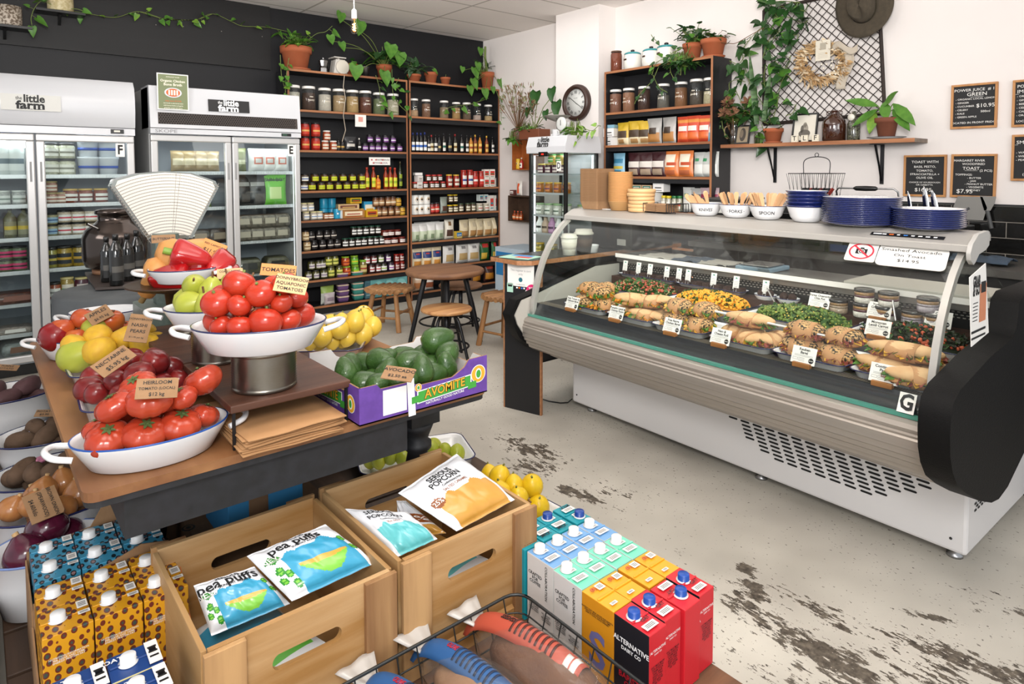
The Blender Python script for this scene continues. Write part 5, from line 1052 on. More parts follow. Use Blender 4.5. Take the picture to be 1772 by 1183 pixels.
put('carrotbag',pouch(.1,.17,.05,'#dcd6ce',[(.1,.8,.3,.7,'#d8582c')]),(4.9,y1-.15,zc+.001),-pi/2,'bag')['label']='white bag with orange stripes on the dark wall crate'
# till counter: black panels with ply edges
CT=.925;ex=M('ply_edge_plain','#a8754e',.6,n=(60,.4),col2='#8c5c3a')
t=thing('till_counter','black till counter with exposed ply edges left of the deli case','counter',(3.2,2.9,0));b=MB()
top=[(2.44,2.88),(2.50,2.815),(3.95,2.815),(3.95,3.13),(2.44,3.13)]
b.prism(top,'z',CT-.028,CT-.002,1);b.prism([(x+(.004 if x<3 else 0),y+(.004 if y<3 else-.004))for x,y in top],'z',CT-.002,CT);b.build('counter_top',[M('black_laminate','#151517',.25),ex],t)
b=MB();p0,p1=onz(877,705,0),onz(938,720,0);p0=Vector((2.475,3.05,0));p1=Vector((2.55,2.79,0));d=(p1-p0).normalized();n_=Vector((d.y,-d.x,0))*-1
def vp(b,a,c,z0,z1,th,m,n_):b.add([a,c,c+n_*th,a+n_*th,*(Vector((q.x,q.y,z1))for q in(a,c,c+n_*th,a+n_*th))],[(0,3,2,1),(4,5,6,7),(0,1,5,4),(1,2,6,5),(2,3,7,6),(3,0,4,7)],m)
if n_.x<0:n_=-n_
vp(b,p0+d*.01,p1-d*.01,0,CT-.028,.018,0,n_);vp(b,p0,p0+d*.01,0,CT-.028,.018,1,n_);vp(b,p1-d*.01,p1,0,CT-.028,.018,1,n_);pan=b.build('front_panel',[sblack,ex],t)
for y,z0 in((3.08,.2),(2.86,.3)):b=MB();b.box(2.62,y,z0,3.9,y+.02,CT-.03);b.build('side_panel',sblack,t)
u_=d;w_=Vector((0,0,1));nf=-n_
def onpan(px,py):
 r=ray(px,py);k=((p0-CAMP).dot(n_))/r.dot(n_);return CAMP+r*k+nf*.002
a_,b_=onpan(880,456),onpan(923,492);cx_=(a_+b_)/2;b=MB();quad(b,Vector((cx_.x,cx_.y,(a_.z+b_.z)/2)),u_,w_,.095,.075,0);b.plane_text('This register is card',.018,cx_+nf*.001+w_*.02,u_,w_,1);b.plane_text('only',.018,cx_+nf*.001-w_*.002,u_,w_,1)
b.add([cx_+nf*.0012+u_*.014*cos(a)+w_*(-.035+.014*sin(a))for a in[q*pi/8 for q in range(16)]],[tuple(range(16))],2);tag(b.build('paper_sign',[paper,M('grey_print','#8d8d8d',.6),M('teal_dark','#2a6a7a',.5)],pan),None)
b=MB();q_=onpan(883,497);quad(b,q_,u_,w_,.022,.028,0);quad(b,q_+w_*.012+nf*.001,u_,w_,.015,.006,1);b.build('mint_sticker',[M('mint','#a8d0bc',.5),ink],pan)
b=MB();q_=onpan(901,498)
for i in range(9):quad(b,q_+u_*((i%4)*.017-.025)+w_*((.02,0,-.016)[i//4 if i<8 else 0]),u_,w_,.006,.0045,(0,1,2,0)[i%4]if 3<i<8 else 0)
b.build('card_stickers',[M('white_ink','#efefef',.5),M('orange_ink','#d8672a',.5),M('blue_ink','#3a78c4',.5)],pan)
b=MB();q_=onpan(921,505);b.add([q_+nf*.001+u_*.042*cos(a)+w_*.045*sin(a)for a in[q*pi/12 for q in range(24)]],[tuple(range(24))],0);b.plane_text('YOU\nCAN PAY\nHERE',.022,q_+nf*.002,u_,w_,1,bold=.02);b.build('pink_sticker',[M('hot_pink','#d81f6a',.5),M('white_ink','#efefef',.5)],pan)
b=MB();p=onz(890,446,CT+.002);b.T=Matrix.Translation(p)@Matrix.Rotation(.3,4,'Z');b.box(-.03,-.12,0,.12,.09,.004);b.box(0,-.1,.004,.05,0,.0045,1);b.box(.06,-.08,.004,.11,.06,.0045,2);tag(b.build('flyers',[M('mint','#a8d0bc',.5),M('flyer_red','#c83a34',.5),M('blue_ink','#3a78c4',.5)]),'fanned colourful flyers on the corner of the till counter','flyers')
b=MB();b.tube([onz(x,y,z)for x,y,z in((937,690,.02),(950,694,.006),(970,697,.006),(983,696,.02),(990,690,.05))],.004,6);tag(b.build('power_cord',blackp),'black power cord running from the case to the till counter','cord')
b=MB();cb=Vector((4.72,5.45,0));b.cbox(cb+Vector((0,0,.30)),(.42,.5,.6));b.cbox(cb+Vector((-.212,0,.42)),(.004,.46,.26),1);b.plane_text('MARGARET\nRIVER',.07,cb+Vector((-.216,0,.42)),(0,-1,0),(0,0,1),2,bold=.02);tag(b.build('carton',[M('carton_white','#b4c4d0',.6),M('carton_blue','#2a7ab4',.6),M('carton_ink','#1c3a6a',.6)]),'blue and white printed carton on the floor by the corner shelf unit','carton')
# cafe table
rustic=wood('rustic_wood','#8a6244','#6e4a32','x',14,.6);bamboo=wood('stool_wood','#a8794a','#8a5f38','z',20,.6);slat=wood('slat_wood','#a27548','#7f5733','x',34,.55);oak=wood('oak_seat','#c08f5c','#99653a','x',26,.45)
tc=Vector((3.03,4.51,0));t=thing('cafe_table','round rustic wooden table on splayed black metal legs','table',tuple(tc));b=MB();b.lathe([(.30,.585),(.322,.592),(.33,.61),(.325,.628),(.315,.632),(0,.632)],c=tc,n=40);b.build('table_top',rustic,t)
for a in(.3,1.87,3.44,5.01):
 a+=.75;d=Vector((cos(a),sin(a),0));b=MB();b.tube([tc+d*.13+Vector((0,0,.575)),tc+d*.17+Vector((0,0,.55)),tc+d*.30],[.02,.024,.017],10);b.build('leg',blackm,t)
b=MB();b.tube([tc+Vector((.215*cos(a),.215*sin(a),.19))for a in[k*pi/12 for k in range(25)]],.008,6,cap=False);b.lathe([(.02,.10),(.02,.585)],c=tc,n=10);b.lathe([(.16,.57),(.16,.586)],c=tc,n=24);b.build('under_frame',blackm,t)
def wstool(nm,label,c,h,rz,r=.20):
 t=thing(nm,label,'stool',tuple(c));R=Matrix.Translation(c)@Matrix.Rotation(rz,4,'Z');b=MB();b.T=R;n=9
 for i in range(n):
  y=-r+(i+.5)*2*r/n;w=sqrt(max(.001,r*r-y*y));b.lathe([(r/n*.97,-w),(r/n*.97,w)],c=(0,y,h-.022),n=10,R=Matrix.Rotation(pi/2,3,'Y'))
 b.build('seat',slat,t)
 for sx_ in(-1,1):
  for sy_ in(-1,1):b=MB();b.T=R;b.tube([(sx_*.11,sy_*.11,h-.03),(sx_*.165,sy_*.165,0)],[.021,.024],10);b.build('leg',bamboo,t)
 b=MB();b.T=R
 for k,(zz)in enumerate((.12,.16)):
  q=.11+.055*(1-zz/h)
  for sg in(-1,1):
   if k:b.tube([(-q,sg*q,zz),(q,sg*q,zz)],.011,8)
   else:b.tube([(sg*q,-q,zz),(sg*q,q,zz)],.011,8)
 b.build('stretcher',bamboo,t)
wstool('wooden_stool','round slatted wooden stool left of the cafe table',Vector((2.95,5.30,0)),.385,.6,.215)
wstool('wooden_stool','round slatted wooden stool half hidden by the till counter',Vector((3.40,4.15,0)),.43,.2,.2)
def mstool(label,c,h,r=.195,m=None,low=True):
 t=thing('metal_stool',label,'stool',tuple(c));b=MB();b.lathe([(r-.02,h-.03),(r,h-.022),(r+.003,h-.01),(r-.005,h),(0,h)],c=c,n=36);b.build('seat',m or oak,t)
 for k in range(4):
  a=k*pi/2+.35;d=Vector((cos(a),sin(a),0));b=MB();b.tube(spline([c+d*.02+Vector((0,0,h-.05)),c+d*.07+Vector((0,0,h-.055)),c+d*.12+Vector((0,0,h-.12)),c+d*.2],5),.012,8);b.build('leg',blackm,t)
 b=MB();b.tube([c+Vector((.17*cos(a),.17*sin(a),.10))for a in[k*pi/12 for k in range(25)]],.008,6,cap=False);b.lathe([(.018,.12),(.018,h-.03)],c=c,n=10);b.tube([c+Vector((.1*cos(a),.1*sin(a),.22))for a in[k*pi/12 for k in range(25)]],.007,6,cap=False);b.build('foot_ring',blackm,t)
mstool('black metal swivel stool with pale oak seat before the cafe table',Vector((2.78,4.12,0)),.40);p=onz(797,491,.43)
mstool('black metal stool with wood seat behind the cafe table',Vector((p.x,p.y,0)),.43,m=rustic)
# bare filament bulb
c=ony(613,40,2.9);t=thing('pendant_bulb','single lit filament bulb hanging on a white cord','pendant lamp',tuple(c));b=MB();b.tube([c+Vector((0,0,.04)),Vector((c.x,c.y,ZC))],.0025,6);b.build('cord',enamel,t)
b=MB();b.lathe([(.011,.02),(.013,.025),(.012,.06),(.005,.068)],c=c,n=12);b.build('socket',enamel,t);b=MB();b.lathe([(0,-.052),(.012,-.048),(.019,-.035),(.019,-.02),(.012,0),(.009,.02)],c=c,n=16);b.build('bulb_glass',glass('bulb_glass',(1,.93,.85),.08),t)
b=MB();b.tube([c+Vector((.007*cos(k*2.2),.007*sin(k*2.2),-.035+.004*k))for k in range(9)],.0028,5);b.build('filament',M('filament','#ff9a4a',.5,emit=('#ffa860',40)),t)
# small wall shelves with pots at the upper left
def smallshelf(x0,x1,z,label):
 t=thing('wall_ledge',label,'shelf',((x0+x1)/2,6.44,z-.02));b=MB();b.box(x0,6.34,z-.018,x1,6.519,z);b.build('board',blackp,t);b=MB();b.prism([(6.519,z-.018),(6.519,z-.09),(6.505,z-.09),(6.42,z-.018)],'x',(x0+x1)/2-.01,(x0+x1)/2+.01);b.build('bracket',blackp,t)
a_,b_=ony(-40,40,6.34),ony(56,47,6.34);smallshelf(a_.x,b_.x,b_.z+.0,'small black wall ledge holding the speckled pot');c_,d_=ony(62,14,6.34),ony(148,23,6.34);smallshelf(c_.x,d_.x,d_.z,'small black wall ledge holding the cream pot')
speck=M('speckled_pot','#c0b4a4',.6,n=(60,.12),col2='#6a5a4a');cream=M('cream_pot','#cfc29a',.5,n=(40,.15),col2='#b8a87a')
px_=ony(14,40,6.42).x
b=MB();b.lathe([(.085,0),(.09,.01),(.09,.15),(.082,.15),(.08,.12),(0,.12)],c=(px_,6.42,b_.z+.001),n=24);tag(b.build('ceramic_pot',speck),'speckled grey ceramic pot on the lower left ledge','pot')
px_=ony(105,20,6.42).x;b=MB();b.lathe([(.085,0),(.09,.01),(.09,.17),(.082,.17),(.08,.14),(0,.14)],c=(px_,6.42,d_.z+.001),n=24);b.plane_text('SPICES',.03,(px_,6.328,d_.z+.13),(1,0,0),(0,0,1),1);tag(b.build('ceramic_pot',[cream,M('grey_print','#8d8d8d',.6)]),'cream ceramic pot with grey lettering on the upper ledge','pot')
l,s=MB(),MB();t=thing('trailing_plant','leafy sprigs hanging beside the two wall ledges','plant',(ony(60,30,6.4).x,6.40,d_.z));vine(l,s,[ony(x,y,6.36)for x,y in((90,8),(72,2),(60,14),(54,30),(55,42))],.05,.07,(0,-1,0));vine(l,s,[ony(x,y,6.36)for x,y in((120,15),(135,16),(146,20))],.06,.06,(0,-1,0));l.build('foliage',[green,green3],t);s.build('stems',stemm,t)
# ================================================================ the curved-glass deli case and what stands on and in it
frame_on(-.024,2.7,.7)
CY0,CY1=.70,2.76
case=thing('deli_display_case','long curved-glass deli display case with white base and black end cheeks','display case',(3.0,1.73,0))
b=MB();BX=2.72
b.box(BX,CY0+.0,.05,3.45,CY1-.01,.48)
base=b.build('base_panel',M('base_white','#d8d5d4',.35),case,bevel=.012)
b=MB()
nrow=15;zc0=.285
for r in range(nrow):
 z=.155+r*.0175;k=abs(r-(nrow-1)/2)/((nrow-1)/2)
 half=.445-.17*k;yc=1.245
 n=int(2*half/.062)
 off=.031*(r%2)
 for i in range(n):
  y=yc-half+.03+i*.062+off-.015
  if abs(y-yc)>half-.015:continue
  pts=[(BX-.0015,y+.0215*cos(a)+(.0 if 1 else 0),z+.0045*sin(a))for a in[q*pi/5 for q in range(10)]]
  pts=[(BX-.0015,y+dy,z+dz)for dy,dz in((-.019,-.0045),(.019,-.0045),(.023,-.002),(.023,.002),(.019,.0045),(-.019,.0045),(-.023,.002),(-.023,-.002))]
  b.add(pts,[tuple(range(8))[::-1]],0)
b.build('vent_slots',M('slot_black','#060606',.7),base)
b=MB()
for r in range(13):
 for i in range(11):
  x=2.80+i*.036+.018*(r%2);z=.20+.0175*r*.72
  if z>.12+(x-2.72)*.5+.14 or z<.11+(x-2.80)*.45:continue
  b.add([(x+dx,CY0-.0015,z+dz)for dx,dz in((-.011,-.004),(.011,-.004),(.011,.004),(-.011,.004))],[(0,1,2,3)],0)
b.build('side_vent_slots',M('slot_black','#060606',.7),base)
b=MB()
for y in(CY0+.06,CY1-.1,1.55):
 for x in(2.80,3.35):b.T=Matrix.Translation((x,y,0));b.lathe([(.028,0),(.028,.01),(.012,.018),(.012,.066)],n=12)
b.T=None;b.build('adjustable_foot',steel,case)
b=MB();b.lathe([(.005,0),(.005,.002),(0,.002)],c=(BX-.001,CY0+.05,.10),n=8,R=Matrix.Rotation(-pi/2,3,'Y'));b.lathe([(.005,0),(.005,.002),(0,.002)],c=(BX-.001,CY1-.05,.10),n=8,R=Matrix.Rotation(-pi/2,3,'Y'))
b.build('base_screw',blackp,base)
# bumper of grooved aluminium
prof=[(2.405,.628),(2.378,.622),(2.350,.612),(2.342,.598),(2.345,.585),(2.336,.58),(2.338,.572),(2.332,.566),(2.333,.535),(2.336,.53),(2.338,.51),(2.345,.505),(2.35,.487),(2.362,.48),(2.366,.463),(2.378,.458),(2.386,.44),(2.41,.425),(2.46,.402),(2.53,.378),(2.545,.372),(2.55,.36),(2.58,.345),(2.66,.33),(2.73,.325),(2.73,.50),(2.46,.60)]
b=MB();b.prism(prof,'y',CY0,CY1,0,False)
b.build('bumper_rail',[M('bumper_alu','#a8a098',.42,.55,n=(60,.4),col2='#a0988f',stretch=(1,.02,1))],case)
# black fascia strip behind the lower edge of the glass, pale green edge
b=MB();b.add([(2.392,CY0,.628),(2.392,CY1,.628),(2.425,CY1,.692),(2.425,CY0,.692)],[(3,2,1,0)]);b.box(2.425,CY0,.60,2.44,CY1,.692)
b.build('fascia_strip',M('fascia_charcoal','#26272b',.3),case)
b=MB();b.box(2.372,CY0,.622,2.392,CY1,.634);b.build('glass_channel',M('glass_edge_green','#4e8c7c',.2),case)
# end cheeks
def cheek(y0,y1):
 P=[(2.205,.66),(2.212,.60),(2.235,.545),(2.28,.49),(2.37,.435),(2.50,.37),(2.62,.325),(2.70,.312),(2.80,.325),(3.0,.40),(3.3,.50),(3.5,.52),(3.5,1.0),(2.92,1.0),(2.86,.975),(2.84,.90),(2.80,.86),(2.55,.835),(2.36,.80),(2.28,.785),(2.225,.755),(2.207,.71)]
 return P
near=MB();near.prism(cheek(0,0),'y',.605,.692,0,True)
near.build('end_cheek',M('cheek_black','#0b0a0a',.6,bump=(220,.25),spec=.15),case,bevel=.012)
Pf=[(2.25,.64),(2.27,.585),(2.32,.50),(2.42,.42),(2.56,.36),(2.75,.335),(3.0,.38),(3.5,.50),(3.5,.86),(2.9,.86),(2.6,.79),(2.4,.74),(2.30,.72)]
far=MB();far.prism(Pf,'y',CY1+.005,CY1+.075,0,True);far.prism([(x+.03,z-.005 if z>.5 else z+.01)for x,z in Pf],'y',CY1-.004,CY1+.006,1)
far.build('end_cheek',[M('cheek_black','#1d1b1a',.5),M('cheek_inner_grey','#aba69e',.5)],case,bevel=.006)
b=MB();cc=Vector((3.02,.6035,.80))
b.add([cc+Vector((.022*cos(a),0,.055*sin(a)))for a in[q*pi/12 for q in range(24)]],[tuple(range(24))],0);b.add([cc+Vector((.016*cos(a),-.001,.046*sin(a)))for a in[q*pi/12 for q in range(24)]],[tuple(range(24))],1)
b.add([cc+Vector((.012*cos(a),-.0015,.034*sin(a)))for a in[q*pi/12 for q in range(24)]],[tuple(range(24))],2)
b.plane_text('A\nB\nC',.02,cc+Vector((0,-.003,0)),(1,0,0),(0,0,1),1);b.build('oval_sticker',[M('teal','#4fc0c0',.4),M('white_ink','#efefef',.5),M('sticker_black','#101010',.4)],case)
# tub the food stands in
b=MB();b.box(2.44,CY0,.62,3.16,CY1,.688,0);b.box(3.14,CY0,.688,3.16,CY1,.90,1)
b.build('food_deck',[M('deck_steel_dark','#2b2b2c',.45,.3),M('deck_back','#1b1b1b',.5)],case)
b=MB()
for r in range(9):
 for i in range(230):
  y=CY0+.02+i*(CY1-CY0-.04)/230;x=2.432+r*.0065
  b.add([(x+dx,y+dy,.6935)for dx,dy in((-.002,-.0028),(.002,-.0028),(.002,.0028),(-.002,.0028))],[(0,1,2,3)],0)
b.build('mesh_strip',M('mesh_pale','#8f8575',.5,.3),case)
b=MB()
for i in range(95):
 y=CY0+.05+i*(CY1-CY0-.1)/95
 for z,o in((.835,0),(.847,.008),(.859,0)):b.add([(3.1385,y+o+dy,z+dz)for dy,dz in((-.0055,-.002),(.0055,-.002),(.0055,.002),(-.0055,.002))],[(0,1,2,3)],0)
b.build('air_slots',M('slot_pale','#a9a49a',.5),case)
b=MB();b.box(3.10,CY0+.01,.895,3.42,CY1-.01,.915);b.box(3.095,CY0+.01,.90,3.10,CY1-.01,.925,1);b.box(3.11,CY0+.01,.87,3.14,CY1-.01,.895)
b.build('rear_worktop',[M('worktop_steel','#8b8883',.3,.7),M('rail_white','#efece6',.3)],case)
# curved front glass
GP=[(2.385,.632),(2.39,.69),(2.405,.77),(2.43,.86),(2.465,.945),(2.51,1.02),(2.565,1.09),(2.615,1.135),(2.66,1.165)]
g=MB();
inn=[(x+.006,z-.003)for x,z in GP]
g.prism(GP+inn[::-1],'y',CY0+.01,CY1-.01,0,True);g.build('curved_glass',glass('case_glass',(.97,.985,.975),.035),case)
for y0,y1,nm in((CY0+.012,CY0+.034,'near'),(CY1-.036,CY1-.012,'far')):
 g=MB();g.prism([(x-.004,z+.002)for x,z in GP]+[(x+.022,z-.012)for x,z in GP][::-1],'y',y0,y1,0,True);g.build('glass_frame',M('frame_alu','#b0ada7',.4,.35),case)
 # end panes
ep=[(2.41,.69)]+GP[2:]+[(2.78,1.17),(3.18,.92),(3.18,.69)]
for y in(CY0+.004,CY1-.008):g=MB();g.prism(ep,'y',y,y+.005,0);g.build('end_glass',glass('case_glass',(.97,.985,.975),.035),case)
# thin inner rear doors of clear acrylic
g=MB()
for k,(a,c)in enumerate(((.75,1.75),(1.70,2.72))):
 g.add([(2.80+k*.012,a,1.18),(2.80+k*.012,c,1.18),(3.10+k*.012,c,.925),(3.10+k*.012,a,.925)],[(0,1,2,3)])
g.build('rear_acrylic_door',glass('acrylic',(.95,.96,.95),.03),case,solid=.004)
# canopy
cp=[(2.628,1.165),(2.633,1.19),(2.69,1.219),(2.71,1.2245),(2.855,1.2255),(2.872,1.21),(2.872,1.19),(2.70,1.19),(2.65,1.165)]
g=MB();g.prism(cp,'y',CY0+.0,CY1-.03,0,False);g.build('canopy',M('canopy_grey','#a5a19b',.4,.25),case,bevel=.003)
g=MB();g.prism([(2.618,1.14),(2.612,1.165),(2.632,1.195),(2.69,1.226),(2.79,1.233),(2.81,1.215),(2.805,1.18),(2.77,1.165),(2.70,1.155),(2.665,1.13),(2.645,1.122)],'y',CY0-.014,CY0,0,True);g.build('canopy_end_cap',M('cap_grey','#b3b0ab',.45),case,bevel=.004)
g=MB();u=Vector((0,-1,0));w=Vector((.057,0,.029)).normalized()
c0=Vector((2.6615,.905,1.2045))+Vector((-.029,0,.057)).normalized()*.0015
nn=Vector((-.029,0,.057)).normalized()
quad(g,c0,u,w,.125,.011,0)
for i,(cw,cl)in enumerate(((.03,1),(.014,1),(.016,2),(.010,1),(.014,3),(.012,1),(.014,1),(.014,1),(.012,1))):
 quad(g,c0+nn*.001+u*(-.1+i*.0245),u,w,cw/2,.0035,cl)
g.build('payment_sticker',[M('sticker_black','#101010',.4),M('white_ink','#efefef',.5),M('orange_ink','#d8672a',.5),M('blue_ink','#3a78c4',.5)],case)
# letter G
g=MB();c0=Vector((2.3985,.79,.663));w=Vector((.033,0,.064)).normalized();nn=Vector((-.064,0,.033)).normalized()
quad(g,c0+nn*.010,u,w,.026,.034,0);g.plane_text('G',.075,c0+nn*.012,u,w,1,bold=.03,font_sx=.8);g.build('letter_sticker',[paper,ink],case)
# shop interior lamp under the canopy
area('case_lamp',(2.775,(CY0+CY1)/2,1.165),(2.72,(CY0+CY1)/2,.7),1.9,.04,6,(1,.97,.9)).rotation_euler[2]+=0
g=MB();g.box(2.76,CY0+.05,1.172,2.79,CY1-.08,1.186);g.build('canopy_lamp',M('lamp_tube','#fff4e0',.5,emit=('#fff4e0',1.2)),case)
# ================================================================ enamel ware
rimb=M('rim_blue','#1c2352',.25,coat=.3)
def tray_mesh(L,W,h,r,mb=None,c=(0,0,0),rot=0,rimm=1,lip=.012):
 b=mb or MB();b.T=Matrix.Translation(c)@Matrix.Rotation(rot,4,'Z')
 def ring(k,z):return[(x,y,z)for x,y in rbox(-L/2+k,-W/2+k,L/2-k,W/2-k,max(.01,r-k*.6),5)]
 R=[ring(.028,0),ring(.022,.003),ring(.006+lip*.5,h*.93),ring(0,h-.002),ring(-.001,h+.0015),ring(.004,h+.0012),ring(.004+lip*.6,h*.92),ring(.026,.006),ring(.032,.004)]
 loft(b,R,mz=lambda i:rimm if 3<=i<=4 else 0,cap0=True,cap1=True);b.T=None;return b
def ov_mesh(a,bb,h,mb=None,handles=True,rimm=1,th=.78):
 """oval dish, local"""
 b=mb or MB();pr=[(th-.05,0),(th,.004),(.97,h*.85),(1,h),(1.005,h+.004),(.985,h+.004),(.955,h*.85),(th-.02,.010),(0,.008)]
 b.lathe([(r,z)for r,z in pr],n=44,sx=a,sy=bb,mz=lambda i:rimm if i in(3,4)else 0)
 return b
def handle_mesh(a,h,sg,up=.0,w=.055):
 b=MB();s=a*sg;pts=[(s*.965,-w,h*.72),(s+sg*.03,-w*.8,h*.86+up),(s+sg*.045,0,h*.92+up),(s+sg*.03,w*.8,h*.86+up),(s*.965,w,h*.72)];b.tube(spline(pts,5),.0075,8);return b
EN=[enamel,rimb]
def bowl_mesh(r,h,ru=1):return MB().lathe([(r*.55,0),(r*.62,.002),(r*.80,h*.3),(r*.95,h*.85),(r,h),(r*1.02,h+.002),(r*.98,h+.003),(r*.93,h*.85),(r*.76,h*.3),(r*.5,.008),(0,.008)],n=36,mz=lambda i:ru if i in(4,5)else 0)
# ---------------------------------------------------------------- sandwiches
bread=M('bread_crust','#c4935c',.7,n=(22,.6),col2='#a87040',bump=(90,.15));breadp=M('bread_pale','#d3b184',.75,n=(18,.6),col2='#c09060',bump=(80,.1));crumb=M('bread_crumb','#dfcba4',.9);seedm=M('bagel_seeds','#c99f6a',.8,n=(110,.12),col2='#2c241c',bump=(160,.4))
kr=M('kraft_wrap','#b98a5c',.75,n=(12,.5),col2='#b08055',bump=(30,.25));lettuce=M('lettuce','#3f6a2a',.5,n=(60,.5),col2='#6a9440');cheese=M('cheese','#d8a83c',.5);ham=M('ham','#a0584a',.5,n=(50,.5),col2='#7c3c34');pump=M('roast_pumpkin','#d08a2c',.6)
def sandwich(a,b_,h,top,fills,wrap=True,wrapw=.45):
 """roll cut in two with filling; a half length (x), b half width"""
 def mk():
  t=MB();t.ball((0,0,h*.62),(a,b_,h*.42),20,10,fn=lambda th,ph:1-.22*(ph<pi/2)*sin(ph)**.3*0);t.ball((0,0,h*.25),(a*.98,b_*.98,h*.26),20,8,1);o=t.build('sandwich',[top,bread],local=True)
  f=MB();random.seed(int(a*1000+len(fills)))
  for k in range(70):
   th=random.uniform(0,2*pi);d=Vector((cos(th),sin(th),random.uniform(-.3,.3)));p=Vector((a*.86*cos(th),b_*.86*sin(th),h*.42+random.uniform(-.006,.006)));leaf(f,p,d,rv()+Vector((0,0,1)),.026,.03,random.randrange(len(fills)),'heart',.3)
  f.build('filling',fills,o,local=True)
  if wrap:
   w=MB();n=22;W=a*wrapw
   w.grid(lambda u,v:(-W+2*W*v+.003*sin(9*u),(b_*1.05+.001)*cos(2*pi*u),max(.001,h*.46+h*.56*sin(2*pi*u))),n,3);w.build('paper_wrap',kr,o,local=True,solid=.0012)
  return tag(o,'sandwich','sandwich')
 return mk
def card_mesh(title,w=.085,h=.055,wood_=True,parent=None,price='$13.50'):
 t=MB();t.add([(-w/2,-.0005,.012),(w/2,-.0005,.012),(w/2,.022,.012+h),(-w/2,.022,.012+h)],[(0,1,2,3)],0);n=Vector((0,h,-.0225)).normalized()*-.0008;n=Vector((0,-h,.0225)).normalized()*.0006;u=Vector((1,0,0));v=Vector((0,.0225,h)).normalized();o=Vector((0,.011,.012+h/2))
 for k,s in enumerate(title.split('\n')):t.plane_text(s,.0125,o+n+v*(h*.36-k*.0115),u,v,1,bold=.03)
 for k in range(2):quad(t,o+n+v*(-.0-.004*k),u,v,w*.38,.0006,2)
 quad(t,o+n-v*.014-u*w*.32,u,v,.009,.004,2);quad(t,o+n*1.3-v*.014-u*w*.32,u,v,.008,.003,0)
 for k in range(3):quad(t,o+n-v*(.010+.005*k)-u*.006,u,v,.011,.0007,2)
 cc=o+n-v*.015+u*w*.33;t.add([cc+u*.009*cos(a)+v*.009*sin(a)for a in[q*pi/10 for q in range(20)]],[tuple(range(20))],1);t.plane_text(price,.005,cc+n*.5,u,v,0,bold=.03)
 return t
PAPR=[paper,ink,M('grey_print','#8d8d8d',.6)]
oakb=wood('oak_block','#a9713f','#8c5a30','x',30)
def food_tag(title,loc,label,rz=-pi/2,group='food cards in the deli case',price='$13.50',s=1.0,block=True):
 t=thing('food_card',label,'price card',tuple(loc),rz,group);c=card_mesh(title,price=price);c.v=[tuple(Vector(p)*s)for p in c.v];c.build('printed_card',PAPR,t,local=True)
 if block:b=MB();b.cbox((0,-.002*s,.008*s),(.062*s,.018*s,.016*s));b.build('wood_block',oakb,t,local=True,bevel=.001)
 return t
ZD=.6885
fronts=[(2.41,'Kale Tomato &\nHalloumi Bagel','bagel'),(2.09,'Pumpkin Lentil &\nChutney Panini','panini'),(1.795,'Free Range\nChicken Bagel','bagel2'),(1.475,'Ham &\nCheese Roll','roll'),(1.175,'Reuben\nBagel','reuben'),(.868,'Continental\nPanini','cont')]
names=['pillar-end','second','third','fourth','fifth','near-end']
bag1=sandwich(.062,.060,.07,seedm,[lettuce,lettuce,pump]);bag2=sandwich(.062,.058,.07,seedm,[lettuce,bread,cheese]);pan_=sandwich(.105,.05,.062,breadp,[pump,lettuce,pump],wrapw=.32);rol=sandwich(.062,.055,.06,breadp,[lettuce,cheese,ham]);reu=sandwich(.075,.058,.072,seedm,[ham,ham,cheese],wrapw=.5);con=sandwich(.13,.052,.066,breadp,[ham,cheese,lettuce],wrapw=.38)
spec_={'bagel':('seeded bagel with kale','bag1',bag1,[(-.09,.05,0,.4),(.03,.03,0,1.2),(-.04,-.05,0,-.3),(.09,-.04,0,.9),(-.07,.02,1,.2),(.05,-.02,1,-.2),(.0,.07,1,1.3)]),'panini':('pumpkin panini roll','pan1',pan_,[(-.09,.03,0,1.3),(.07,-.05,0,.3),(.02,.06,0,.2),(-.04,-.02,1,.9),(.06,.02,1,.4)]),'bagel2':('chicken bagel in brown wrap','bag2',bag2,[(-.08,-.01,0,.3),(.07,-.02,0,.2),(-.08,.02,1,.1),(.06,.04,1,-.2),(0,.06,0,.5)]),'roll':('pale ham roll in brown wrap','rol1',rol,[(-.09,.02,0,.2),(.02,-.04,0,-.3),(.09,.0,0,1.1),(.10,.06,0,.2),(-.03,.05,0,0)]),'reuben':('seeded reuben bagel in brown wrap','reu1',reu,[(-.08,.0,0,.3),(.08,-.02,0,.0),(-.07,.02,1,.2),(.08,.03,1,-.2),(0,.06,0,.3)]),'cont':('long continental panini in brown wrap','con1',con,[(-.03,-.03,0,.1),(.01,.05,0,.0),(.0,.0,1,.05),(.09,-.07,0,.6)])}
for(y,title,k),nme in zip(fronts,names):
 c=(2.585,y,ZD);b=tray_mesh(.30,.275,.032,.04,c=c,rot=pi/2);tag(b.build('enamel_tray',EN),'%s white tray with blue rim holding %ss'%(nme,spec_[k][0].split(' in ')[0]),'tray','front row of deli trays');ob=[]
 _,key,mk,pl=spec_[k]
 for u,v,lv,rz in pl:ob.append(put(key,mk,(c[0]-.01+v,y-u,ZD+.008+lv*.062),rz-pi/2,'sandwich',rot=Euler((random.uniform(-.1,.1),random.uniform(-.12,.12),rz-pi/2))))
 ordered(ob,spec_[k][0]+', @',spec_[k][0]+'s',rows=2)
 p=onz({'bagel':975,'panini':1050,'bagel2':1145,'roll':1242,'reuben':1385,'cont':1528}[k],{'bagel':539,'panini':558,'bagel2':582,'roll':599,'reuben':634,'cont':666}[k],ZD+.006)
 food_tag(title,(2.433,p.y,ZD+.001),'white food card reading '+title.replace('\n',' ')+' in a wooden block',s=1.12)
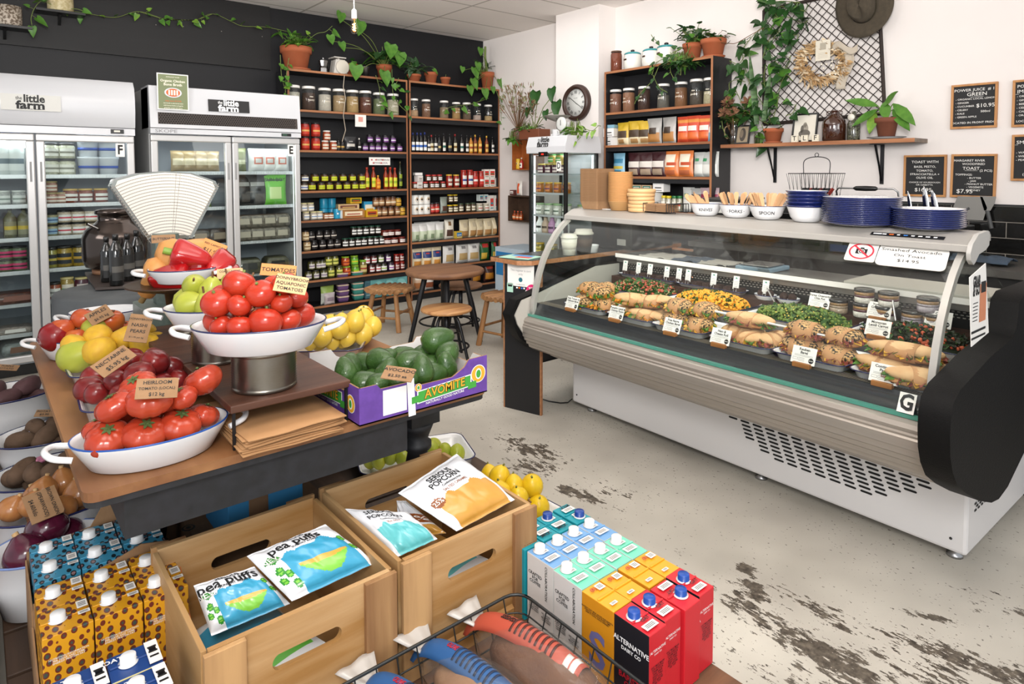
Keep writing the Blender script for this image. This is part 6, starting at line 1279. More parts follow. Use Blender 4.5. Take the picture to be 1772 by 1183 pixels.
o=put('con2',sandwich(.115,.05,.062,breadp,[lettuce,ham],wrapw=.3),(2.60,1.50,ZD+.072),-pi/2+.08,'sandwich',rot=Euler((0,0,-pi/2+.08)));o['label']='long pale roll lying across the top of the ham rolls'
# ---------------------------------------------------------------- salads
def salad(px,y,name,label,cols,seed,L=.44,card=None):
 random.seed(seed);c=Vector((2.90,y,ZD));b=tray_mesh(L,.30,.085,.05,c=tuple(c),rot=pi/2);tag(b.build('enamel_tray',EN),'deep white tray filled with '+label,'tray','deep salad trays')
 s=MB();s.T=Matrix.Translation((c.x,c.y,c.z+.07));s.ball((0,0,-.01),(.125,L/2-.03,.06),24,8,0);s.T=None
 for i in range(900):
  a=random.uniform(0,2*pi);r=sqrt(random.random());u,v=r*cos(a),r*sin(a);p=c+Vector((.135*u,(L/2-.02)*v,.075+.052*(1-r*r)**.6+random.uniform(-.004,.006)));m=random.choices(range(len(cols)),[x[1]for x in cols])[0];k=cols[m][2]
  if k=='leaf':leaf(s,p,rv()+Vector((0,0,.3)),rv()+Vector((0,0,1.2)),random.uniform(.016,.03),.02,m,'heart',.2)
  else:q=random.uniform(.6,1.2)*(.009 if k=='chunk' else .005);s.ball(p,(q,q*random.uniform(.7,1.3),q*.8),6,4,m,R=Euler((random.random()*3,random.random()*3,0)).to_matrix())
 tag(s.build(name,[x[0]for x in cols],origin=tuple(c)),label,'salad',None,'stuff')
kale=M('kale','#264419',.6,n=(80,.5),col2='#3c6122')
salad(0,2.35,'tomato_kale_salad','chopped kale, tomato and onion salad',[(kale,5,'leaf'),(M('tomato_bit','#a84a34',.4),2,'chunk'),(M('grain_bit','#b59a70',.6),3,'bit'),(M('onion_bit','#8a4a5a',.5),1,'bit')],11)
salad(0,1.90,'roast_pumpkin_salad','bright orange roast cauliflower salad with herbs',[(M('turmeric','#d88c14',.6,n=(90,.5),col2='#eaa82c'),7,'chunk'),(kale,2,'leaf')],12)
salad(0,1.42,'broccoli_salad','green broccoli and yellow pesto salad',[(kale,4,'leaf'),(M('broccoli','#4a6622',.7,n=(120,.5),col2='#75873a'),5,'chunk'),(M('pine_nut','#b8a850',.6),2,'bit')],13,.46)
salad(0,.955,'beetroot_salad','dark beetroot, lentil and roast carrot salad',[(M('dark_leaf','#26301a',.6),5,'leaf'),(M('lentil','#3a2620',.6),4,'bit'),(M('roast_carrot','#b8502c',.5),1.5,'chunk'),(kale,2,'leaf')],14,.46)
food_tag('Moroccan\nLentil Carrot',(2.735,1.03,ZD+.09),'white food card reading Moroccan Lentil Carrot leaning on the beetroot salad',s=1.1)
# ---------------------------------------------------------------- rear shelf with sweets and pots
b=MB();b.box(3.03,.74,.70,3.135,2.72,.792);tag(b.build('serving_board',wood('walnut_board','#4a3024','#33211a','y',16)),'long dark timber board along the rear of the deli case','board')
ZR=.793
for i,(y,L)in enumerate(((2.46,.42),(2.02,.42))):
 b=tray_mesh(L,.10,.022,.02,c=(3.07,y,ZR),rot=pi/2,lip=.006);tag(b.build('enamel_tray',EN),'long shallow white tray of brownies, %s'%('pillar end' if i==0 else 'middle of the case'),'tray','shallow sweet trays')
brw=M('brownie','#3a2219',.8,n=(60,.5),col2='#24140f',bump=(120,.5))
ob=[]
for i in range(13):y=2.63-i*.065;b=MB();b.cbox((3.075,y,ZR+.024),(.05,.045,.026),0,RZ(random.uniform(-.3,.3)));ob.append(tag(b.build('brownie',brw,bevel=.003),'x','brownie'))
ordered(ob,'small dark brownie on the rear tray, @','brownies')
for y,n_ in((1.70,'crinkled'),(1.58,'round')):
 b=MB();b.T=Matrix.Translation((3.07,y,ZR));ov_mesh(.048,.058,.022,b);b.T=None;tag(b.build('enamel_dish',EN),'small oval enamel dish of %s chocolate balls'%n_,'dish')
 for k,dy in enumerate((-.022,.022)):b=MB();b.ball((3.07,y+dy,ZR+.03),(.021,.021,.02),12,8,0,fn=lambda t,p:1+.06*sin(5*t)*sin(4*p));tag(b.build('chocolate_ball',brw),'%s chocolate ball, %s in its dish'%(n_,'nearer the beetroot salad' if k==0 else 'nearer the pillar'),'chocolate ball')
for i,(px,py)in enumerate(((1085,460),(1108,463),(1128,466),(1157,472),(1178,474),(1194,476),(1238,482),(1277,489),(1328,494))):
 p=onx(px,py,3.06);t=thing('sweets_card','small upright white sweets card, %s from the pillar end'%ORD[i],'price card',(3.055,p.y,ZR+.02),-pi/2,'sweets cards');b=MB();w,h=.018,.062
 b.add([(-w,0,.01),(w,0,.01),(w,.012,.01+2*h*.55),(-w,.012,.01+2*h*.55)],[(0,1,2,3)]);b.add([(.006*cos(a),.0095,.066+.006*sin(a))for a in[q*pi/6 for q in range(12)]],[tuple(range(12))],1)
 for k in range(4):b.add([(-w*.7,.0045-.0018*k+.002,.048-.008*k),(w*.7,.0045-.0018*k+.002,.048-.008*k),(w*.7,.0045-.0018*k+.0022,.0495-.008*k),(-w*.7,.0045-.0018*k+.0022,.0495-.008*k)],[(0,1,2,3)],2)
 b.build('printed_card',[paper,M('mint_dark','#4a9a88',.5),M('grey_print','#8d8d8d',.6)],t,local=True);b=MB();b.tube([(-.008,-.008,0),(-.008,-.004,.02),(.008,-.004,.02),(.008,-.008,0)],.0012,5);b.build('wire_stand',steel,t,local=True)
def ypot(c1,c2,c3):
 def mk():
  b=MB();b.lathe([(.036,0),(.040,.004),(.040,.026)],n=20,m=0);b.lathe([(.0402,.026),(.0402,.036)],n=20,m=1);b.lathe([(.040,.036),(.040,.048),(.036,.052)],n=20,m=2);o=b.build('yoghurt_pot',[M('pot'+c,c,.3,n=(120,.4),col2=shade(c,.75),coat=.5)for c in(c1,c2,c3)],local=True)
  l=MB();l.lathe([(.041,.05),(.042,.053),(.042,.062),(.038,.064),(.03,.062),(0,.062)],n=24);l.build('lid',M('lid_black','#1a1a1a',.2,coat=.4),o,local=True);return tag(o,'pot','yoghurt pot')
 return mk
y1_,y2_,y3_=ypot('#d9d4ca','#5a2434','#b08a5c'),ypot('#a8947e','#a8947e','#9a7a54'),ypot('#a49aa2','#a49aa2','#b08a5c')
ob=[]
for(px,py,mk,key,lv)in((1495,547,y1_,'yp1',0),(1533,552,y1_,'yp1',0),(1498,500,y1_,'yp1',1),(1540,506,y1_,'yp1',1),(1453,520,y2_,'yp2',0),(1580,560,y3_,'yp3',0),(1608,518,y3_,'yp3',1),(1618,563,y3_,'yp3',0)):
 p=onx(px,py,3.04);ob.append(put(key,mk,(3.045,p.y,ZR+lv*.065),0,'yoghurt pot'))
ordered(ob,'lidded glass yoghurt pot at the near end, @','yoghurt pots',rows=2)
for(px,py,ti,n_)in((1416,522,'Vegan Overnight\nChia Pot','Vegan Overnight Chia Pot'),(1520,538,'Yoghurt &\nGranola Pot','Yoghurt and Granola Pot'),(1622,555,'Chia\nVegan Pot','Chia Vegan Pot, partly behind the glass frame')):p=onx(px,py,2.985);food_tag(ti,(2.992 if 0 else 3.0,p.y,ZR+.002),'white food card reading '+n_,s=1.15)
# white-handled tongs / serving spoons
b=MB();b.tube([(2.60,1.70,.80),(2.56,1.05,.795)],[.006,.004],6);tag(b.build('tongs',enamel),'long white tongs lying across the rolls','tongs')
for i,(px,py,qx,qy)in enumerate(((1327,498,1343,528),(1545,520,1550,555))):b=MB();a,e=onx(px,py,2.98),onx(qx,qy,2.93);b.tube([a,e],.004,6);tag(b.build('serving_spoon',steel),'steel serving spoon handle standing in the %s salad'%('green' if i==0 else 'beetroot'),'spoon')
# ================================================================ signs stuck on the glass
def glass_at(px,py):
 """point on the curved front glass"""
 for k in range(len(GP)-1):
  (xa,za),(xb,zb_)=GP[k],GP[k+1];r=ray(px,py);
  nx,nz=(zb_-za),-(xb-xa);tt=(nx*xa+nz*(za-EYE))/(nx*r.x+nz*r.z);P=CAMP+r*tt
  if za-.001<=P.z<=zb_+.001:return P,Vector((-nx,0,-nz)).normalized()
 return P,Vector((-1,0,0))
def glasssign(name,pts,label,cat,fn,mats,cut=.02):
 P=[glass_at(*p)for p in pts];c=sum((p for p,_ in P),Vector())/len(P);tl,tr,br,bl=[p for p,_ in P];u=((tr-tl)+(br-bl)).normalized();v=((tl-bl)+(tr-br)).normalized();n=u.cross(v).normalized();n=n if n.dot(c-CAMP)<0 else-n;c+=n*.02-v*.02
 w,h=((tr-tl).length+(br-bl).length)/4,((tl-bl).length+(tr-br).length)/4;b=MB();o=rbox(-w,-h,w,h,cut);b.add([c+u*x+v*y for x,y in o]+[c-n*.003+u*x+v*y for x,y in o],[list(range(len(o)))]+[(i,(i+1)%len(o),len(o)+(i+1)%len(o),len(o)+i)for i in range(len(o))],0);fn(b,c+n*.0012,u,v,n,w,h);tag(b.build(name,mats),label,cat)
def nocam(b,c,u,v,n,w,h):
 quad(b,c,u,v,w*.38,h*.27,1);quad(b,c+v*h*.33,u,v,w*.13,h*.08,1);quad(b,c+v*h*.3-u*w*.24,u,v,w*.06,h*.05,1)
 for r,m,e in((.22,0,.0004),(.17,1,.0008),(.10,0,.0012)):b.add([c+n*e+v*h*-.02+u*w*r*cos(a)+v*h*r*1.1*sin(a)for a in[q*pi/10 for q in range(20)]],[tuple(range(20))],m)
 N=36;R1,R2=.84,.72;b.add([c+n*.0015+u*w*R*cos(a)+v*h*R*sin(a)for R in(R1,R2)for a in[q*2*pi/N for q in range(N)]],[(i,(i+1)%N,N+(i+1)%N,N+i)for i in range(N)],2)
 d=(u*w-v*h).normalized();e=(u*w+v*h).normalized();quad(b,c+n*.0018,d,e,w*1.05*.72*1.0,w*.06,2)
glasssign('no_photo_sign',((1475,418),(1528,422),(1515,454),(1465,449)),'square white sign with a crossed-out camera on the case glass','sign',nocam,[paper,ink,M('sign_red','#d8283c',.5)],.008)
def avo(b,c,u,v,n,w,h):
 for k,s in enumerate(('Smashed Avocado','On Toast','$14.95')):b.plane_text(s,h*.36,c+v*h*(.5-.48*k)-u*w*.05,u,v,1,font_sx=1.35)
glasssign('price_sign',((1529,422),(1649,432),(1638,470),(1517,457)),'white rounded sign reading Smashed Avocado On Toast','sign',avo,[paper,ink])
p=ony(1690,520,CY0-.003);a,c_=ony(1678,488,CY0-.003),ony(1706,455,CY0-.003)
b=MB();q4=[ony(x,y,CY0-.004)for x,y in((1678,480),(1706,455),(1711,575),(1681,600))];b.add(q4+[Vector(x)+Vector((0,.002,0))for x in q4],[(0,1,2,3),(7,6,5,4),(0,4,5,1),(1,5,6,2),(2,6,7,3),(3,7,4,0)],0)
cq=sum(q4,Vector())/4;ux=Vector((1,0,0));uz_=Vector((0,0,1));w=(q4[1].x-q4[0].x)/2;hh=(q4[0].z-q4[3].z)/2
b.plane_text('GRAB',w*.62,cq+Vector((-w*.42,-.001,hh*.70)),ux,uz_,1,bold=.05,font_sx=.55);b.plane_text('& GO',w*.62,cq+Vector((-w*.42,-.001,hh*.45)),ux,uz_,1,bold=.05,font_sx=.55);quad(b,cq+Vector((w*.45,-.001,hh*.05)),ux,uz_,w*.42,hh*.55,2);quad(b,cq+Vector((w*.45,-.0015,hh*.5)),ux,uz_,w*.3,hh*.16,1);quad(b,cq+Vector((0,-.001,-hh*.72)),ux,uz_,w*.9,hh*.035,1);quad(b,cq+Vector((0,-.001,-hh*.9)),ux,uz_,w*.9,hh*.03,1)
for k in range(6):quad(b,cq+Vector((-w*.5,-.001,hh*(.1-.1*k))),ux,uz_,w*.3,hh*.012,1)
tag(b.build('grab_and_go_poster',[paper,ink,M('poster_peach','#c8805c',.6)]),'tall printed GRAB & GO poster stuck on the end glass','poster')
# ================================================================ things standing on the canopy
ZT=1.2265
def tp(px,py):p=onz(px,py,ZT);return Vector((min(max(p.x,2.86),3.03),p.y,ZT))
def onT(px,x=2.77):
 x=2.77;p=onx(px,370,x);return Vector((x,p.y,ZT))
bam=M('bamboo_paper','#c99c66',.6,n=(8,.5),col2='#bd8f5b');bams=M('bamboo_shade','#b88a55',.6)
c=onT(1037,3.0);t=thing('box_stack','tall stack of nested brown takeaway boxes on the case top','takeaway boxes',tuple(c));prev=None
ob=[]
for k in range(22):
 b=MB();z=ZT+k*.0088;R=Matrix.Rotation(.0,4,'Z');e=.0004*(k%3)
 loft(b,[[(c.x+x,c.y+y,zz)for x,y in rbox(-w,-w*.95,w,w*.95,.008,2)]for w,zz in((.062,z),(.075+e,z+.05),(.0785+e,z+.0503),(.0735,z+.0503),(.061,z+.002))],smooth=False);o=b.build('takeaway_box',kraft);tag(o,'%s kraft takeaway box from the bottom of the tallest brown stack'%ORD[k],'takeaway box','nested kraft takeaway boxes');ob.append(o)
bpy.data.objects.remove(t)
c=onT(1077,2.93)
for k in range(22):
 b=MB();z=ZT+k*.0078;r1,r2=.052,.068;b.lathe([(r1,z),(r2,z+.05),(r2+.0045,z+.052),(r2-.002,z+.0525),(r1-.002,z+.002),(0,z+.002)],c=(c.x,c.y,0),n=28);tag(b.build('paper_bowl',bam),'%s paper bowl from the bottom of the ribbed tan stack'%ORD[k],'paper bowl','nested paper bowls')
c=onT(1113,2.90)
for k in range(6):
 b=MB();z=ZT+k*.0205;r=.072+.004*(k>3);b.lathe([(r,z),(r,z+.018),(r-.003,z+.0205),(0,z+.0205)],c=(c.x+random.uniform(-.002,.002),c.y+random.uniform(-.003,.003),0),n=32);tag(b.build('bowl_lid',M('lid_bamboo','#d0a674',.55)),'%s round tan lid from the bottom of the short stack'%ORD[k],'lid','stacked round lids')
 # napkins in a wire holder
c=onT(1156,2.90);t=thing('napkin_holder','black wire holder standing between the lids and the cutlery bowls','napkin holder',tuple(c));b=MB()
for dy in(-.075,-.063,-.051,-.039,.078):b.tube([(c.x-.06,c.y+dy*1.3,ZT+.006),(c.x-.062,c.y+dy*1.3,ZT+.05),(c.x+.06,c.y+dy*1.3,ZT+.05),(c.x+.06,c.y+dy*1.3,ZT+.006)],.0022,6)
for dx in(-.05,.05):b.tube([(c.x+dx,c.y-.1,ZT+.006),(c.x+dx,c.y+.1,ZT+.006)],.003,6)
b.build('wire_frame',blackm,t)
for k in range(2):b=MB();[b.box(c.x-.056+.001*(q%2),c.y-.04+k*.068,ZT+.008+q*.005,c.x+.056,c.y+.024+k*.068,ZT+.0115+q*.005)for q in range(8)];tag(b.build('napkin_pile',M('napkin_brown','#9a7654',.85),bevel=.001),'folded brown napkins in the wire holder, %s half'%('bowl-side' if k==0 else 'lid-side'),'napkins','folded napkins')
b=MB();p=onT(1057,2.80);b.T=Matrix.Translation(p);b.box(-.02,-.06,0,.02,.06,.003);b.T=None;tag(b.build('receipt_pad',paper),'small white paper lying at the front edge of the canopy','paper')
# enamel bowls of wooden cutlery
wd_=M('birch_cutlery','#c9a076',.6,n=(20,.5),col2='#bd9268')
for i,(px,st,n_,rr)in enumerate(((1225,'KNIVES','knives',.077),(1277,'· FORKS ·','forks',.077),(1331,'SPOON','spoons',.079))):
 c=onT(px,2.88);b=bowl_mesh(rr,.060);b.v=[tuple(Vector(p)+c)for p in b.v];R=rr*.92;th0=atan2(-c.y,-c.x)
 b.text(st,.021,lambda u,v:c+Vector(((R-.003+v*.35)*cos(th0+u/R),(R-.003+v*.35)*sin(th0+u/R),.031+v)),2,bold=.01)
 tag(b.build('enamel_bowl',EN+[ink]),'white enamel bowl with blue rim lettered '+st.strip('· '),'bowl','lettered cutlery bowls');random.seed(50+i);ob=[]
 for k in range(16):
  a=random.uniform(0,2*pi);r=rr*random.uniform(.15,.6);q=c+Vector((r*cos(a),r*sin(a),.022));d=Vector((cos(a)*.45,sin(a)*.45,1)).normalized()if i else Vector((random.uniform(-.4,.4),random.uniform(.2,1.1),.6)).normalized();L=.105;s_=d.cross(rv()).normalized();nn_=s_.cross(d);m=MB()
  prof=[(0,.005),(.3,.006),(.6,.008),(.8,.011),(.93,.011),(1,.005)]
  vs=[q+d*L*tt+s_*w_*sg+nn_*e for e in(0,.0014)for sg in(-1,1)for tt,w_ in prof];n6=len(prof)
  m.add(vs,[(j,j+1,n6+j+1,n6+j)for j in range(n6-1)]+[(2*n6+j,3*n6+j,3*n6+j+1,2*n6+j+1)for j in range(n6-1)]+[(j,2*n6+j,2*n6+j+1,j+1)for j in range(n6-1)]+[(n6+j,n6+j+1,3*n6+j+1,3*n6+j)for j in range(n6-1)]+[(n6-1,3*n6-1,4*n6-1,2*n6-1),(0,n6,3*n6,2*n6)]);ob.append(tag(m.build('wooden_'+n_[:-1]if n_!='knives' else 'wooden_knife',wd_,origin=tuple(q+d*L)),'x','cutlery'))
 ordered(ob,'disposable wooden %s in the lettered bowl, @'%{'knives':'knife','forks':'fork','spoons':'spoon'}[n_],'wooden '+n_)
cob=M('cobalt_enamel','#1c2a6c',.12,n=(30,.4),col2='#18245e',coat=.6)
c=onT(1399,2.90);b=bowl_mesh(.082,.07,1);b.v=[tuple(Vector(p)+c)for p in b.v];tag(b.build('enamel_bowl',[enamel,cob]),'lowest white bowl beneath the blue bowls','bowl','stacked blue bowls')
for k in range(5):
 z=ZT+.038+k*.0155;b=MB();b.lathe([(.062,z),(.083,z+.031),(.087,z+.033),(.085,z+.035),(.077,z+.028),(.058,z+.004),(0,z+.004)],c=(c.x,c.y,0),n=36,mz=lambda i:1 if i>2 else 0);tag(b.build('enamel_bowl',[cob,enamel]),'blue enamel bowl, %s up from the white bowl'%ORD[k],'bowl','stacked blue bowls')
for(px,r,n,nm_)in((1493,.146,15,'larger plate stack'),(1609,.122,10,'smaller plate stack by the case end')):
 c=onT(px,2.97 if r>.1 else 2.93)
 for k in range(n):
  z=ZT+.001+k*.0071;b=MB();b.lathe([(r*.68,z),(r*.80,z+.003),(r,z+.0125),(r*1.004,z+.0145),(r*.98,z+.0142),(r*.80,z+.006),(0,z+.005)],c=(c.x+random.uniform(-.0015,.0015),c.y+random.uniform(-.0015,.0015),0),n=44,mz=lambda i:(1 if i>3 or(k==0 and i==0)else 0));tag(b.build('enamel_plate',[cob,enamel]),'blue enamel plate, %s from bottom of the %s'%(ORD[k],nm_),'plate','stacked blue plates')
  # knives and spatulas standing behind the small plates
for i,(px,py,qx,qy,w)in enumerate(((1571,330,1577,360,.006),(1599,322,1605,360,.010),(1613,328,1621,360,.010))):
 a,e=onx(px,py,2.90),onx(qx,qy+10,2.90);b=MB();leaf(b,e,a-e,(-1,0,0),(a-e).length,w*2.2,0,'blade',0);tag(b.build('knife',chrome,solid=.0015),'upright steel knife blade behind the small plates, %s from left'%ORD[i],'knife','upright knives')
frame_off()
# ================================================================ the work bench behind the case
steelw=M('bench_steel','#77746f',.35,.8);dark=M('oven_dark','#1c1b1a',.3)
t=thing('work_bench','steel-topped work bench along the wall behind the deli case','bench',(4.6,1.4,0));b=MB();b.box(4.30,-.55,.86,XW-.02,3.0,.90,1);b.box(4.34,-.5,.1,XW-.05,2.98,.86,0);b.build('bench_body',[M('bench_black','#1a1918',.5),steelw],t)
def oven(y0,y1,h,label,disp):
 t=thing('countertop_oven',label,'oven',(4.65,(y0+y1)/2,.9));b=MB();b.box(4.38,y0,.902,4.93,y1,.9+h);b.build('body',dark,t,bevel=.008);b=MB();b.box(4.372,y0+.03,.94,4.38,y1-.10,.9+h-.04);b.tube([(4.355,y0+.04,.9+h-.05),(4.355,y1-.12,.9+h-.05)],.006,6);b.build('door',[M('oven_glass','#0c0c0c',.08,coat=.5),chrome],t)
 if disp:b=MB();b.box(4.368,y0+.02,.915,4.372,y1-.02,.96,0);b.plane_text('turbo',.03,(4.3665,(y0+y1)/2,.937),(0,-1,0),(0,0,1),1);b.plane_text('8:01',.026,(4.3665,y0+.09,.945),(0,-1,0),(0,0,1),2,bold=.02);b.build('control_panel',[M('panel_blue','#2c3a5c',.4),M('white_ink','#efefef',.5),M('red_led','#e03020',.5,emit=('#ff2010',2))],t)
oven(1.98,2.62,.298,'dark countertop oven with glass door seen through the case',False);oven(1.28,1.96,.20,'low oven with blue control strip and red digits',True)
for k,(y,l_)in enumerate(((2.82,'dark espresso machine with a steel top'),)):
 t=thing('coffee_machine',l_+' on the bench behind the case','coffee machine',(4.6,y,.9));b=MB();b.box(4.40,y-.15,.902,4.85,y+.15,1.22);b.build('body',dark,t,bevel=.02);b=MB();b.box(4.42,y-.16,1.222,4.83,y+.16,1.235);b.build('cup_tray',steelw,t);b=MB();b.cbox((4.395,y,1.15),(.008,.2,.05));b.build('name_plate',M('sticker_grey','#c4c3bd',.4),t)
def cup(c1,c2):
 def mk():
  b=MB();b.lathe([(.03,0),(.041,.085),(.0,.085)],n=24);b.lathe([(.0345,.03),(.0395,.065)],n=24,m=1);o=b.build('coffee_cup',[col(c1,.4),col(c2,.7)],local=True);l=MB();l.lathe([(.043,.083),(.044,.09),(.038,.094),(.036,.105),(0,.105)],n=24);l.build('lid',col('#d8d4c8',.4),o,local=True);return o
 return mk
for(px,x,c1,c2,l_,s)in((994,2.85,'#d6d2c6','#c9c2b4','cream reusable coffee cup on the till counter',1.25),(1014,2.98,'#34302c','#4a3a30','dark reusable coffee cup with pale lid on the till counter',1.45)):p=onx(px,430,x);o=put('cup'+c1,cup(c1,c2),(x,max(p.y,2.86),CT+.001),0,'cup',s);o['label']=l_
b=MB();p=(3.06,2.87,CT+.001);b.lathe([(.04,0),(.05,.045),(.051,.047),(.046,.045),(.037,.004),(0,.004)],c=p,n=24);tag(b.build('small_tub',enamel),'small white tub beside the dark coffee cup','tub')
# till screen
t=thing('register_box','dark till box with a pale label on the counter by the case','till',(3.45,2.92,CT));b=MB();b.box(3.30,2.74,CT+.001,3.75,3.1,CT+.22);b.build('body',dark,t,bevel=.01);b=MB();b.cbox((3.296,2.92,CT+.19),(.006,.16,.03));b.cbox((3.296,2.82,CT+.05),(.006,.07,.04));b.build('paper_label',M('sticker_grey','#c4c3bd',.4),t)
# wire basket with sachets, press, glass jar, cloths
yb_=onx(1413,290,4.5).y;zb_=1.30
t=thing('wire_basket','wire-mesh basket with a looped handle holding sachets','basket',(4.5,yb_,1.25));b=MB();a,e=onx(1373,300,4.5).y,onx(1448,300,4.5).y
zt,zl=onx(1410,300,4.5).z,1.203
for z,k in((zt,1),(zl,.8)):b.tube([(4.5+dx*k*.1,yb_+dy*k*abs(a-e)/2,z)for dx,dy in((-1,-1),(1,-1),(1,1),(-1,1),(-1,-1))],.003,5)
for i in range(11):
 f=-1+i*.2
 for sg in(-.08,.08):b.tube([(4.5+sg,yb_+f*abs(a-e)*.4,zl),(4.5+sg*1.2,yb_+(f+.1)*abs(a-e)*.5,zt)],.0012,4);b.tube([(4.5+sg,yb_+(f+.1)*abs(a-e)*.4,zl),(4.5+sg*1.2,yb_+(f)*abs(a-e)*.5,zt)],.0012,4)
b.build('wire_body',blackm,t);b=MB();b.tube(spline([(4.5,yb_+.09,zt),(4.5,yb_+.085,zt+.09),(4.5,yb_,zt+.115),(4.5,yb_-.085,zt+.09),(4.5,yb_-.09,zt)],6),.003,6,cap=False);b.tube([(4.5,yb_+.013*cos(a_),zt+.128+.013*sin(a_))for a_ in[k*pi/6 for k in range(13)]],.0025,5,cap=False);b.build('handle',blackm,t)
random.seed(4);ob=[]
for i in range(12):b=MB();b.cbox((4.47+.004*i,yb_+.10-i*.016,zl+.07),(.05,.004,.12),i%4==3,Euler((.5,.1*(i%3),.1)).to_matrix());ob.append(tag(b.build('sachet',[blackp,M('sachet_red','#a8382c',.5)]),'x','sachet'))
ordered(ob,'upright sachet in the wire basket, @','sachets')
t=thing('sandwich_press','black sandwich press whose bar handle rises behind the plates','sandwich press',(4.5,onx(1500,340,4.5).y,.9));b=MB();y0,y1=onx(1553,330,4.45).y,onx(1446,330,4.45).y;zh=onx(1500,326,4.45).z;b.box(4.4,y0-.02,1.103,4.85,y1+.01,1.16);b.build('body',dark,t,bevel=.015)
b=MB();b.tube([(4.52,y0,1.16),(4.46,y0,zh-.02),(4.45,y0+.02,zh),(4.45,y1-.02,zh),(4.46,y1,zh-.02),(4.52,y1,1.16)],.006,8);b.build('bar',steel,t);b=MB();b.lathe([(.006,-.075),(.015,-.06),(.017,0),(.015,.06),(.006,.075)],c=(4.45,(y0+y1)/2,zh),n=12,R=Matrix.Rotation(pi/2,3,'X'));b.build('grip',blackp,t)
def spat(px,py,w,h,label,hx,hy,sq):
 p=onx(px,py,XW-.05);t=thing('spatula',label,'spatula',tuple(p));b=MB();
 O=[(-w,-h),(w,-h),(w*1.25,h*.1),(w*.9,h),(-w*.9,h),(-w*1.2,h*.1)]if sq else[(-w*.4,-h),(w*.4,-h),(w*.9,h*.1),(w*1.05,h),(-w,h*1.05),(-w*.7,0)]
 b.prism([(p.y-x,p.z+y)for x,y in O],'x',XW-.052,XW-.050);b.build('blade',M('dull_steel','#8a8884',.45,.7),t);q=onx(hx,hy,XW-.05);b=MB();s0=p+Vector((0,0,-h if not sq else 0));b.tube([Vector((XW-.051,s0.y,s0.z)),Vector((XW-.04,q.y,q.z))],.012 if not sq else .008,8);b.build('handle',M('handle_grey','#4c4c4c',.5),t)
spat(1678,360,.075,.075,'broad steel spatula hanging before the black tiles',1640,375,True);spat(1709,352,.042,.045,'narrow steel scraper hanging handle down on the tiles',1715,395,False)
p=onx(1717,470,4.5);b=MB();b.lathe([(.055,0),(.06,.01),(.06,.15),(.045,.17),(.045,.175)],c=(4.62,onx(1680+5,470,4.62).y,.902),n=24);tag(b.build('glass_canister',glass('jar_glass',(.96,.98,.97),.06)),'clear glass canister on the steel bench before the tiles','jar')
b=MB();yy=onx(1755,480,4.6).y;b.grid(lambda u,v:(4.45+.22*u,yy-.0+.35*v,.915+.03*abs(noise.noise(Vector((u*5,v*5,1))))+.02*sin(pi*u)),16,16);tag(b.build('cloth',M('cloth_blue','#3c4a5a',.9),solid=.004),'crumpled dark blue cloth on the bench below the tiles','cloth')
b=MB();b.box(3.12,.76,.916,3.42,1.32,.935);tag(b.build('cutting_board',M('board_white','#cfcac0',.5),bevel=.004),'white cutting board on the rear ledge of the case','cutting board')
b=MB();b.grid(lambda u,v:(3.14+.2*u,1.95+.6*v,.918+.022*abs(noise.noise(Vector((u*6,v*9,3))))+.008),14,30,mf=lambda i,j:1 if 8<j<18 else 0);tag(b.build('paper_sheets',[M('wrap_paper','#a8a49c',.8),M('cloth_blue','#3c4a5a',.9)],solid=.002),'loose grey wrapping sheets on the rear ledge of the case','paper')
t=thing('digital_scale','pale blue digital kitchen scale on the rear ledge','scale',(3.27,1.80,.916));b=MB();b.box(3.15,1.70,.917,3.36,1.9,.94);b.build('body',M('scale_blue','#7c98ac',.4),t,bevel=.006);b=MB();b.box(3.17,1.72,.942,3.34,1.88,.95);b.build('pan',steel,t,bevel=.003)
t=thing('plastic_crate','black ventilated plastic crate on the floor past the case end','crate',(3.75,.75,0));b=MB();b.box(3.56,.52,.0,3.95,1.0,.36)
for r in range(9):b.cbox((3.555,.76,.05+r*.032),(.012,.4,.008),1)
for r in range(9):
 for q in range(5):b.cbox((3.64+q*.065,.515,.05+r*.032),(.045,.012,.008),1)
b.build('crate_body',[blackp,M('crate_slot','#3a3a3a',.5)],t)
# ================================================================ the produce table
def pb(name,fn,mats,label=None,cat=None,grp=None,kind=None,parent=None,**k):
 b=MB();fn(b);o=b.build(name,mats,parent,**k)
 return tag(o,label,cat,grp,kind)
oakt=M('worn_oak','#946840',.5,n=(9,.3),col2='#73492a',stretch=(1,.12,1),bump=(40,.15),detail=6);blk=M('chalky_black','#1b1b1c',.55,n=(30,.4),col2='#26262a');waln=wood('walnut_board_x','#5c3a2a','#422619','x',16,.5)
TX0,TX1,TY0,TY1,TZ=.165,1.27,1.645,3.3,.75
T_=thing('produce_table','old oak-topped table with black apron and turned legs carrying the fruit','table',(.66,2.45,0))
pb('table_top',lambda b:b.prism(rbox(TX0,TY0,TX1,TY1,.03),'z',TZ-.022,TZ),oakt,parent=T_,bevel=.006)
pb('top_edge',lambda b:b.prism(rbox(TX0+.004,TY0+.004,TX1-.004,TY1-.004,.03),'z',TZ-.038,TZ-.0225),blk,parent=T_)
for(x0,y0,x1,y1)in((TX0+.08,TY0+.03,.985,TY0+.05),(TX0+.03,TY1-.05,TX1-.08,TY1-.03),(TX0+.08,TY0+.05,TX0+.10,TY1-.05),(TX1-.06,2.05,TX1-.04,TY1-.05)):pb('apron',lambda b:b.box(x0,y0,TZ-.14,x1,y1,TZ-.0385),blk,parent=T_)
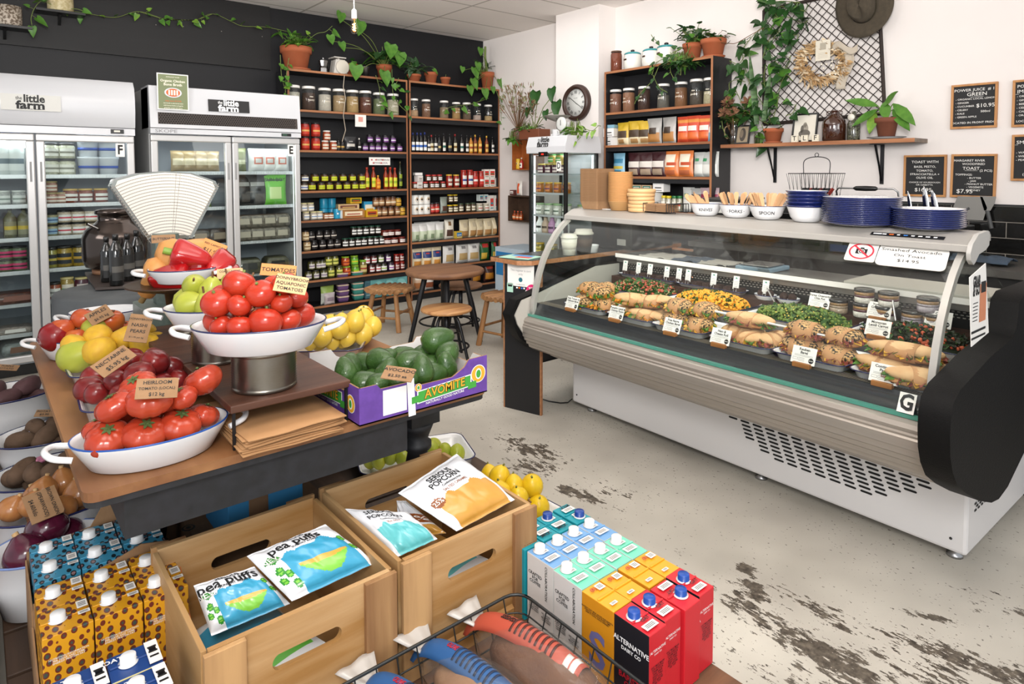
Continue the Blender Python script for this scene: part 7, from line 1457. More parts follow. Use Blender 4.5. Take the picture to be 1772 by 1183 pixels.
for x in(.425,1.21):
 for y in((2.36 if x<.5 else 1.985),TY1-.09):
  def lg(b):
   z_=.1415 if y<2.9 else 0
   b.box(x-.058,y-.058,TZ-.20,x+.058,y+.058,TZ-.04);b.lathe([(.03,z_),(.042,z_+.02),(.03,z_+.06),(.036,z_+.09),(.046,.30),(.048,.38),(.036,.44),(.05,.455),(.05,.475),(.036,.485),(.05,.52),(.062,.55)],c=(x,y,0),n=20)
  pb('leg',lg,blk,parent=T_)
RZ_=.866
for k,(x0,y0,x1,y1,l_)in enumerate(((.478,1.665,.80,2.13,'front walnut riser board on black feet over the paper bags'),(.452,2.15,.80,2.72,'rear walnut riser board on black feet behind the front one'))):
 t=thing('riser',l_,'riser',((x0+x1)/2,(y0+y1)/2,TZ));pb('board',lambda b:b.box(x0,y0,RZ_-.02,x1,y1,RZ_),waln,parent=t,bevel=.003)
 for(u,v)in((x0+.006,y0+.006),(x1-.014,y0+.006),(x0+.006,y1-.014),(x1-.014,y1-.014)):pb('leg',lambda b:b.box(u,v,TZ+.001,u+.007,v+.007,RZ_-.021),blackm,parent=t)
random.seed(3)
for k in range(9):pb('paper_bag',lambda b:(setattr(b,'T',Matrix.Translation((.625+random.uniform(-.008,.008),1.76+random.uniform(-.012,.012),TZ+.002+k*.0052))@Matrix.Rotation(random.uniform(-.05,.05),4,'Z')),b.grid(lambda u,v:(-.13+.26*u,-.15+.34*v,.0015*sin(9*u+7*v+k)),8,8)),M('bag_brown','#b08458',.8,n=(5,.5),col2='#a67a50'),'flat brown paper bag, %s from the bottom of the pile under the riser'%ORD[k],'paper bag','flat brown paper bags',solid=.003)
def can(px,py,r,h,z=RZ_,l_=''):
 p=onz(px,py,z);n=13;pr=[(r*.98,0),(r,.003),(r,h*.06)]+[(r*(1-.045*(i%2)),h*(.08+.84*i/(2*n)))for i in range(2*n+1)]+[(r,h*.95),(r*1.01,h-.002),(r*.97,h),(0,h)]
 pb('ribbed_can',lambda b:b.lathe(pr,c=(p.x,p.y,z+.001),n=40),M('tin_can','#8d8880',.28,.95,n=(14,.4),col2='#7a7062'),l_,'tin can');return p
TR={}
def dish(name,label,x,y,z,a,bb,h,rot,cat='dish',hw=.05,rm=1):
 t=thing(name,label,cat,(x,y,z),rot);m=ov_mesh(a,bb,h);m.build('dish_body',EN if rm==1 else[enamel,M('rim_bright_blue','#1f4f9c',.3)],t,local=True)
 for sg in(-1,1):handle_mesh(a,h,sg,w=hw).build('handle',enamel,t,local=True)
 return t
 # rays meet a heap: the point on a dome over (cx, cy)
def dome(px,py,cx,cy,a,b_,z0,h,rot=0):
 r=ray(px,py);best=None;c,s=cos(-rot),sin(-rot)
 for i in range(600):
  z=z0+h+.08-i*(h+.12)/600;p=CAMP+r*((z-EYE)/r.z);dx,dy=p.x-cx,p.y-cy;u,v=(dx*c-dy*s)/a,(dx*s+dy*c)/b_
  if z<=z0+h*max(0,1-u*u-v*v)**.7:break
 q=sqrt(u*u+v*v)
 if q>1:u,v=u/q*a,v/q*b_;p=Vector((cx+u*c+v*s,cy-u*s+v*c,z0))
 return p
def fruit(kind):
 def mk():
  b=MB();R=.036
  if kind=='heirloom':b.ball((0,0,0),(R*1.2,R*1.15,R*.86),40,16,fn=lambda th,ph:(1-.075*abs(sin(4.5*th))**8*sin(ph))*(1-.22*max(0,cos(pi-ph))**8)*(1+.03*sin(2*th+1)))
  elif kind=='tomato':b.ball((0,0,0),(R,R,R*.86),24,14,fn=lambda th,ph:1-.12*max(0,cos(pi-ph))**10+.01*sin(3*th))
  elif kind in('lemon','lime'):b.ball((0,0,0),(R,R,R),20,14);b.v=[(x,y,z*(1.1+.7*max(0,abs(z)/R-.85)))for x,y,z in b.v]
  elif kind in('nectarine','plum'):b.ball((0,0,0),(R,R*.97,R*.96),24,14,fn=lambda th,ph:(1-.09*max(0,cos(th))**22*sin(ph))*(1-.18*max(0,cos(pi-ph))**10))
  elif kind in('apple','nashi'):b.ball((0,0,0),(R,R,R*.93),24,14,fn=lambda th,ph:1-.2*max(0,cos(pi-ph))**8-.1*max(0,cos(ph))**8+.015*cos(5*th)*(1+cos(ph))/2)
  elif kind in('pear','redpear'):b.lathe([(0,-R),(R*.55,-R*.97),(R,-R*.6),(R*1.16,-R*.05),(R*1.05,R*.45),(R*.76,R*.9),(R*.55,R*1.2),(R*.36,R*1.4),(.004,R*1.45),(0,R*1.42)],n=22)
  elif kind=='avocado':b.lathe([(0,-R*1.05),(R*.55,-R*.98),(R*.93,-R*.55),(R,-R*.05),(R*.84,R*.55),(R*.6,R*1.05),(R*.3,R*1.38),(0,R*1.45)],n=20)
  elif kind=='onion':b.ball((0,0,0),(R*1.08,R*1.08,R*.95),24,14,fn=lambda th,ph:1+.25*max(0,cos(pi-ph))**14+.05*max(0,cos(ph))**20)
  elif kind=='potato':b.ball((0,0,0),(R*1.35,R*.95,R*.85),18,12,fn=lambda th,ph:1+.09*sin(2*th+1)*sin(ph)+.06*sin(3*ph+th))
  elif kind=='capsicum':b.lathe([(0,-R*1.5),(R*.35,-R*1.45),(R*.6,-R*1.1),(R*.82,-R*.3),(R,R*.5),(R*.95,R*.9),(R*.6,R*1.05),(R*.25,R*.92),(0,R*.85)],n=28);b.v=[(x*(1+.09*cos(4*atan2(y,x))),y*(1+.09*cos(4*atan2(y,x))),z)for x,y,z in b.v]
  elif kind=='squash':b.lathe([(0,-R*2.2),(R*.8,-R*2.1),(R*1.45,-R*1.5),(R*1.5,-R*.7),(R*1.1,R*.3),(R,R*1.5),(R*.85,R*2.4),(R*.3,R*2.7),(0,R*2.7)],n=30);b.v=[(x*(1+.025*cos(10*atan2(y,x))),y*(1+.025*cos(10*atan2(y,x))),z)for x,y,z in b.v]
  o=b.build(kind if kind not in('redpear','heirloom')else{'redpear':'pear','heirloom':'heirloom_tomato'}[kind],FM[kind][0],local=True)
  s=MB();top={'heirloom':.67,'tomato':.72,'pear':1.42,'redpear':1.42,'apple':.7,'capsicum':.95,'onion':1.15,'squash':2.65,'lemon':1.2}.get(kind)
  if top:
   top*=R;n=6 if kind=='heirloom' else 0
   for k in range(n):a=k*pi/3;leaf(s,(0,0,top+.002),(cos(a),sin(a),.3),(0,0,1),.016,.007,0,'long',.3)
   s.tube([(0,0,top-.004),(.003,0,top+{'pear':.022,'redpear':.02,'capsicum':.022,'squash':.03,'onion':.005}.get(kind,.006))],{'capsicum':.009,'squash':.012,'onion':.006}.get(kind,.0035),6);s.build('stem',FM[kind][1]or stemm,o,local=True)
  return o
 return mk
def fm(n,c1,c2,rough=.25,sc=9,amt=.6,coat=.25,bump=None,st=None):return M('skin_'+n,c1,rough,spec=.35,n=(sc,amt),col2=c2,coat=coat,bump=bump,stretch=st)
FM={'heirloom':(fm('heirloom','#9c2c1c','#b4472a'),M('calyx','#4a5a2c',.7)),'tomato':(fm('tomato','#a8281a','#b83c20'),None),'lemon':(fm('lemon','#c9a01e','#b88c1c',.4,30,.5,.2,(90,.15)),M('lemon_stem','#6a6a2a',.7)),'lime':(fm('lime','#7f9428','#b8b030',.35,7,.5,.2,(90,.12)),None),'nectarine':(fm('nectarine','#4c1016','#8c2420',.28,14,.5),None),'plum':(fm('plum','#2c0c14','#6c1a1c',.22,9,.4),None),'apple':(fm('apple','#a82a22','#c8742c',.25,6,.5),stemb),'nashi':(fm('nashi','#d2a82c','#c89a30',.5,60,.3,0),None),'pear':(fm('pear','#98a034','#aeb045',.4,16,.5,.2),stemb),'redpear':(fm('redpear','#8c1a1e','#7a1418',.25,8,.5),stemb),'avocado':(fm('avocado','#26401a','#3c5c26',.38,12,.5,.3,(120,.5)),None),'onion':(fm('onion','#a06438','#b07a48',.25,20,.6,.4,None,(4,4,.5)),drys),'potato':(fm('potato','#6a5444','#54402f',.9,20,.5,0,(90,.4)),None),'capsicum':(fm('capsicum','#9c1016','#b01a1a',.14,4,.5,.8),M('cap_stem','#7a9a3a',.5)),'squash':(fm('squash','#cf9658','#c4884a',.45,8,.5,.1),M('squash_stem','#8c7448',.8))}
def dk(name,base,c1,c2,rough=.25):FM[name]=(fm(name,c1,c2,rough),FM[base][1])
def heap(kind,pts,place,fmt,cat,grp,s=1.0,rows=3,roll=.5,key=None,mat=None,fill=None):
 random.seed(len(pts)*7+1);P,K,R=[],[],[]
 for e in pts:
  p=place(e[0],e[1]);K.append(s*(e[2]if len(e)>2 else 1)*random.uniform(.97,1.03));R.append(Euler(e[3])if len(e)>3 else Euler((random.uniform(-roll,roll),random.uniform(-roll,roll),random.uniform(0,6))));P.append(p+ray(e[0],e[1]).normalized()*.01)
 nv=len(P)
 if fill:
  cx,cy,a,bb,z,n=fill
  for i in range(n):q=i*2.4;rr=sqrt((i+.5)/n)*.68;P.append(Vector((cx+a*rr*cos(q),cy+bb*rr*sin(q),z)));K.append(s*.95);R.append(Euler((q,i,0)))
 f={'heirloom':1.02,'tomato':.93,'avocado':.98,'potato':.98,'lemon':1.0,'pear':1.0}.get(kind,.95)*.036
 for it in range(60 if kind not in('squash','capsicum')else 0):
  for i in range(len(P)):
   for j in range(i+1,len(P)):
    d=P[i]-P[j];L=d.length;m=f*(K[i]+K[j])*.9
    if L<m:d=d/max(L,1e-4)*(m-L)*.4;P[i]+=d*(.8 if i<nv else 1.2);P[j]-=d*(.8 if j<nv else 1.2)
   if fill:
    u,v=(P[i].x-cx)/a,(P[i].y-cy)/bb;q=sqrt(u*u+v*v);P[i].z=max(P[i].z,z+.03*max(0,min(1,q)-.5)*2)
    if q>1:P[i].x,P[i].y=cx+u/q*a,cy+v/q*bb
 obs=[inst(key or kind,fruit(kind),tuple(P[i]),cat=cat,rot=R[i],scale=K[i])for i in range(len(P))]
 if mat and(key or kind)not in MATD:MATD[key or kind]=1;USED[key or kind].data.materials[0]=mat
 ordered(obs[:nv],fmt,grp,rows)
 for k,o in enumerate(obs[nv:]):o['label']=fmt.replace('@','one lying underneath the others');o['group']=grp+' underneath'
 return obs
MATD={}
# --- heirloom tomatoes in the front dish
D1=(.325,1.772,TZ+.001,.172,.118,.068,-.07);dish('oval_dish','long oval white dish with bright blue rim at the table corner',*D1,rm=2)
heap('heirloom',[(248,692,1.0,(.2,-.5,.3)),(186,712,1.08,(.1,-.3,1)),(140,747,.95,(-.3,-.4,2)),(182,763,1.08,(.45,-.3,.5)),(262,731,1.12,(.3,.0,0)),(324,707,1.12,(-.4,.3,1.4)),(286,749,1.1,(.35,.05,.2)),(222,727,.95),(340,734,.9,(.3,.3,1)),(232,772,1.08,(.5,.1,0)),(193,695,.85),(270,702,.9),(321,748,.8),(160,778,.8)],lambda x,y:dome(x,y,.325,1.772,.14,.085,TZ+.06,.10,-.07),'ribbed red heirloom tomato in the front oval dish, @','tomato','heirloom tomatoes',1.07,3,fill=(.325,1.772,.122,.062,TZ+.052,2))
# --- nectarines, nashi and red pears
t=tray_mesh(.335,.30,.05,.045,c=(.365,2.205,TZ+.001),rot=pi/2-.05);tag(t.build('enamel_tray',EN),'rectangular white enamel tray holding the dark nectarines','tray')
dk('nect2','nectarine','#5c1218','#8c2c1e')
heap('nectarine',[(151,629),(152,651),(155,677,1.05),(147,620,.85),(222,614,.98),(226,660,1.05),(196,672,.8),(268,620,.8),(264,640,1.0),(292,640,.9),(312,676,.85),(215,690,.8),(238,600,1.1),(180,690,.8),(206,645,.85),(285,660,.85)],lambda x,y:dome(x,y,.365,2.20,.13,.14,TZ+.045,.10),'dark red nectarine in the white tray, @','nectarine','nectarines',1.12,3,fill=(.365,2.2,.125,.13,TZ+.045,2))
t=tray_mesh(.32,.30,.045,.045,c=(.37,2.60,TZ+.001),rot=pi/2);tag(t.build('enamel_tray',EN),'rectangular white enamel tray holding the yellow nashi pears','tray')
heap('nashi',[(142,578),(164,591),(171,604,1.1),(196,572,1.1),(220,585,.95),(250,593),(268,588,1.1),(262,578,.9),(112,590,.8),(188,560,.8),(150,565,.8)],lambda x,y:dome(x,y,.37,2.61,.13,.13,TZ+.05,.075),'round yellow nashi pear in the white tray, @','nashi pear','nashi pears',1.3,2,fill=(.37,2.61,.12,.11,TZ+.045,2))
heap('pear',[(131,616,1.15,(1.2,.3,.5))],lambda x,y:dome(x,y,.37,2.58,.16,.15,TZ+.04,.07),'fat lime-green pear at the front corner of the nashi tray','pear','corner pear',1.2,1)
dish('oval_dish','oval white dish with handles holding the red pears and apples',.33,2.93,TZ+.001,.165,.13,.075,-.3)
heap('redpear',[(95,582,1.15,(1.4,.2,2)),(82,575,1.1,(1.2,-.4,1)),(205,546,1.15,(1.4,.2,-1.2))],lambda x,y:dome(x,y,.33,2.93,.14,.11,TZ+.06,.10),'glossy dark red pear in the rear oval dish, @','pear','red pears',1.12,1)
heap('apple',[(140,555,1.1),(118,568,1.0),(130,580,.9),(200,565,1.1),(215,572,.9),(170,575,.9)],lambda x,y:dome(x,y,.33,2.93,.14,.11,TZ+.06,.09),'red and yellow apple in the rear oval dish, @','apple','apples',1.18,2,fill=(.33,2.93,.12,.09,TZ+.05,1))
heap('pear',[(163,569,1.1,(1.2,.4,2.6))],lambda x,y:dome(x,y,.33,2.93,.14,.11,TZ+.06,.09),'green pear lying between the apples of the rear dish','pear','rear green pear',1,1)
p=onz(170,530,TZ+.11);dish('oval_dish','empty oval white basin standing behind the red pears',p.x+.01,3.17,TZ+.001,.135,.105,.115,-.25)
# --- tomatoes on the tall can
p=can(458,667,.084,.105,l_='big ribbed tin can under the tomato dish');x,y=p.x,p.y;D2=(x-.01,y-.005,RZ_+.108,.172,.125,.068,-.45);dish('oval_dish','long oval white dish with blue rim raised on a ribbed can',*D2,hw=.045)
dm=lambda X,Y:dome(X,Y,D2[0],D2[1],.132,.09,D2[2]+.068,.095,-.45)
heap('tomato',[(455,481,1.0),(437,497,1.1),(412,522,1.15),(385,528,1.0),(483,505,1.1),(524,517,1.0),(459,529,1.1),(497,530,.9),(393,562,1.12),(463,561,1.18),(533,546,1.08),(430,548,.85),(360,555,1.1),(512,540,.9),(425,575,.9),(505,565,.9),(560,530,.9),(440,470,.8),(380,575,.8),(490,558,.8)],dm,'smooth round red tomato in the raised dish, @','tomato','smooth tomatoes',1.03,4,fill=(D2[0],D2[1],.108,.078,D2[2]+.05,3))
p=can(378,622,.075,.105,l_='ribbed tin can under the green pear dish');D3=(p.x+.0,p.y+.0,RZ_+.108,.15,.115,.062,-.35);dish('oval_dish','oval white dish with blue rim holding the green pears',*D3)
heap('pear',[(350,487,1.1,(.3,1.1,0)),(372,487,1.1,(-.3,.4,0)),(385,470,1.05,(.3,.6,1)),(360,480,.9),(340,525,1.05,(1.3,.3,.6)),(362,527,1.0,(.2,-.3,0)),(338,505,.9,(1,-.5,0)),(398,500,.9),(360,505,.9),(382,522,.9)],lambda X,Y:dome(X,Y,D3[0],D3[1],.11,.08,D3[2]+.05,.075,-.35),'light green pear in the middle dish, @','pear','green pears',.97,2,fill=(D3[0],D3[1],.095,.075,D3[2]+.045,1))
can(327,574,.055,.10,l_='small ribbed tin can behind the pear dish')
# --- old shop scale with price fan
S_=onz(252,573,TZ);t=thing('shop_scale','vintage grey-green shop scale with a white fan-shaped price chart','scale',(S_.x+.05,2.83,TZ));sx0=S_.x;hm=M('hammered_green','#6f7c74',.4,.3,n=(60,.4),col2='#5f6c66')
pb('scale_body',lambda b:(b.prism(rbox(.49,2.77,.70,3.02,.03),'z',TZ+.001,TZ+.17),b.prism(rbox(.555,2.86,.645,2.97,.03),'z',TZ+.17,1.2)),hm,parent=t,bevel=.006)
ps_=onz(300,497,1.03);pb('round_pan',lambda b:b.lathe([(.02,-.10),(.03,-.02),(.12,0),(.155,.012),(.158,.018),(.15,.016),(.11,.006),(0,.004)],c=(ps_.x,ps_.y,1.03),n=40),M('pan_brown','#4a382a',.4,.5),parent=t)
FY=2.93;F=[ony(*q,FY)for q in((192,322),(197,311),(238,300),(285,296),(332,299),(373,313),(378,325),(333,412),(255,412))];cf_=sum(F,Vector())/9
def fanp(b,k,y0,y1,m):b.prism([(cf_.x+(q.x-cf_.x)*k,cf_.z+(q.z-cf_.z)*k)for q in F],'y',y0,y1,m)
pb('fan_housing',lambda b:fanp(b,1,FY,FY+.07,0),M('polished_rim','#9a9d98',.2,.8),parent=t,bevel=.01)
def chart(b):
 fanp(b,.93,FY-.003,FY+.001,0);O=ony(294,470,FY)
 for k in range(20):
  r=.16+k*.0125
  n=int(30+k*2.2)
  for i in range(n):
   a=-.52+1.04*(i+.5)/n;c=O+Vector((r*sin(a),-.0038,r*cos(a)));quad(b,c,Vector((cos(a),0,-sin(a))),Vector((sin(a),0,cos(a))),.0022,.0021,1)
 for a in(-.5,.08,.12,.5):b.add([O+Vector((r*sin(a+e/r),-.004,r*cos(a+e/r)))for r,e in((.14,-.0008),(.14,.0008),(.41,.0008),(.41,-.0008))],[(0,1,2,3)],1)
pb('price_chart',chart,[M('chart_cream','#cfcac0',.4),M('chart_grey','#85817a',.6)],parent=t)
D4=(ps_.x+.03,ps_.y-.01,1.048,.115,.09,.048,-.4);dish('oval_dish','small oval white dish of red capsicums on the scale pan',*D4)
heap('capsicum',[(325,443,1.35,(1.25,.1,-1.9)),(300,480,1.35,(1.5,.2,1.0)),(378,458,1.2,(1.3,.0,2.4)),(338,475,1.0,(1.4,0,1.5)),(395,472,.9,(1.3,.3,2.6))],lambda X,Y:ony(X,Y,ps_.y-.02),'shiny red capsicum above the scale pan, @','capsicum','red capsicums',1.1,2)
heap('squash',[(315,438,1.12,(0,1.45,.35)),(268,478,.95,(-.5,3.4,.2))],lambda X,Y:ony(X,Y,ps_.y+.075),'pale orange butternut pumpkin behind the capsicums, @','pumpkin','butternut pumpkins',1.0,2)
# --- crock, bottles and board on the drum
pb('grey_drum',lambda b:(b.lathe([(.27,0),(.28,.02),(.28,.84),(.27,.855),(0,.855)],c=(.56,3.80,0),n=40),b.lathe([(.285,.55),(.285,.60)],c=(.56,3.80,0),n=40,m=1)),[M('drum_grey','#55585a',.6,n=(8,.5),col2='#46494b'),brown],'tall grey drum standing behind the produce table','drum')
q4=[onz(*q,.862)for q in((147,474),(165,502),(256,497),(262,470))];pb('dark_board',lambda b:b.add([v+Vector((0,0,e))for e in(0,.012)for v in q4],[(0,1,2,3),(7,6,5,4),(0,4,5,1),(1,5,6,2),(2,6,7,3),(3,7,4,0)]),M('slate_board','#3a302b',.5),'dark square board under the crock and bottles','board')
cz=.876;cc=onz(202,470,cz);cr=thing('steel_urn','dark polished steel oil urn behind the black bottles','urn',(cc.x,cc.y,cz));smk=M('smoked_steel','#4c4440',.15,.9)
pb('urn_body',lambda b:b.lathe([(.10,.02),(.15,.04),(.165,.08),(.165,.20),(.15,.245),(.10,.285),(.085,.30),(.085,.33),(.1,.335),(.1,.355),(.06,.365),(0,.366)],c=(cc.x,cc.y,cz),n=40),smk,parent=cr);pb('wooden_foot',lambda b:b.lathe([(.12,0),(.12,.022),(0,.022)],c=(cc.x,cc.y,cz),n=32),rustic,parent=cr);pb('tap',lambda b:b.tube([(cc.x-.10,cc.y-.1,cz+.26),(cc.x-.15,cc.y-.12,cz+.29)],.008,8),chrome,parent=cr)
for i,(px,py,hh)in enumerate(((186,487,1),(202,493,1.1),(222,485,1.05),(238,481,1.1))):p=onz(px,py,.876);o=put('oilbot',bottle(.03,.235,'#0c0c0b','#111111','#1d1d1c','#54514c',neck=.34,sh=.66),tuple(p),.3,'bottle',hh);o['label']='black olive oil bottle before the steel urn, %s from left'%ORD[i];o['group']='olive oil bottles'
q=onz(293,571,TZ+.001);pb('carton_small',lambda b:(b.box(q.x-.055,q.y,TZ+.001,q.x+.07,q.y+.08,TZ+.055),b.cbox((q.x,q.y+.04,TZ+.08),(.1,.07,.05),1)),[paper,M('choc_brown','#4c2c22',.5)],'white carton of brown packets at the foot of the scale','box')
# --- lemons, mandarins, cut lemons
lt=(1.07,2.45,TZ+.001);t=tray_mesh(.52,.36,.05,.05,c=lt,rot=.95);tag(t.build('enamel_tray',EN),'large white enamel tray of lemons behind the avocados','tray')
lp=lambda X,Y:dome(X,Y,1.07,2.45,.21,.13,TZ+.04,.06,.95)
heap('lemon',[(522,608),(545,612),(540,592),(556,586,.9),(571,618),(583,588),(578,603),(608,590),(610,598,1.05),(640,605,1.1),(664,592),(634,583),(626,577,.9),(655,582,.9),(695,580,1.1),(680,592,1.05),(690,598,.95),(600,618,.9),(625,618,.9),(660,610,.9),(530,625,.9),(555,575,.85),(672,575,.9)],lp,'pale yellow lemon in the large tray, @','lemon','tray lemons',.98,3,fill=(1.07,2.45,.20,.20,TZ+.045,3),mat=fm('lemonpale','#d2b040','#bfa035',.4,20,.6,.2,(90,.15)))
bp2=lp(655,570)+Vector((0,0,.02));bm=bowl_mesh(.058,.035);bm.v=[tuple(Vector(v)+bp2)for v in bm.v];tag(bm.build('enamel_bowl',EN),'small white bowl of cut lemons on the lemon tray','bowl')
def cutl():
 b=MB();n=16;vs=[(0,0,0)]+[(.032*cos(pi*k/n),0,.032*sin(pi*k/n))for k in range(n+1)];b.ball((0,0,0),(.034,.02,.034),16,10);b.v=[(x,max(0,y),z)for x,y,z in b.v]
 b.add([(.03*cos(k*pi/12),-.0006,.03*sin(k*pi/12))for k in range(24)],[tuple(range(24))],1)
 for k in range(9):a=k*2*pi/9;b.add([(.006*cos(a+.3),-.0012,.006*sin(a+.3)),(.026*cos(a),-.0012,.026*sin(a)),(.027*cos(a+.3),-.0012,.027*sin(a+.3)),(.026*cos(a+.6),-.0012,.026*sin(a+.6))],[(0,1,2,3)],2)
 return b.build('lemon_half',[FM['lemon'][0],M('pith','#e3d9a0',.6),M('pulp','#d6b848',.4)],local=True)
for k,(dx,dy,dz,r)in enumerate(((0,-.01,.05,(-.5,.1,.2)),(.03,.02,.05,(-.3,.6,-.8)),(.035,-.01,.045,(.2,.9,-1.2)),(-.035,.0,.042,(1.7,.2,.8)))):o=inst('cutlemon',cutl,tuple(bp2+Vector((dx,dy,dz))),cat='lemon',rot=Euler(r));o['label']='cut lemon half in the small bowl, %s piece'%ORD[k];o['group']='cut lemons'
FM['mand']=(fm('mandarin','#d8701a','#c9601a',.4,30,.5,.2,(90,.2)),None)
heap('apple',[(570,562,.9),(586,560,.9),(575,570,.8),(590,570,.8),(556,545,.8)],lambda X,Y:dome(X,Y,.98,2.75,.12,.1,TZ+.03,.06),'orange mandarin behind the lemons, @','mandarin','mandarins',.9,1,key='mandarin',mat=FM['mand'][0])
# --- avocado box
ax0,ax1,ay0,ay1,az,ah=.795,1.235,1.605,1.945,TZ+.002,.105;t=thing('avocado_box','purple printed cardboard tray of avocados with AVOMITE lettering','box',(1.01,1.77,az));pur=M('box_purple','#5c3a8c',.55,n=(40,.3),col2='#66429a')
def wall(b,a,c,prof,m0,th=.005):
 """a wall along a-c whose top follows prof [(t, z)]"""
 a,c=Vector(a),Vector(c);d=c-a;nn=Vector((-d.y,d.x,0)).normalized()*th;n=len(prof);vs=[a+d*t+Vector((0,0,z))for t,z in prof]+[a+d*t for t,z in prof];vs+=[v+nn for v in vs]
 for i in range(n-1):b.add(vs,[(n+i,n+i+1,i+1,i)],0);b.add(vs,[(2*n+i,2*n+i+1,3*n+i+1,3*n+i)],m0);b.add(vs,[(i,i+1,2*n+i+1,2*n+i)],2)
pf=[(0,ah),(.12,ah),(.15,ah*.86),(.28,ah*.86),(.34,ah*.86),(.44,ah*.70),(.70,ah*.70),(.80,ah*.9),(.84,ah*1.1),(1,ah*1.12)];ps2=[(0,ah*1.05),(.2,ah*1.05),(.28,ah*.72),(.72,ah*.72),(.8,ah),(1,ah)]
pb('box_walls',lambda b:(wall(b,(ax0,ay0,az),(ax1,ay0,az),pf,2),wall(b,(ax1,ay0,az),(ax1,ay1,az),ps2,1),wall(b,(ax1,ay1,az),(ax0,ay1,az),[(t_,z*1.12)for t_,z in pf],1),wall(b,(ax0,ay1,az),(ax0,ay0,az),ps2,1)),[pur,M('box_white','#d8d4d2',.7),kraft],parent=t);pb('box_floor',lambda b:b.box(ax0,ay0,az,ax1,ay1,az+.004),kraft,parent=t)
GRN=[M('label_green','#3f9a3a',.5),M('white_ink','#efefef',.5),M('label_gold','#d8a32c',.5),ink,M('soft_black','#241a10',.5)]
def brand(b,o,u,sc):
 n=Vector((u.y,-u.x,0))if u.x>.5 else Vector((-1,0,0));w=Vector((0,0,1));r=(u+w*.06).normalized()
 quad(b,o+n*.001,r,w,.098*sc,.019*sc,1);quad(b,o+n*.0015,r,w,.094*sc,.016*sc,0)
 for sg in(-1,1):quad(b,o+n*.0012+u*sg*.10*sc-w*.010,r,w,.016*sc,.010*sc,0)
 b.plane_text('AVOMITE',.036*sc,o+n*.002+w*.002,r,w,4,bold=.06,font_sx=.95);b.plane_text('AVOMITE',.036*sc,o+n*.0024+w*.002,r,w,2,bold=.02,font_sx=.95);b.plane_text('NATURALLY GOOD NATURE',.0105*sc,o+n*.002-w*.025*sc,r,w,1,bold=.01)
def badge(b,c,n,u,R):
 w=Vector((0,0,1))
 for k,(r,m)in enumerate(((R,1),(R*.92,2),(R*.6,1),(R*.45,0))):b.add([c+n*(.001+.0004*k)+u*r*cos(a)*(1 if k<2 else .7)+w*r*sin(a)for a in[q*pi/12 for q in range(24)]],[tuple(range(24))],m)
def deco(b):
 quad(b,Vector((.905,ay0-.001,az+.048)),Vector((1,0,0)),Vector((0,0,1)),.038,.036,1);quad(b,Vector((.958,ay0-.0015,az+.045)),Vector((1,0,.02)).normalized(),Vector((-.05,0,1)).normalized(),.012,.055,1)
 brand(b,Vector((1.075,ay0-.001,az+.045)),Vector((1,0,0)),1.0);badge(b,Vector((1.20,ay0,az+.065)),Vector((0,-1,0)),Vector((1,0,0)),.028);badge(b,Vector((ax0,ay0+.05,az+.05)),Vector((-1,0,0)),Vector((0,-1,0)),.026);brand(b,Vector((ax0-.001,ay0+.20,az+.045)),Vector((0,-1,0)),1.0)
 badge(b,Vector((.982,ay0,az+.068)),Vector((0,-1,0)),Vector((1,0,0)),.012)
pb('printed_labels',deco,GRN,parent=t)
heap('avocado',[(415+170,650,1.1,(.5,.3,2)),(605,645,1.1,(1.3,.3,.3)),(645,628,1.0,(1.0,.4,.5)),(648,640,1.05,(1.4,-.4,.3)),(690,622,1.0,(1.3,.5,1)),(722,625,1.15,(1.2,.8,1)),(738,605,1.0,(1.2,.5,2)),(762,632,1.1,(1.4,.3,2)),(715,645,1.05,(1.3,.2,1)),(742,655,1.1,(1.4,.4,1.2)),(780,640,1.0,(1.2,.3,2)),(624,665,1.0,(1.4,.2,1)),(655,672,.9,(1.4,.2,1.5)),(695,660,1.0,(1.4,.5,1)),(575,658,.9),(670,652,1.0),(745,665,.9),(790,650,.9)],lambda X,Y:dome(X,Y,1.015,1.775,.18,.13,az+.045,.035),'dark green avocado in the purple box, @','avocado','avocados',1.08,3,fill=(1.015,1.775,.17,.12,az+.045,3))
# --- handwritten kraft tags
def ktag(px,py,w,h,turn,st,label,d=0,lean=.9,mat=None,rows=1,px3=None):
 r=ray(px,py).normalized();p=px3;n=-r;up=Vector((0,0,1));v=(up*sin(lean)+Vector((n.x,n.y,0)).normalized()*-cos(lean)).normalized();u=v.cross(-Vector((n.x,n.y,0))).normalized();u=u if u.dot(_rx)>0 else-u;u,v=(u*cos(turn)+v*sin(turn)),(v*cos(turn)-u*sin(turn));nn=u.cross(v).normalized();nn=nn if nn.dot(-r)>0 else-nn
 b=MB();b.add([p+u*x+v*y+nn*e for e in(0,.0025)for x,y in((-w,-h),(w,-h),(w,h*.9),(w*.85,h),(-w,h))],[(0,1,2,3,4),(9,8,7,6,5)]+[(i,(i+1)%5,5+(i+1)%5,5+i)for i in range(5)])
 ls=st.split('\n');k=h*1.75/len(ls)
 for i,s in enumerate(ls):b.plane_text(s,min(k*.85,w*2.9/max(6,len(s))),p+nn*.0035+v*(h*.85-k*(i+.5)),u,v,1,bold=.012)
 return tag(b.build('price_tag',[mat or kraft,ink]),label,'price tag')
ko=M('tag_orange','#c8874c',.7)
ktag(272,672,.043,.024,-.12,'HEIRLOOM\nTOMATO (LOCAL)\n$12 kg','kraft tag reading HEIRLOOM TOMATO standing behind the ribbed tomatoes',px3=onz(272,672,TZ+.20));ktag(504,492,.038,.024,-.25,'DONNYBROOK\nAQUAPONIC\nTOMATOES','kraft tag reading DONNYBROOK AQUAPONIC in the raised tomatoes',mat=M('tag_pale','#c9a679',.7),px3=onz(504,492,D2[2]+.20))
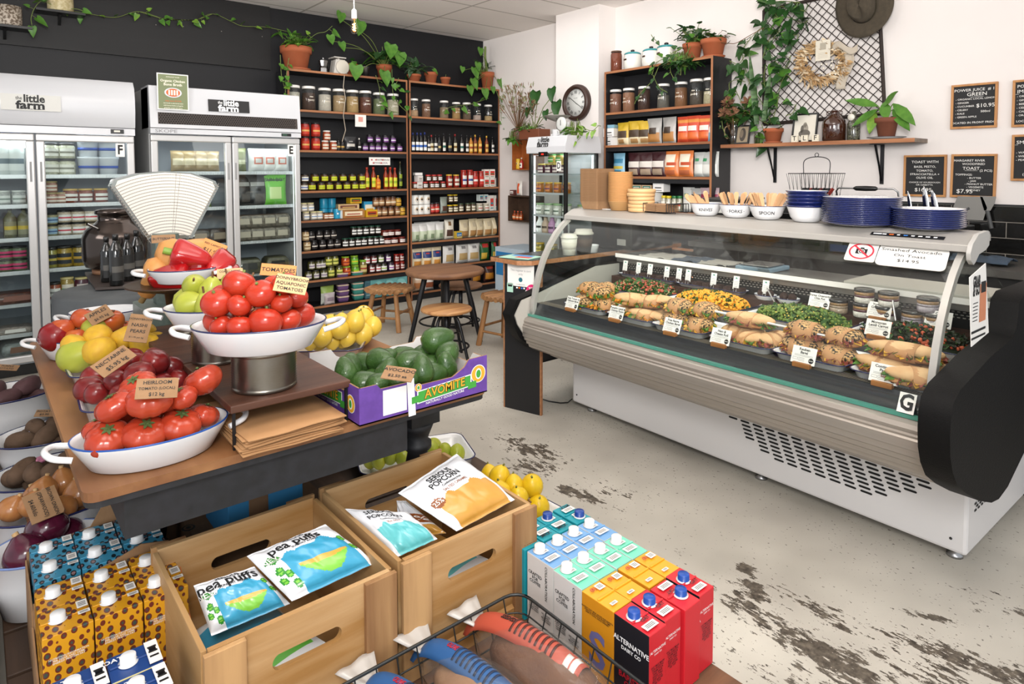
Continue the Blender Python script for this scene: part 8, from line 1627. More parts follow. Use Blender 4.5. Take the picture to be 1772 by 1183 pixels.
ktag(197,625,.048,.026,.65,'NECTARINE\n$5.95 kg','slanting kraft tag lying on the nectarines',lean=.7,px3=onz(197,625,TZ+.19));ktag(240,568,.034,.05,-.25,'DONNYBROOK\nNASHI\nPEARS\n$11.95 per kg','tall kraft tag reading NASHI PEARS beside the yellow fruit',px3=onz(240,568,TZ+.18));ktag(172,545,.04,.028,.5,'APPLES\n$6.95 kg','kraft tag tilted over the red apples',px3=dome(172,545,.35,2.93,.16,.13,TZ+.12,.08))
ktag(368,430,.045,.032,-.5,'RED CAPSICUM\n$11.90','orange card tag reading RED CAPSICUM',mat=ko,px3=ony(368,430,ps_.y+.06));ktag(283,413,.04,.015,0,'BUTTERNUT','narrow kraft tag behind the butternut reading BUTTERNUT',px3=ony(283,413,ps_.y+.14),lean=1.4);ktag(398,473,.038,.016,0,'CORELLA PEAR\n$4.95','kraft tag behind the green pears',mat=M('tag_pale','#c9a679',.7),px3=ony(398,473,D3[1]+.05),lean=1.3);ktag(690,647,.042,.028,-.3,'AVOCADO\n$2.50 ea','corrugated kraft tag lying on the avocados',lean=.35,px3=onz(690,647,az+.15));ktag(482,468,.05,.02,-.15,'TOMATOES','second kraft tag just behind the Donnybrook tag',px3=onz(482,468,D2[2]+.18),mat=ko)
# ================================================================ low platform, crates, cartons, basket, tubs
PZ=.14;pallet=wood('pallet_wood','#4a3628','#33251b','y',14,.6);palx=wood('pallet_worn','#7a5438','#523828','x',16,.7)
t=thing('pallet','dark timber pallet platform under the crates and cartons','pallet',(.76,1.7,0))
for k in range(11):y=.62+k*.21;pb('slat',lambda b:b.box(.03,y,PZ-.022,1.475,y+.195,PZ),palx if k<4 else pallet,parent=t,bevel=.003)
for x in(.06,.74,1.38):pb('bearer',lambda b:b.box(x,.62,0,x+.08,2.9,PZ-.0225),pallet,parent=t)
pinec=wood('crate_pine','#c6a173','#a0743f','x',14,.62);pinev=wood('crate_post','#c09766','#7a5230','z',9,.7);piney=wood('crate_pine_y','#c4a072','#a8804f','y',9,.6)
def slotpanel(b,x0,x1,z0,z1,y0,y1,cx,cz,hw,hh):
 S=[];
 for k in range(24):
  a=2*pi*k/24;S.append((cx+(hw-hh)*(1 if cos(a)>0 else-1)+hh*cos(a)if abs(cos(a))>1e-6 else cx,cz+hh*sin(a)))
 O=[]
 for k in range(24):
  a=2*pi*k/24;c,s=cos(a),sin(a);m=max(abs(c),abs(s));O.append((cx+((x1-cx)if c>0 else(cx-x0))*c/m,cz+((z1-cz)if s>0 else(cz-z0))*s/m))
 rings=[[(u,y0,w)for u,w in O],[(u,y0,w)for u,w in S],[(u,y1,w)for u,w in S],[(u,y1,w)for u,w in O],[(u,y0,w)for u,w in O]];loft(b,rings,cap0=False,cap1=False,smooth=False)
def crate(x0,y0,x1,y1,z1,label):
 z0=PZ+.001;t=thing('wooden_crate',label,'crate',((x0+x1)/2,(y0+y1)/2,z0));cx=(x0+x1)/2
 for ya,yc,f in((y0,y0+.016,1),(y1-.016,y1,0)):
  e=pb('end_panel',lambda b:slotpanel(b,x0+.012,x1-.012,z0,z1,ya+(.008 if f else 0),yc+(.008 if f else 0)-.002,cx,z1-.095,.082,.019),pinec,parent=t)
 for sg,xa in((0,x0),(1,x1-.085)):
  pb('corner_post',lambda b:b.box(xa,y0-.006,z0,xa+.085,y0+.0075,z1),pinev,parent=t,bevel=.0015);pb('corner_post',lambda b:b.box(xa,y1+.001,z0,xa+.085,y1+.012,z1),pinev,parent=t)
 for xa in(x0,x1-.012):pb('side_panel',lambda b:b.box(xa,y0+.0225 if 1 else 0,z0,xa+.012,y1-.0165,z1-.004),piney,parent=t,bevel=.001)
 pb('bottom_rail',lambda b:b.prism([(y0-.002,z0),(y0+.0075,z0),(y0+.0075,z0+.05),(y0-.002,z0+.042)],'x',x0+.086,x1-.086),pinec,parent=t);pb('crate_floor',lambda b:b.box(x0+.013,y0+.024,z0+.004,x1-.013,y1-.018,z0+.014),piney,parent=t);return t
crate(.337,1.40,.787,1.90,.45,'pale pine crate with slot handle holding the blue puffs bags');crate(.805,1.40,1.258,1.90,.46,'pale pine crate with slot handle holding the white popcorn bags')
# --- snack bags: soft pillows with print that follows the bulge
def snack(px4,z,bulge,name,label,cols,art,words,grp):
 c=[onz(x,y,zz)for(x,y),zz in zip(px4,z)];n=((c[1]-c[0]).cross(c[3]-c[0])).normalized();n=n if n.z>0 else-n
 def P(u,v,k=1,off=0):
  p=(c[0]*(1-u)+c[1]*u)*(1-v)+(c[3]*(1-u)+c[2]*u)*v;e=(max(0,1-abs(2*u-1)**2.6))**.6*(max(0,1-(abs(2*v-1)/.92)**3.2)if abs(2*v-1)<.92 else 0)**.6
  w=.006*noise.noise(Vector((u*5,v*5,bulge*90)))+.003*sin(22*u+9*v)*(abs(2*v-1)**3)+.004*abs(noise.noise(Vector((u*9,v*3,7+bulge*40))));return p+n*(k*bulge*e+(w if e>.02 else w*.3)+off)
 N=56
 def mf(i,j):return art((i+.5)/N,(j+.5)/N)
 b=MB();b.grid(lambda u,v:P(u,v),N,N,mf=mf);b.grid(lambda u,v:P(1-u,v,-.6,-.001),12,12);o=b.build(name,[M('bag'+x,x,.3,coat=.15)for x in cols]);tag(o,label,'snack bag',grp)
 L=MB();W=(c[1]-c[0]).length;H=(c[3]-c[0]).length
 for st,sz,u0,v0,m in words:L.text(st,sz,lambda a,q:P(min(.99,max(.01,u0+a/W)),min(.99,max(.01,v0-q/H)),1,.0018),m,bold=.02 if m==0 else .01)
 L.build('lettering',[ink,paper,M('brown_print','#8a4a1c',.5)],o)
def blob(u,v,top,k=.06):return v>top+.05*(2*u-1)**2*4*.3-k*max(0,1-((u-.32)/.09)**2)-k*max(0,1-((u-.72)/.09)**2)and .10<u<.93
def art_pop(u,v):return 2 if((u-.13)/.085)**2+((v-.53)/.075)**2<1 else 1 if blob(u,v,.52)else 0
def art_sea(u,v):return 1 if blob(u,v,.50)else 0
def art_pea(u,v):
 if abs(u-.12)/.10+abs(v-.34)/.09<1:return 2
 for(a,c_)in((.10,.56),(.07,.72),(.16,.84),(.16,.65),(.93,.40),(.95,.62)):
  if((u-a)/.04)**2+((v-c_)/.07)**2<1:return 3 if((u-a)/.022)**2+((abs(v-c_)-.025)/.018)**2<1 else 2
 if .28<u<.86 and v>.60+.25*(u-.57)**2*0 and v<.64+.06*sin(pi*(u-.28)/.58)+.0 and v>.62-.09*sin(pi*(u-.28)/.58):return 4
 if .28<u<.86 and .64<=v<.64+.26*sin(pi*(u-.28)/.58):return 3
 if .20<u<.92 and v>.34-.05*max(0,1-((u-.30)/.08)**2)-.09*max(0,1-((u-.74)/.10)**2)+.35*(u-.55)**2:return 1
 return 0
snack(((686,866),(702,866),(772,922),(700,930)),(.44,.45,.40,.38),.02,'popcorn_bag','white caramel popcorn bag with brown 25% badge, mostly hidden',['#dfe0e4','#c99442','#8a4a1c'],lambda u,v:1 if v>.75 else 2 if u>.4 and .45<v<.7 else 0,[('25%',.02,.6,.58,1)],'popcorn bags')
snack(((597,880),(705,886),(757,932),(686,964)),(.47,.46,.41,.40),.025,'popcorn_bag','white sea salt popcorn bag with turquoise lower half',['#dfe0e4','#62bcc0'],art_sea,[('SERIOUS',.023,.42,.18,0),('POPCORN',.023,.46,.29,0),('Confectionery free',.009,.5,.38,0),('SEA SALT',.011,.5,.45,2)],'popcorn bags')
snack(((689,853),(790,785),(891,864),(790,919)),(.51,.54,.45,.43),.03,'popcorn_bag','topmost white salted caramel popcorn bag with golden lower half',['#e2e3e7','#c99442','#8a4a1c'],art_pop,[('SERIOUS',.025,.47,.18,0),('POPCORN',.025,.47,.28,0),('Confectionery free',.010,.5,.36,0),('SALTED CARAMEL',.012,.5,.43,2),('25%',.02,.13,.53,1)],'popcorn bags')
W4=[('SERIOUS',.014,.5,.10,0),('pea puffs',.036,.46,.2,0),('SUNDAY ROAST',.009,.55,.29,0),('NEW',.021,.12,.33,1),('IMPROVED',.008,.12,.38,1)]
snack(((335,1013),(440,980),(502,1044),(366,1100)),(.44,.45,.38,.37),.028,'pea_puffs_bag','lower left blue and green pea puffs bag beside the orange carton',['#dfe0e4','#3f9cc0','#2f8a2c','#7cc043','#d9a648'],art_pea,W4,'pea puffs bags')
snack(((427,962),(563,907),(651,973),(505,1040)),(.47,.49,.42,.41),.032,'pea_puffs_bag','upper right blue and green pea puffs bag resting on the crate rim',['#e2e3e7','#3f9cc0','#2f8a2c','#7cc043','#d9a648'],art_pea,W4,'pea puffs bags')
for x,y,c,l_ in((.47,1.6,'#3f9cc0','white and green bag lying on the floor of the puffs crate'),(1.0,1.62,'#c99442','golden bag lying on the floor of the popcorn crate')):
 o=inst('low'+c,pouch(.26,.30,.10,'#d8dadd',[(.2,.7,.1,.9,c),(.72,.9,.1,.9,'#5cae3c' if x<.7 else '#62bcc0')],name='snack_bag',cat='snack bag'),(x,y+.17,PZ+.12),cat='snack bag',rot=Euler((pi/2,0,.2)));o['label']=l_
 # --- milk cartons
def mcarton(key,w,d,h,top,side,frnt,capc,words,label2=True,capoff=(0,0),pat=None):
 """frnt faces -x, side faces -y"""
 def mk():
  b=MB();b.box(-w/2,-d/2,0,w/2,d/2,h-.002);b.mi[:]=[0,1,3,1,3,2];b.box(-w/2+.002,-.003,h-.002,w/2-.002,.003,h+.002,1)
  o=b.build('milk_carton',[col(side,.45),pat or col(top,.4),col(frnt,.45),col(side,.45)],local=True,bevel=.002)
  if pat:o.data.materials[0]=o.data.materials[2]=o.data.materials[3]=pat
  if capc:
   c=MB();c.lathe([(.0195,0),(.0195,.002),(.0155,.003),(.0155,.017),(.014,.0185),(0,.0185)],c=(capoff[0],capoff[1],h-.001),n=28,mz=lambda i:1 if i<2 else 0);c.build('cap',[col(capc,.3),enamel],o,local=True)
  l=MB();Z=h+.0028;X,Y,Zv=Vector((1,0,0)),Vector((0,1,0)),Vector((0,0,1))
  if label2:
   for(u,v,a_,b_)in label2:quad(l,Vector((u,v,Z)),X,Y,a_,b_,0);[quad(l,Vector((u,v+b_*q,Z+.0004)),X,Y,a_*.7,b_*.08,1)for q in(-.4,0,.4)]
  for face,st,sz,u,v,m,vert in words:
   if face=='x':l.plane_text(st,sz,(-w/2-.0008,-u,v),-Zv if vert else-Y,-Y if vert else Zv,m,bold=.02)
   elif face=='y':l.plane_text(st,sz,(u,-d/2-.0008,v),X,Zv,m,bold=.01)
   else:l.plane_text(st,sz,(u,v,Z),X,Y,m,bold=.02)
  if l.v:l.build('label',[paper,ink,M('white_ink','#efefef',.5),M('carton_navy','#14161f',.5),M('red_ink','#b0182a',.5),M('lilac_ink','#6d6a9c',.5)],o,local=True)
  return tag(o,'carton','milk carton')
 return mk
H_,W_,D_=.212,.066,.109
TL=[(-.004,-.02,.022,.011),(.0,.015,.012,.006)]
white_w=[('x','CRAFTED\nFOR\nCOFFEE',.013,-.02,.145,1,0),('x','COLLABORATION',.012,.025,.15,1,1),('x','ALMOND MILK\nFOR COFFEE\nSHAKE WELL\nOPEN FRESH',.0068,-.025,.06,1,0),('x','NO ADDED\nSUGARS\nMADE WITH\nCARE HERE',.0068,.025,.05,1,0)]
KD={'teal':mcarton('t',W_,D_,H_,'#178f9c','#178f9c','#178f9c','#1c3f8c',[('z','MILK',.018,-.005,-.038,3,0)],TL,(-.006,.028)),'blue':mcarton('b',W_,D_,H_,'#6f9fce','#cfd2d6','#d3d1cf','#e6e6e6',white_w,TL,(-.006,.03)),'mint':mcarton('m',W_,D_,H_,'#74cfb0','#9ed6c0','#d3d1cf','#e6e6e6',white_w,TL,(-.006,.03)),'yellow':mcarton('y',W_,D_,H_,'#e2a022','#cf8a1a','#cf8a1a',None,[('x','S',.13,.0,.075,5,0),('x','BONSOY OAT MILK GOOD FOR BARISTA\nSTRETCH AND POUR EVERY TIME\nKEEP IT COOL ONCE OPENED',.0058,-.0,.17,3,0),('z','(B)',.016,-.012,.034,4,0)],[(.012,.032,.012,.011),(-.01,-.035,.011,.005)]),'red':mcarton('r',W_,D_,H_,'#c8202c','#c8202c','#17181f','#16479c',[('x','ALTERNATIVE',.0175,0,.155,2,0),('x','DAIRY CO',.013,0,.138,2,0),('x','BARISTA\nOAT',.02,.0,.06,4,0),('y','ALTERNATIVE',.0095,0,.165,2,0),('y','DAIRY CO',.006,0,.156,2,0),('y','OAT MILK MADE\nFOR BARISTAS\nSTEAM POUR\nAND SERVE\nSHAKE WELL\nKEEP COOL\nBEST BEFORE\nSEE TOP',.0068,0,.105,3,0),('z','OAT',.014,.004,-.012,3,0)],[(-.004,-.034,.022,.010)],(-.008,.012))}
for key,ys,xs,lb,rz in(('teal',1.438,(1.232,1.303,1.372,1.447),'teal milk carton with blue cap against the lemon tray, @',0),('blue',1.320,(1.236,1.305,1.375,1.444),'white carton with pale blue top, @ of its row',0),('mint',1.208,(1.232,1.30,1.37,1.44),'white carton with mint green top, @ of its row',0),('yellow',1.097,(1.228,1.296,1.372,1.442),'golden yellow carton without cap, @ of its row',0),('red',.984,(1.228,1.298,1.37,1.443),'red and black oat carton with blue cap, @ of its row',0)):
 ob=[inst('ct_'+key,KD[key],(x,ys+(.008*(i%2)if key=='red' else random.uniform(-.002,.002)),PZ+.001),pi if(key=='red' and i==2)else random.uniform(-.02,.02)-(pi if key=='teal' and i==3 else 0),cat='milk carton')for i,x in enumerate(xs)];ordered(ob,lb,key+' milk cartons')
def patt(name,c1,c2,c3):
 m=M(name,c1,.35);nt=m.node_tree;b=nt.nodes['Principled BSDF'];tc=nt.nodes.new('ShaderNodeTexCoord');mp=nt.nodes.new('ShaderNodeMapping');mp.inputs['Scale'].default_value=(1,.55,.8);mp.inputs['Rotation'].default_value=(.3,.2,.78);v=nt.nodes.new('ShaderNodeTexVoronoi');v.inputs['Scale'].default_value=62;v.inputs['Randomness'].default_value=.25;cr=nt.nodes.new('ShaderNodeValToRGB');cr.color_ramp.interpolation='CONSTANT'
 e=cr.color_ramp.elements;e[0].color=lin(c3);e[1].position=.25;e[1].color=lin(c2);k=e.new(.42);k.color=lin(c1);nt.links.new(tc.outputs['Object'],mp.inputs[0]);nt.links.new(mp.outputs[0],v.inputs['Vector']);nt.links.new(v.outputs['Distance'],cr.inputs[0]);nt.links.new(cr.outputs[0],b.inputs['Base Color']);return m
TL2=[(.036,.026,.011,.016),(.036,-.01,.012,.007)]
KL={'navy':mcarton('n',.098,.088,.245,'#20407c','#d8cf94','#20407c','#e6e6e6',[('z','OAT',.018,-.038,.02,2,0)],[(.036,.0,.0125,.04),(.036,.01,.007,.007)],(-.012,0)),'ochre':mcarton('o',.099,.112,.262,'#c8901c','#c8901c','#c8901c','#e6e6e6',[('y','NUTRITION INFORMATION\nPER SERVE AND 100ML\nENERGY PROTEIN FAT',.0062,.0,.2,0,0)],TL2,(-.014,.0),patt('ochre_print','#cf941e','#6a2c20','#3c4a44')),'azure':mcarton('a',.099,.112,.262,'#2f86a8','#2f86a8','#2f86a8','#e6e6e6',[],TL2,(-.014,0),patt('azure_print','#3a88a8','#14242c','#7a5a5c'))}
for key,pts,lb in(('azure',[(x,y)for y in(2.176,2.062)for x in(.142,.243,.345)],'blue patterned carton with white cap, @'),('ochre',[(x,y)for y in(1.928,1.812)for x in(.138,.24,.342)],'ochre patterned carton with white cap, @'),('navy',[(.140,1.575),(.241,1.578),(.141,1.484),(.241,1.487)],'navy and cream carton with white cap at the picture bottom, @')):
 ob=[inst('ct_'+key,KL[key],(x,y,PZ+.001),random.uniform(-.02,.02),cat='milk carton')for x,y in pts];ordered(ob,lb,key+' cartons',2)
 # shipping cartons open around them
orng=M('box_orange','#c66a1c',.6,n=(30,.3),col2='#bd6219');z=PZ+.001
def pol(b,x,pts,th=.004,m=0):b.prism(pts,'x',x,x+th,m)
t=thing('shipping_carton','orange open carton marked 6 x 1L around the ochre cartons','carton',(.24,1.87,z))
pb('carton_side',lambda b:(pol(b,.398,[(1.745,z),(1.995,z),(1.995,.395),(1.90,.398),(1.745,.25)],.003,1),pol(b,.4012,[(1.745,z),(1.995,z),(1.995,.395),(1.90,.398),(1.745,.25)],.002)),[orng,kraft],parent=t);pb('carton_side',lambda b:pol(b,.082,[(1.745,z),(1.995,z),(1.995,.30),(1.745,.22)]),[kraft],parent=t);pb('carton_back',lambda b:b.prism([(.087,z),(.397,z),(.397,.41),(.33,.425),(.25,.40),(.087,.36)],'y',1.99,1.994),kraft,parent=t)
pb('carton_front',lambda b:(b.prism([(.30,z),(.404,z),(.404,.26),(.37,.25),(.335,.18)],'y',1.742,1.7445)),orng,parent=t)
def pr6(b):
 X=.4045;Y,Zv=Vector((0,1,0)),Vector((0,0,1));b.plane_text('6 x 1L',.032,(X,1.925,.345),Y,Zv,0,bold=.03);b.plane_text('THIS WAY UP',.012,(X,1.925,.315),Y,Zv,0,bold=.02);b.plane_text('BB08/05/27 CO824/T',.011,(X,1.88,.285),Y,Zv,0);b.plane_text('11:49PD 08/05/26',.011,(X,1.87,.27),Y,Zv,0)
 for c,a,h in(((X,1.925,.366),.058,.0012),((X,1.925,.325),.058,.0012)):quad(b,Vector(c),Y,Zv,a,h,0)
 for y in(1.867,1.983):quad(b,Vector((X,y,.3455)),Y,Zv,.0012,.0215,0)
 quad(b,Vector((X,1.86,.215)),Y,Zv,.05,.02,0);b.plane_text('OAT',.035,(X+.0006,1.86,.215),Y,Zv,1,bold=.03)
pb('carton_print',pr6,[ink,orng],parent=t)
t=thing('shipping_carton','blue and kraft open carton around the blue patterned cartons','carton',(.24,2.12,z));pb('carton_side',lambda b:(pol(b,.399,[(1.998,z),(2.24,z),(2.24,.44),(2.20,.43),(2.12,.37),(1.998,.37)])),[M('box_blue','#2f86a8',.6)],parent=t);pb('carton_back',lambda b:b.prism([(.087,z),(.398,z),(.398,.43),(.36,.46),(.27,.45),(.24,.40),(.087,.38)],'y',2.238,2.242),kraft,parent=t);pb('carton_side',lambda b:pol(b,.083,[(1.998,z),(2.238,z),(2.238,.36),(1.998,.34)]),[kraft],parent=t)
# --- wire basket of bread
bt=thing('wire_basket','low black wire basket of wrapped loaves at the bottom edge','basket',(.80,1.12,PZ));bx0,bx1,by0,by1,bz0,bz1=.42,1.135,.82,1.335,PZ+.02,.285
def rr(k,z,r=.05):return[Vector((x,y,z))for x,y in rbox(bx0+k,by0+k,bx1-k,by1-k,r,4)]
def wires(b):
 for k,z,r,rad in((0,bz1,.05,.0042),(.012,.245,.05,.0022),(.028,.19,.045,.0025),(.045,bz0,.04,.0025)):R=rr(k,z,r);b.tube(R+R[:2],rad,6,cap=False)
 for i in range(1,13):
  x=bx0+i*(bx1-bx0)/13;b.tube([(x,by1,bz1),(x,by1-.03,.19),(x,by1-.05,bz0),(x,by0+.05,bz0),(x,by0+.03,.19),(x,by0,bz1)],.002,5,cap=False)
 for i in range(1,9):y=by0+i*(by1-by0)/9;b.tube([(bx0,y,bz1),(bx0+.03,y,.19),(bx0+.05,y,bz0+.003),(bx1-.05,y,bz0+.003),(bx1-.03,y,.19),(bx1,y,bz1)],.002,5,cap=False)
pb('wire_frame',wires,M('grey_wire','#3c3e3e',.4,.6),parent=bt)
film=glass('bag_film',(.95,.94,.92),.04,.12,haze=.03);lf1=M('loaf_brown','#6e4a30',.85,n=(26,.6),col2='#573624',bump=(70,.8));lf2=M('loaf_pale','#a07c5c',.85,n=(22,.6),col2='#846248',bump=(60,.6))
def loaf(c,L,w,h,rot,m,lab,text,label):
 t=thing('bread_loaf',label,'bread',tuple(c),rot);f=lambda th,ph:1+.05*noise.noise(Vector((cos(th)*3,sin(th)*3,ph*3+L*9)))
 def loc_(nm,fn,mt,**k):b=MB();fn(b);return b.build(nm,mt,t,local=True,**k)
 loc_('loaf',lambda b:b.ball((0,0,h*.55),(L,w,h*.55),30,16,fn=f),m)
 loc_('plastic_bag',lambda b:b.grid(lambda u,v:((L*1.16)*(-1+2*v)*(1 if v>.12 else 1.12),(w*1.13*(1-abs(2*v-1)**3*.8)+.004*sin(26*u*pi+9*v))*cos(2*pi*u),h*.55+(h*.64*(1-abs(2*v-1)**3*.8)+.004*sin(30*u+20*v))*sin(2*pi*u)),44,22),film)
 loc_('bag_neck',lambda b:b.grid(lambda u,v:(-L*1.28-.07*v,(.02+.035*v)*(2*u-1),h*.75+.02*v+.003*sin(12*u)),10,6),M('bag_white','#b9b4ae',.3,coat=.4),solid=.002)
 def band(b):
  S=lambda u,v:(-L*1.5+L*2.1*v,w*.5*(2*u-1)+w*.12,h*.70+h*.50*max(0,1-((v-.6)/.55)**2)**.5-.2*h*(2*u-1)**2);b.grid(S,8,26)
  for k in range(9):q=.42+.045*k;b.grid(lambda u,v:Vector(S(.15+.7*u,q+.018*v))+Vector((0,0,.0012)),6,1,m=1)
  for q,w0 in((.88,.25),(.93,.35)):b.grid(lambda u,v:Vector(S(.2+w0*1.6*u,q+.04*v))+Vector((0,0,.0012)),4,1,m=2)
  b.text(text,.016,lambda a,q:Vector(S(min(.95,max(.05,.5+q/(w*.8))),.36+a/(L*2.6)))+Vector((0,0,.0015)),3,bold=.03)
 loc_('paper_label',band,lab,solid=.0006)
BL=[M('label_blue','#24568c',.5),M('label_ink','#1c2c48',.6),paper,M('red_ink','#b0182a',.5)];OR_=[M('label_orange','#b04a36',.5),M('label_ink2','#4a1c14',.6),paper,ink]
loaf((1.02,1.10,PZ+.03),.17,.074,.13,-1.42,lf1,OR_,'SEEDED','long brown seeded loaf in clear bag with orange label');loaf((.86,1.13,PZ+.03),.16,.072,.12,-1.45,lf2,BL,'OLIVE','pale loaf in clear bag with blue label, middle of the basket');loaf((.71,1.12,PZ+.03),.16,.072,.12,-1.42,lf2,BL,'OLIVE','pale loaf with blue label at the left of the basket, cut by the frame')
# --- lemons in the small tray, limes under the table
t=tray_mesh(.42,.26,.14,.05,c=(1.405,1.74,PZ+.001),rot=pi/2+.05);tag(t.build('enamel_tray',EN),'deep white tray of bright lemons beside the popcorn crate','tray')
heap('lemon',[(846,806),(866,831,1.1),(903,824,1.05),(868,853,1.05),(915,849,1.1),(938,870,1.1),(886,838,.9),(905,885,1.0),(893,865,.9),(855,825,.9),(880,875,.9),(850,845,.9)],lambda X,Y:dome(X,Y,1.40,1.74,.11,.19,PZ+.16,.06),'bright yellow lemon in the deep tray by the crate, @','lemon','bright lemons',1.0,2,key='lemonb',mat=fm('lemonb','#d6b41c','#c9a216',.4,30,.5,.2,(90,.15)),fill=(1.40,1.74,.095,.17,PZ+.12,3))
pb('twig',lambda b:b.tube([onz(872,828,.36),onz(895,848,.35),onz(919,869,.34)],[.002,.003,.003],5),stemb,'thin brown stalk lying across the bright lemons','twig')
t=tray_mesh(.50,.30,.065,.05,c=(1.47,2.44,PZ+.001-.0),rot=-.35);tag(t.build('enamel_tray',EN),'shallow white enamel tray of limes under the table edge','tray');pb('low_block',lambda b:b.box(1.48,2.2,.0,1.74,2.65,PZ-.001),pallet,'dark low timber block under the lime tray','block')
heap('lime',[(643,780,1.05),(655,783),(683,766),(692,772),(672,790,.9),(660,795,.9),(677,785),(695,790,1.05),(645,797,.9),(700,780,.9),(758,767,1.1),(770,778,.9),(790,784,1.05),(748,775,.9),(666,777,.9)],lambda X,Y:dome(X,Y,1.47,2.44,.22,.13,PZ+.03,.05,-.35),'green-yellow lime in the low tray, @','lime','limes',.95,2,key='limefruit')
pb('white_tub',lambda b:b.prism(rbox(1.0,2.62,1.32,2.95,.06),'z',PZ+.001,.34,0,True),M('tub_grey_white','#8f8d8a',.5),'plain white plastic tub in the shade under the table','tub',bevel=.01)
# cardboard boxes under the table
def sbox(x0,y0,x1,y1,z0,z1,mt,label,fn=None):pb('cardboard_box',lambda b:(b.box(x0,y0,z0,x1,y1,z1),fn(b)if fn else None),mt,label,'box',bevel=.003)
kd=M('dark_kraft','#6c5138',.8,n=(20,.4),col2='#5c4430');bl=M('box_bright_blue','#226a96',.6)
sbox(.50,2.02,.92,2.62,PZ+.001,.31,[kd,ink],'printed kraft carton with black symbols lying under the table',lambda b:[(b.add([(.50+i*.1+.02*cos(a)*s,2.1+j*.12+.02*sin(a)*s,.3105+e)for a in[q*pi/8 for q in range(16)]],[tuple(range(16))],m))for i in range(4)for j in range(3)for s,e,m in((1,0,1),(.7,.0005,0),(.4,.001,1))]+[b.add([(.47,2.04,.3106),(.60,2.04,.3106),(.53,2.16,.3106)],[(0,1,2)],1),b.plane_text('HANDLE WITH CARE',.035,(.72,2.5,.3106),(1,0,0),(0,1,0),1)])
sbox(.56,2.0,.79,2.25,.312,.54,[bl,kd],'bright blue carton with a brown tape band under the table',lambda b:b.box(.62,1.9985,.313,.68,2.2505,.5405,1))
# --- tubs on the timber step at the left
pb('timber_step',lambda b:b.box(-.5,2.0,0,.0,4.35,.235),wood('step_wood','#6a4026','#4a2c1a','y',10,.6),'broad reddish timber step carrying the enamel tubs','step',bevel=.01);pb('timber_rail',lambda b:b.box(.004,2.95,0,.16,4.3,.234),pallet,'dark timber rail beside the step under the tubs','rail',bevel=.006);pb('carton_filler',lambda b:b.box(.50,2.95,0,.9,3.3,.32),kd,'plain brown carton deep under the table','box')
def tub(x,y,a,bb,h,z,rot,label,rm=1):
 m=MB();m.T=Matrix.Translation((x,y,z))@Matrix.Rotation(rot,4,'Z');m.lathe([(.74,0),(.78,.004),(.93,h*.6),(.985,h-.004),(1.02,h),(1.02,h+.005),(.975,h+.003),(.92,h*.6),(.76,.02),(0,.02)],n=44,sx=a,sy=bb,mz=lambda i:1 if i in(3,4,5)else 0);m.T=None;tag(m.build('enamel_tub',[enamel,rimb if rm==1 else M('rim_pale_blue','#7a90c4',.3)]),label,'tub')
FM['bpot']=(fm('bpot','#5c4438','#46342c',.9,20,.5,0,(90,.4)),None);FM['ronion']=(fm('ronion','#3c1024','#5c1c34',.22,14,.5,.5,None,(4,4,.5)),drys)
def tubpile(X,Y,a,bb,z0,kind,pts,fmt,cat,grp,s,key=None,mat=None):heap(kind,pts,lambda x,y:dome(x,y,X,Y,a*.85,bb*.85,z0,.06),fmt,cat,grp,s,2,key=key,mat=mat,roll=.4,fill=(X,Y,a*.72,bb*.72,z0-.03,3))
tub(.10,3.78,.20,.17,.19,.236,.1,'white enamel tub of purple potatoes, furthest along the left edge');tubpile(.10,3.78,.2,.17,.36,'potato',[(15,632),(40,645),(62,637),(30,655),(70,650),(10,650)],'purple-brown potato in the furthest tub, @','potato','purple potatoes',1.3,'ppot',fm('ppot','#5a3c40','#46302f',.8,20,.5,.1))
tub(.22,3.25,.19,.15,.14,.236,.1,'white enamel tub of brown potatoes with a small kraft tag');tubpile(.22,3.25,.19,.15,.34,'potato',[(50,725,1.1),(62,745),(90,735),(105,728),(80,752),(30,752),(45,755),(112,740),(70,735)],'earthy brown potato in the second tub, @','potato','brown potatoes',1.15)
tub(.20,2.89,.20,.15,.21,.142,.05,'white enamel tub of dark purple potatoes, one cut open');tubpile(.20,2.89,.2,.15,.32,'potato',[(20,802),(40,815),(90,790),(75,780),(115,800),(100,815),(120,780),(60,818)],'dusty dark potato in the third tub, @','potato','dusty potatoes',1.1)
tub(.19,2.59,.19,.14,.215,.142,.1,'white enamel tub of brown onions with a price tag');tubpile(.19,2.59,.19,.14,.34,'onion',[(20,860,1.1),(22,880),(75,850),(110,835,1.1),(130,860,1.15),(115,875),(60,870)],'papery brown onion in the fourth tub, @','onion','brown onions',1.1)
tub(.15,2.375,.155,.115,.18,.142,.0,'white enamel tub with pale blue rim holding red onions',2);tubpile(.15,2.375,.15,.11,.30,'onion',[(80,918,1.2),(140,903,1.15),(50,955,1.15)],'glossy red onion beside the blue cartons, @','onion','red onions',1.25,'ronion',FM['ronion'][0])
ktag(75,873,.055,.042,-1.35,'BROWN ONION\n(SPEARWOOD)\n$4.60/kilo','kraft tag reading BROWN ONION lying in the onion tub',lean=.5,px3=onz(75,873,.44));ktag(78,715,.034,.02,-.3,'POTATO\n$3.95','kraft tag lying on the brown potatoes',lean=.4,px3=onz(78,715,.45));ktag(12,636,.05,.022,-.4,'PURPLE\nPOTATO','kraft tag lying on the purple potatoes',lean=.4,px3=onz(12,636,.45))
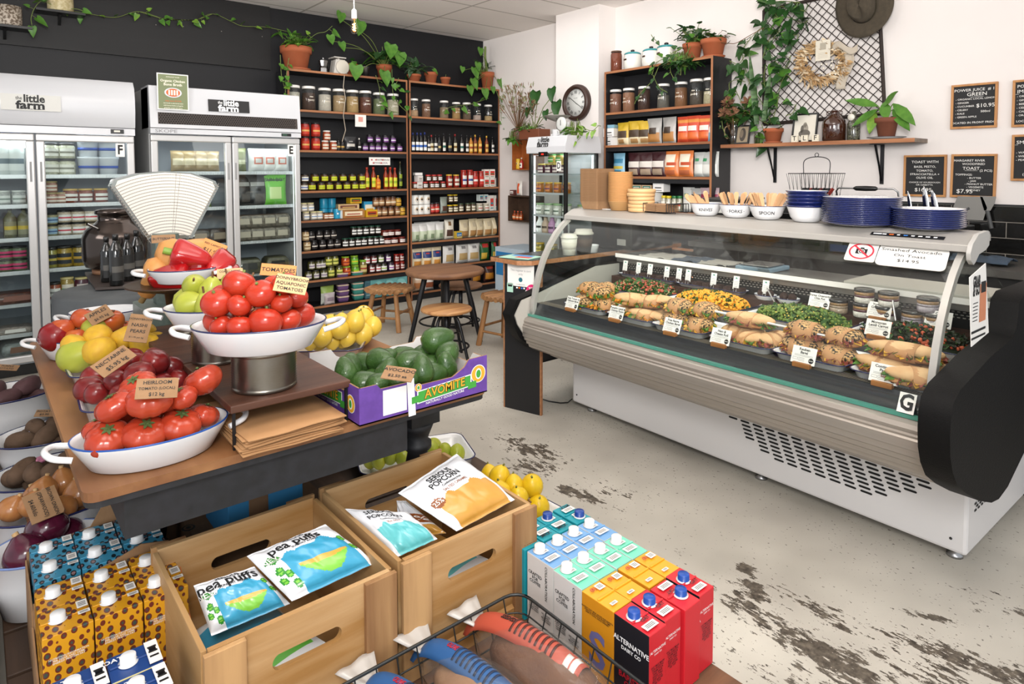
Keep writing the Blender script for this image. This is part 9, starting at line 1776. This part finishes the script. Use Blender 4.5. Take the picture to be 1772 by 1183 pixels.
for px,py,c,n_,e in((64,742,'#7c7280','dark-skinned cut potato face showing grey-violet flesh',.40),(68,796,'#a86a84','cut purple potato showing pink marbled flesh',.38)):p=onz(px,py,e);pb('cut_potato',lambda b:b.ball(tuple(p),(.034,.022,.012),20,8,R=RZ(.7)),M('flesh'+c,c,.5,n=(120,.3),col2=shade(c,1.4)),n_,'potato')
# ================================================================ goods in the two big fridges
def frow(z,key,mk,pxs,fmt,cat,grp,y=5.80,layers=1,dz=0):
 for L in range(layers):
  ob=[put(key,mk,tuple((lambda p:(p.x,y,z+.003+L*dz))(ony(px,400,y))),random.uniform(-.15,.15),cat)for px in pxs]
  for i,o in enumerate(sorted(ob,key=lambda o:o.location.x)):o['label']=fmt+(', '+ORD[i]+' from left' if len(ob)>1 else '')+((' upper layer' if L else ' lower layer')if layers>1 else '');o['group']=grp
gF,gE='goods in fridge F','goods in fridge E';z=zsF
frow(z[0],'f_tub',lambda:tag((lambda o:(MB().lathe([(.066,.045),(.0675,.065)],n=24).build('blue_band',col('#24489c',.5),o,local=True),o)[1])(MB().lathe([(.058,0),(.07,.115),(.074,.117),(.074,.13),(.07,.132),(0,.13)],n=24).build('tub',col('#cfd4da',.4),local=True)),'tub','tub'),(157,191),'white yoghurt tub with a blue band, fridge F top shelf','tub','white yoghurt tubs',layers=2,dz=.134)
frow(z[0],'f_jar',jar(.055,.115,'#c8c9b0','#2a2a2a','#d6d6cc','#7a7a6a'),(92,120),'cream cheese jar on the top shelf of fridge F','jar',gF,layers=2,dz=.117);frow(z[0],'f_milk',bottle(.055,.30,'#c4cbc8','#27427c','#cdd2d0','#5a6a72',neck=.45,sh=.6),(8,32),'tall white milk bottle in the cut-off fridge door','bottle','milk bottles')
frow(z[1],'f_preserve',jar(.05,.105,'#8a3c24','#b89a50','#dadad6','#6a2a20'),(124,150,176),'gold-lidded preserve jar with white label, second shelf of fridge F','jar','preserve jars');frow(z[1],'f_pink',jar(.045,.08,'#b88a78','#a89a70','#d8cfc4','#9a5a4a'),(90,108),'short pink relish jar, second shelf of fridge F','jar',gF);frow(z[1]+.082,'f_pink',jar(.045,.08,'#b88a78','#a89a70'),(90,),'short pink relish jar stacked above its twin','jar',gF)
frow(z[1],'f_wt',jar(.045,.10,'#b8bcb8','#c8ccc8','#d4d8d4','#7a8a80'),(8,35),'pale dip tub, second shelf of the cut-off door','jar',gF)
frow(z[2],'f_white',jar(.048,.09,'#c9b9a4','#1c1c1c','#dcdcda','#c23a50'),(112,135,158),'black-lidded jar with white and pink label in fridge F','jar','pink and white label jars',layers=2,dz=.093);frow(z[2],'f_blue',jar(.045,.08,'#a8a47c','#2a2a2a','#8cacc4','#3a5a8a'),(89,),'pale blue label jar in fridge F','jar',gF,layers=2,dz=.083);frow(z[2],'f_tall',bottle(.04,.22,'#6a6a54','#1c1c1c','#8a8a70','#c9b04a'),(18,42),'olive glass bottle in the cut-off fridge door','bottle',gF)
frow(z[3],'f_must',jar(.054,.155,'#a88a24','#1c1c1c','#20262c','#b8902c',lidh=.11),(110,137),'big mustard-yellow jar with black label in fridge F','jar','mustard jars');frow(z[3],'f_sq',jar(.038,.15,'#a8a24a','#1c1c1c','#2a2a30','#b8a84a'),(88,),'slim olive-yellow jar beside the mustard jars','jar',gF);frow(z[3],'f_pinkdark',jar(.05,.085,'#6a7a5a','#1c1c1c','#c23a6a','#2a2a2a'),(8,32),'black-lidded jar with hot pink label in the cut-off door','jar','hot pink label jars',layers=2,dz=.088)
frow(z[4],'f_kraut',jar(.045,.15,'#b89a4a','#c9b880','#d8cfc4','#3a8a4a',lidh=.1),(113,),'sauerkraut jar with green leaf label in fridge F','jar',gF);frow(z[4],'f_beet',jar(.045,.14,'#5a1834','#c9b880','#cfc0bc','#6a3a4a',lidh=.1),(138,),'beetroot red kraut jar with pale label in fridge F','jar',gF);frow(z[4],'f_kim',jar(.042,.12,'#a85434','#1c1c1c','#dcdcda','#8a8a8a'),(91,),'white-labelled kimchi jar in fridge F','jar',gF)
def pack(w,h,d,c1,c2,nm='packet'):
 def mk():
  b=MB();loft(b,[[(x,y,zz)for x,y in rbox(-a,-q,a,q,.02,3)]for a,q,zz in((w*.44,d*.4,0),(w*.5,d*.5,h*.35),(w*.47,d*.46,h*.8),(w*.38,d*.36,h))]);o=b.build(nm,M('pk'+c1,c1,.3,n=(45,.5),col2=shade(c1,.6),coat=.5),local=True);l=MB();l.add([(-w*.3,-d*.52,h*.3),(w*.3,-d*.52,h*.3),(w*.28,-d*.5,h*.75),(-w*.28,-d*.5,h*.75)],[(0,1,2,3)]);l.build('label',col(c2,.5),o,local=True);return tag(o,nm,nm)
 return mk
frow(z[5],'f_mt',pack(.2,.05,.16,'#b8aca4','#d8d4d0'),(20,98,140),'wrapped white smallgoods tray low in fridge F','packet',gF);frow(z[4],'f_mt2',pack(.28,.08,.18,'#6a3c30','#7a4a3c'),(25,),'long dark brown meat tray in the cut-off fridge door','packet',gF);frow(.145,'f_mt3',pack(.24,.09,.18,'#8a9494','#6a4024'),(30,110),'pale tray of sliced goods on the fridge floor','packet',gF)
z=zsE
frow(z[0],'e_tan',pouch(.12,.17,.08,'#8a7650',[(.3,.6,.1,.9,'#c9bea0')]),(312,330,352,370),'tan snack pouch on the top shelf of fridge E','pouch','tan pouches');frow(z[0],'e_olive',pouch(.10,.20,.08,'#5c6434',[(.3,.5,.1,.9,'#b8bc9a')]),(418,),'olive pouch at the top of the right door','pouch',gE);frow(z[0],'e_white',pouch(.16,.20,.08,'#c8cac8',[(.3,.6,.25,.75,'#b8604a'),(.36,.54,.33,.67,'#c8cac8')]),(448,468,488),'white pouch with a ring print in fridge E','pouch','white ring pouches')
frow(z[1],'e_black',pouch(.19,.27,.09,'#1c1c1e',[(.1,.4,.3,.8,'#4a4440'),(.6,.75,.2,.8,'#8a8a88')]),(422,446),'black frozen dumpling pouch','pouch','black pouches');frow(z[1],'e_green',pouch(.215,.28,.10,'#5fae2c',[(.2,.55,.28,.72,'#b8cf8a'),(.72,.84,.15,.85,'#2c5c1c')],words=[('BUN BOY',.045,.79,.5,'#173a10')]),(476,),'bright green bao bun pouch in the right door of fridge E','pouch',gE);frow(z[1],'e_green2',pouch(.15,.19,.08,'#5c6a3a',[(.2,.6,.2,.8,'#8a8c5c')]),(300,322,350),'dull green pouch in the left door of fridge E','pouch','dull green pouches')
frow(z[2],'e_beef',pack(.15,.11,.14,'#7c7468','#a8a090'),(420,442,463,485),'vacuum-wrapped grey meat packet in fridge E','packet','wrapped packets',layers=2,dz=.112);frow(z[2],'e_dark',pack(.16,.12,.14,'#4a3c34','#8a7c6a'),(300,345,375),'dark packet low in the left door of fridge E','packet',gE)
frow(z[3],'e_tray',pack(.21,.13,.18,'#55523a','#1c1c18'),(428,475),'large wrapped tray with black sleeve in fridge E','packet','sleeved trays');frow(z[3],'e_tray2',carton_(.2,.16,.12,'#8a6a44','#5a4428','#2a2a20'),(300,350),'kraft sleeve box in the left door of fridge E','box',gE)
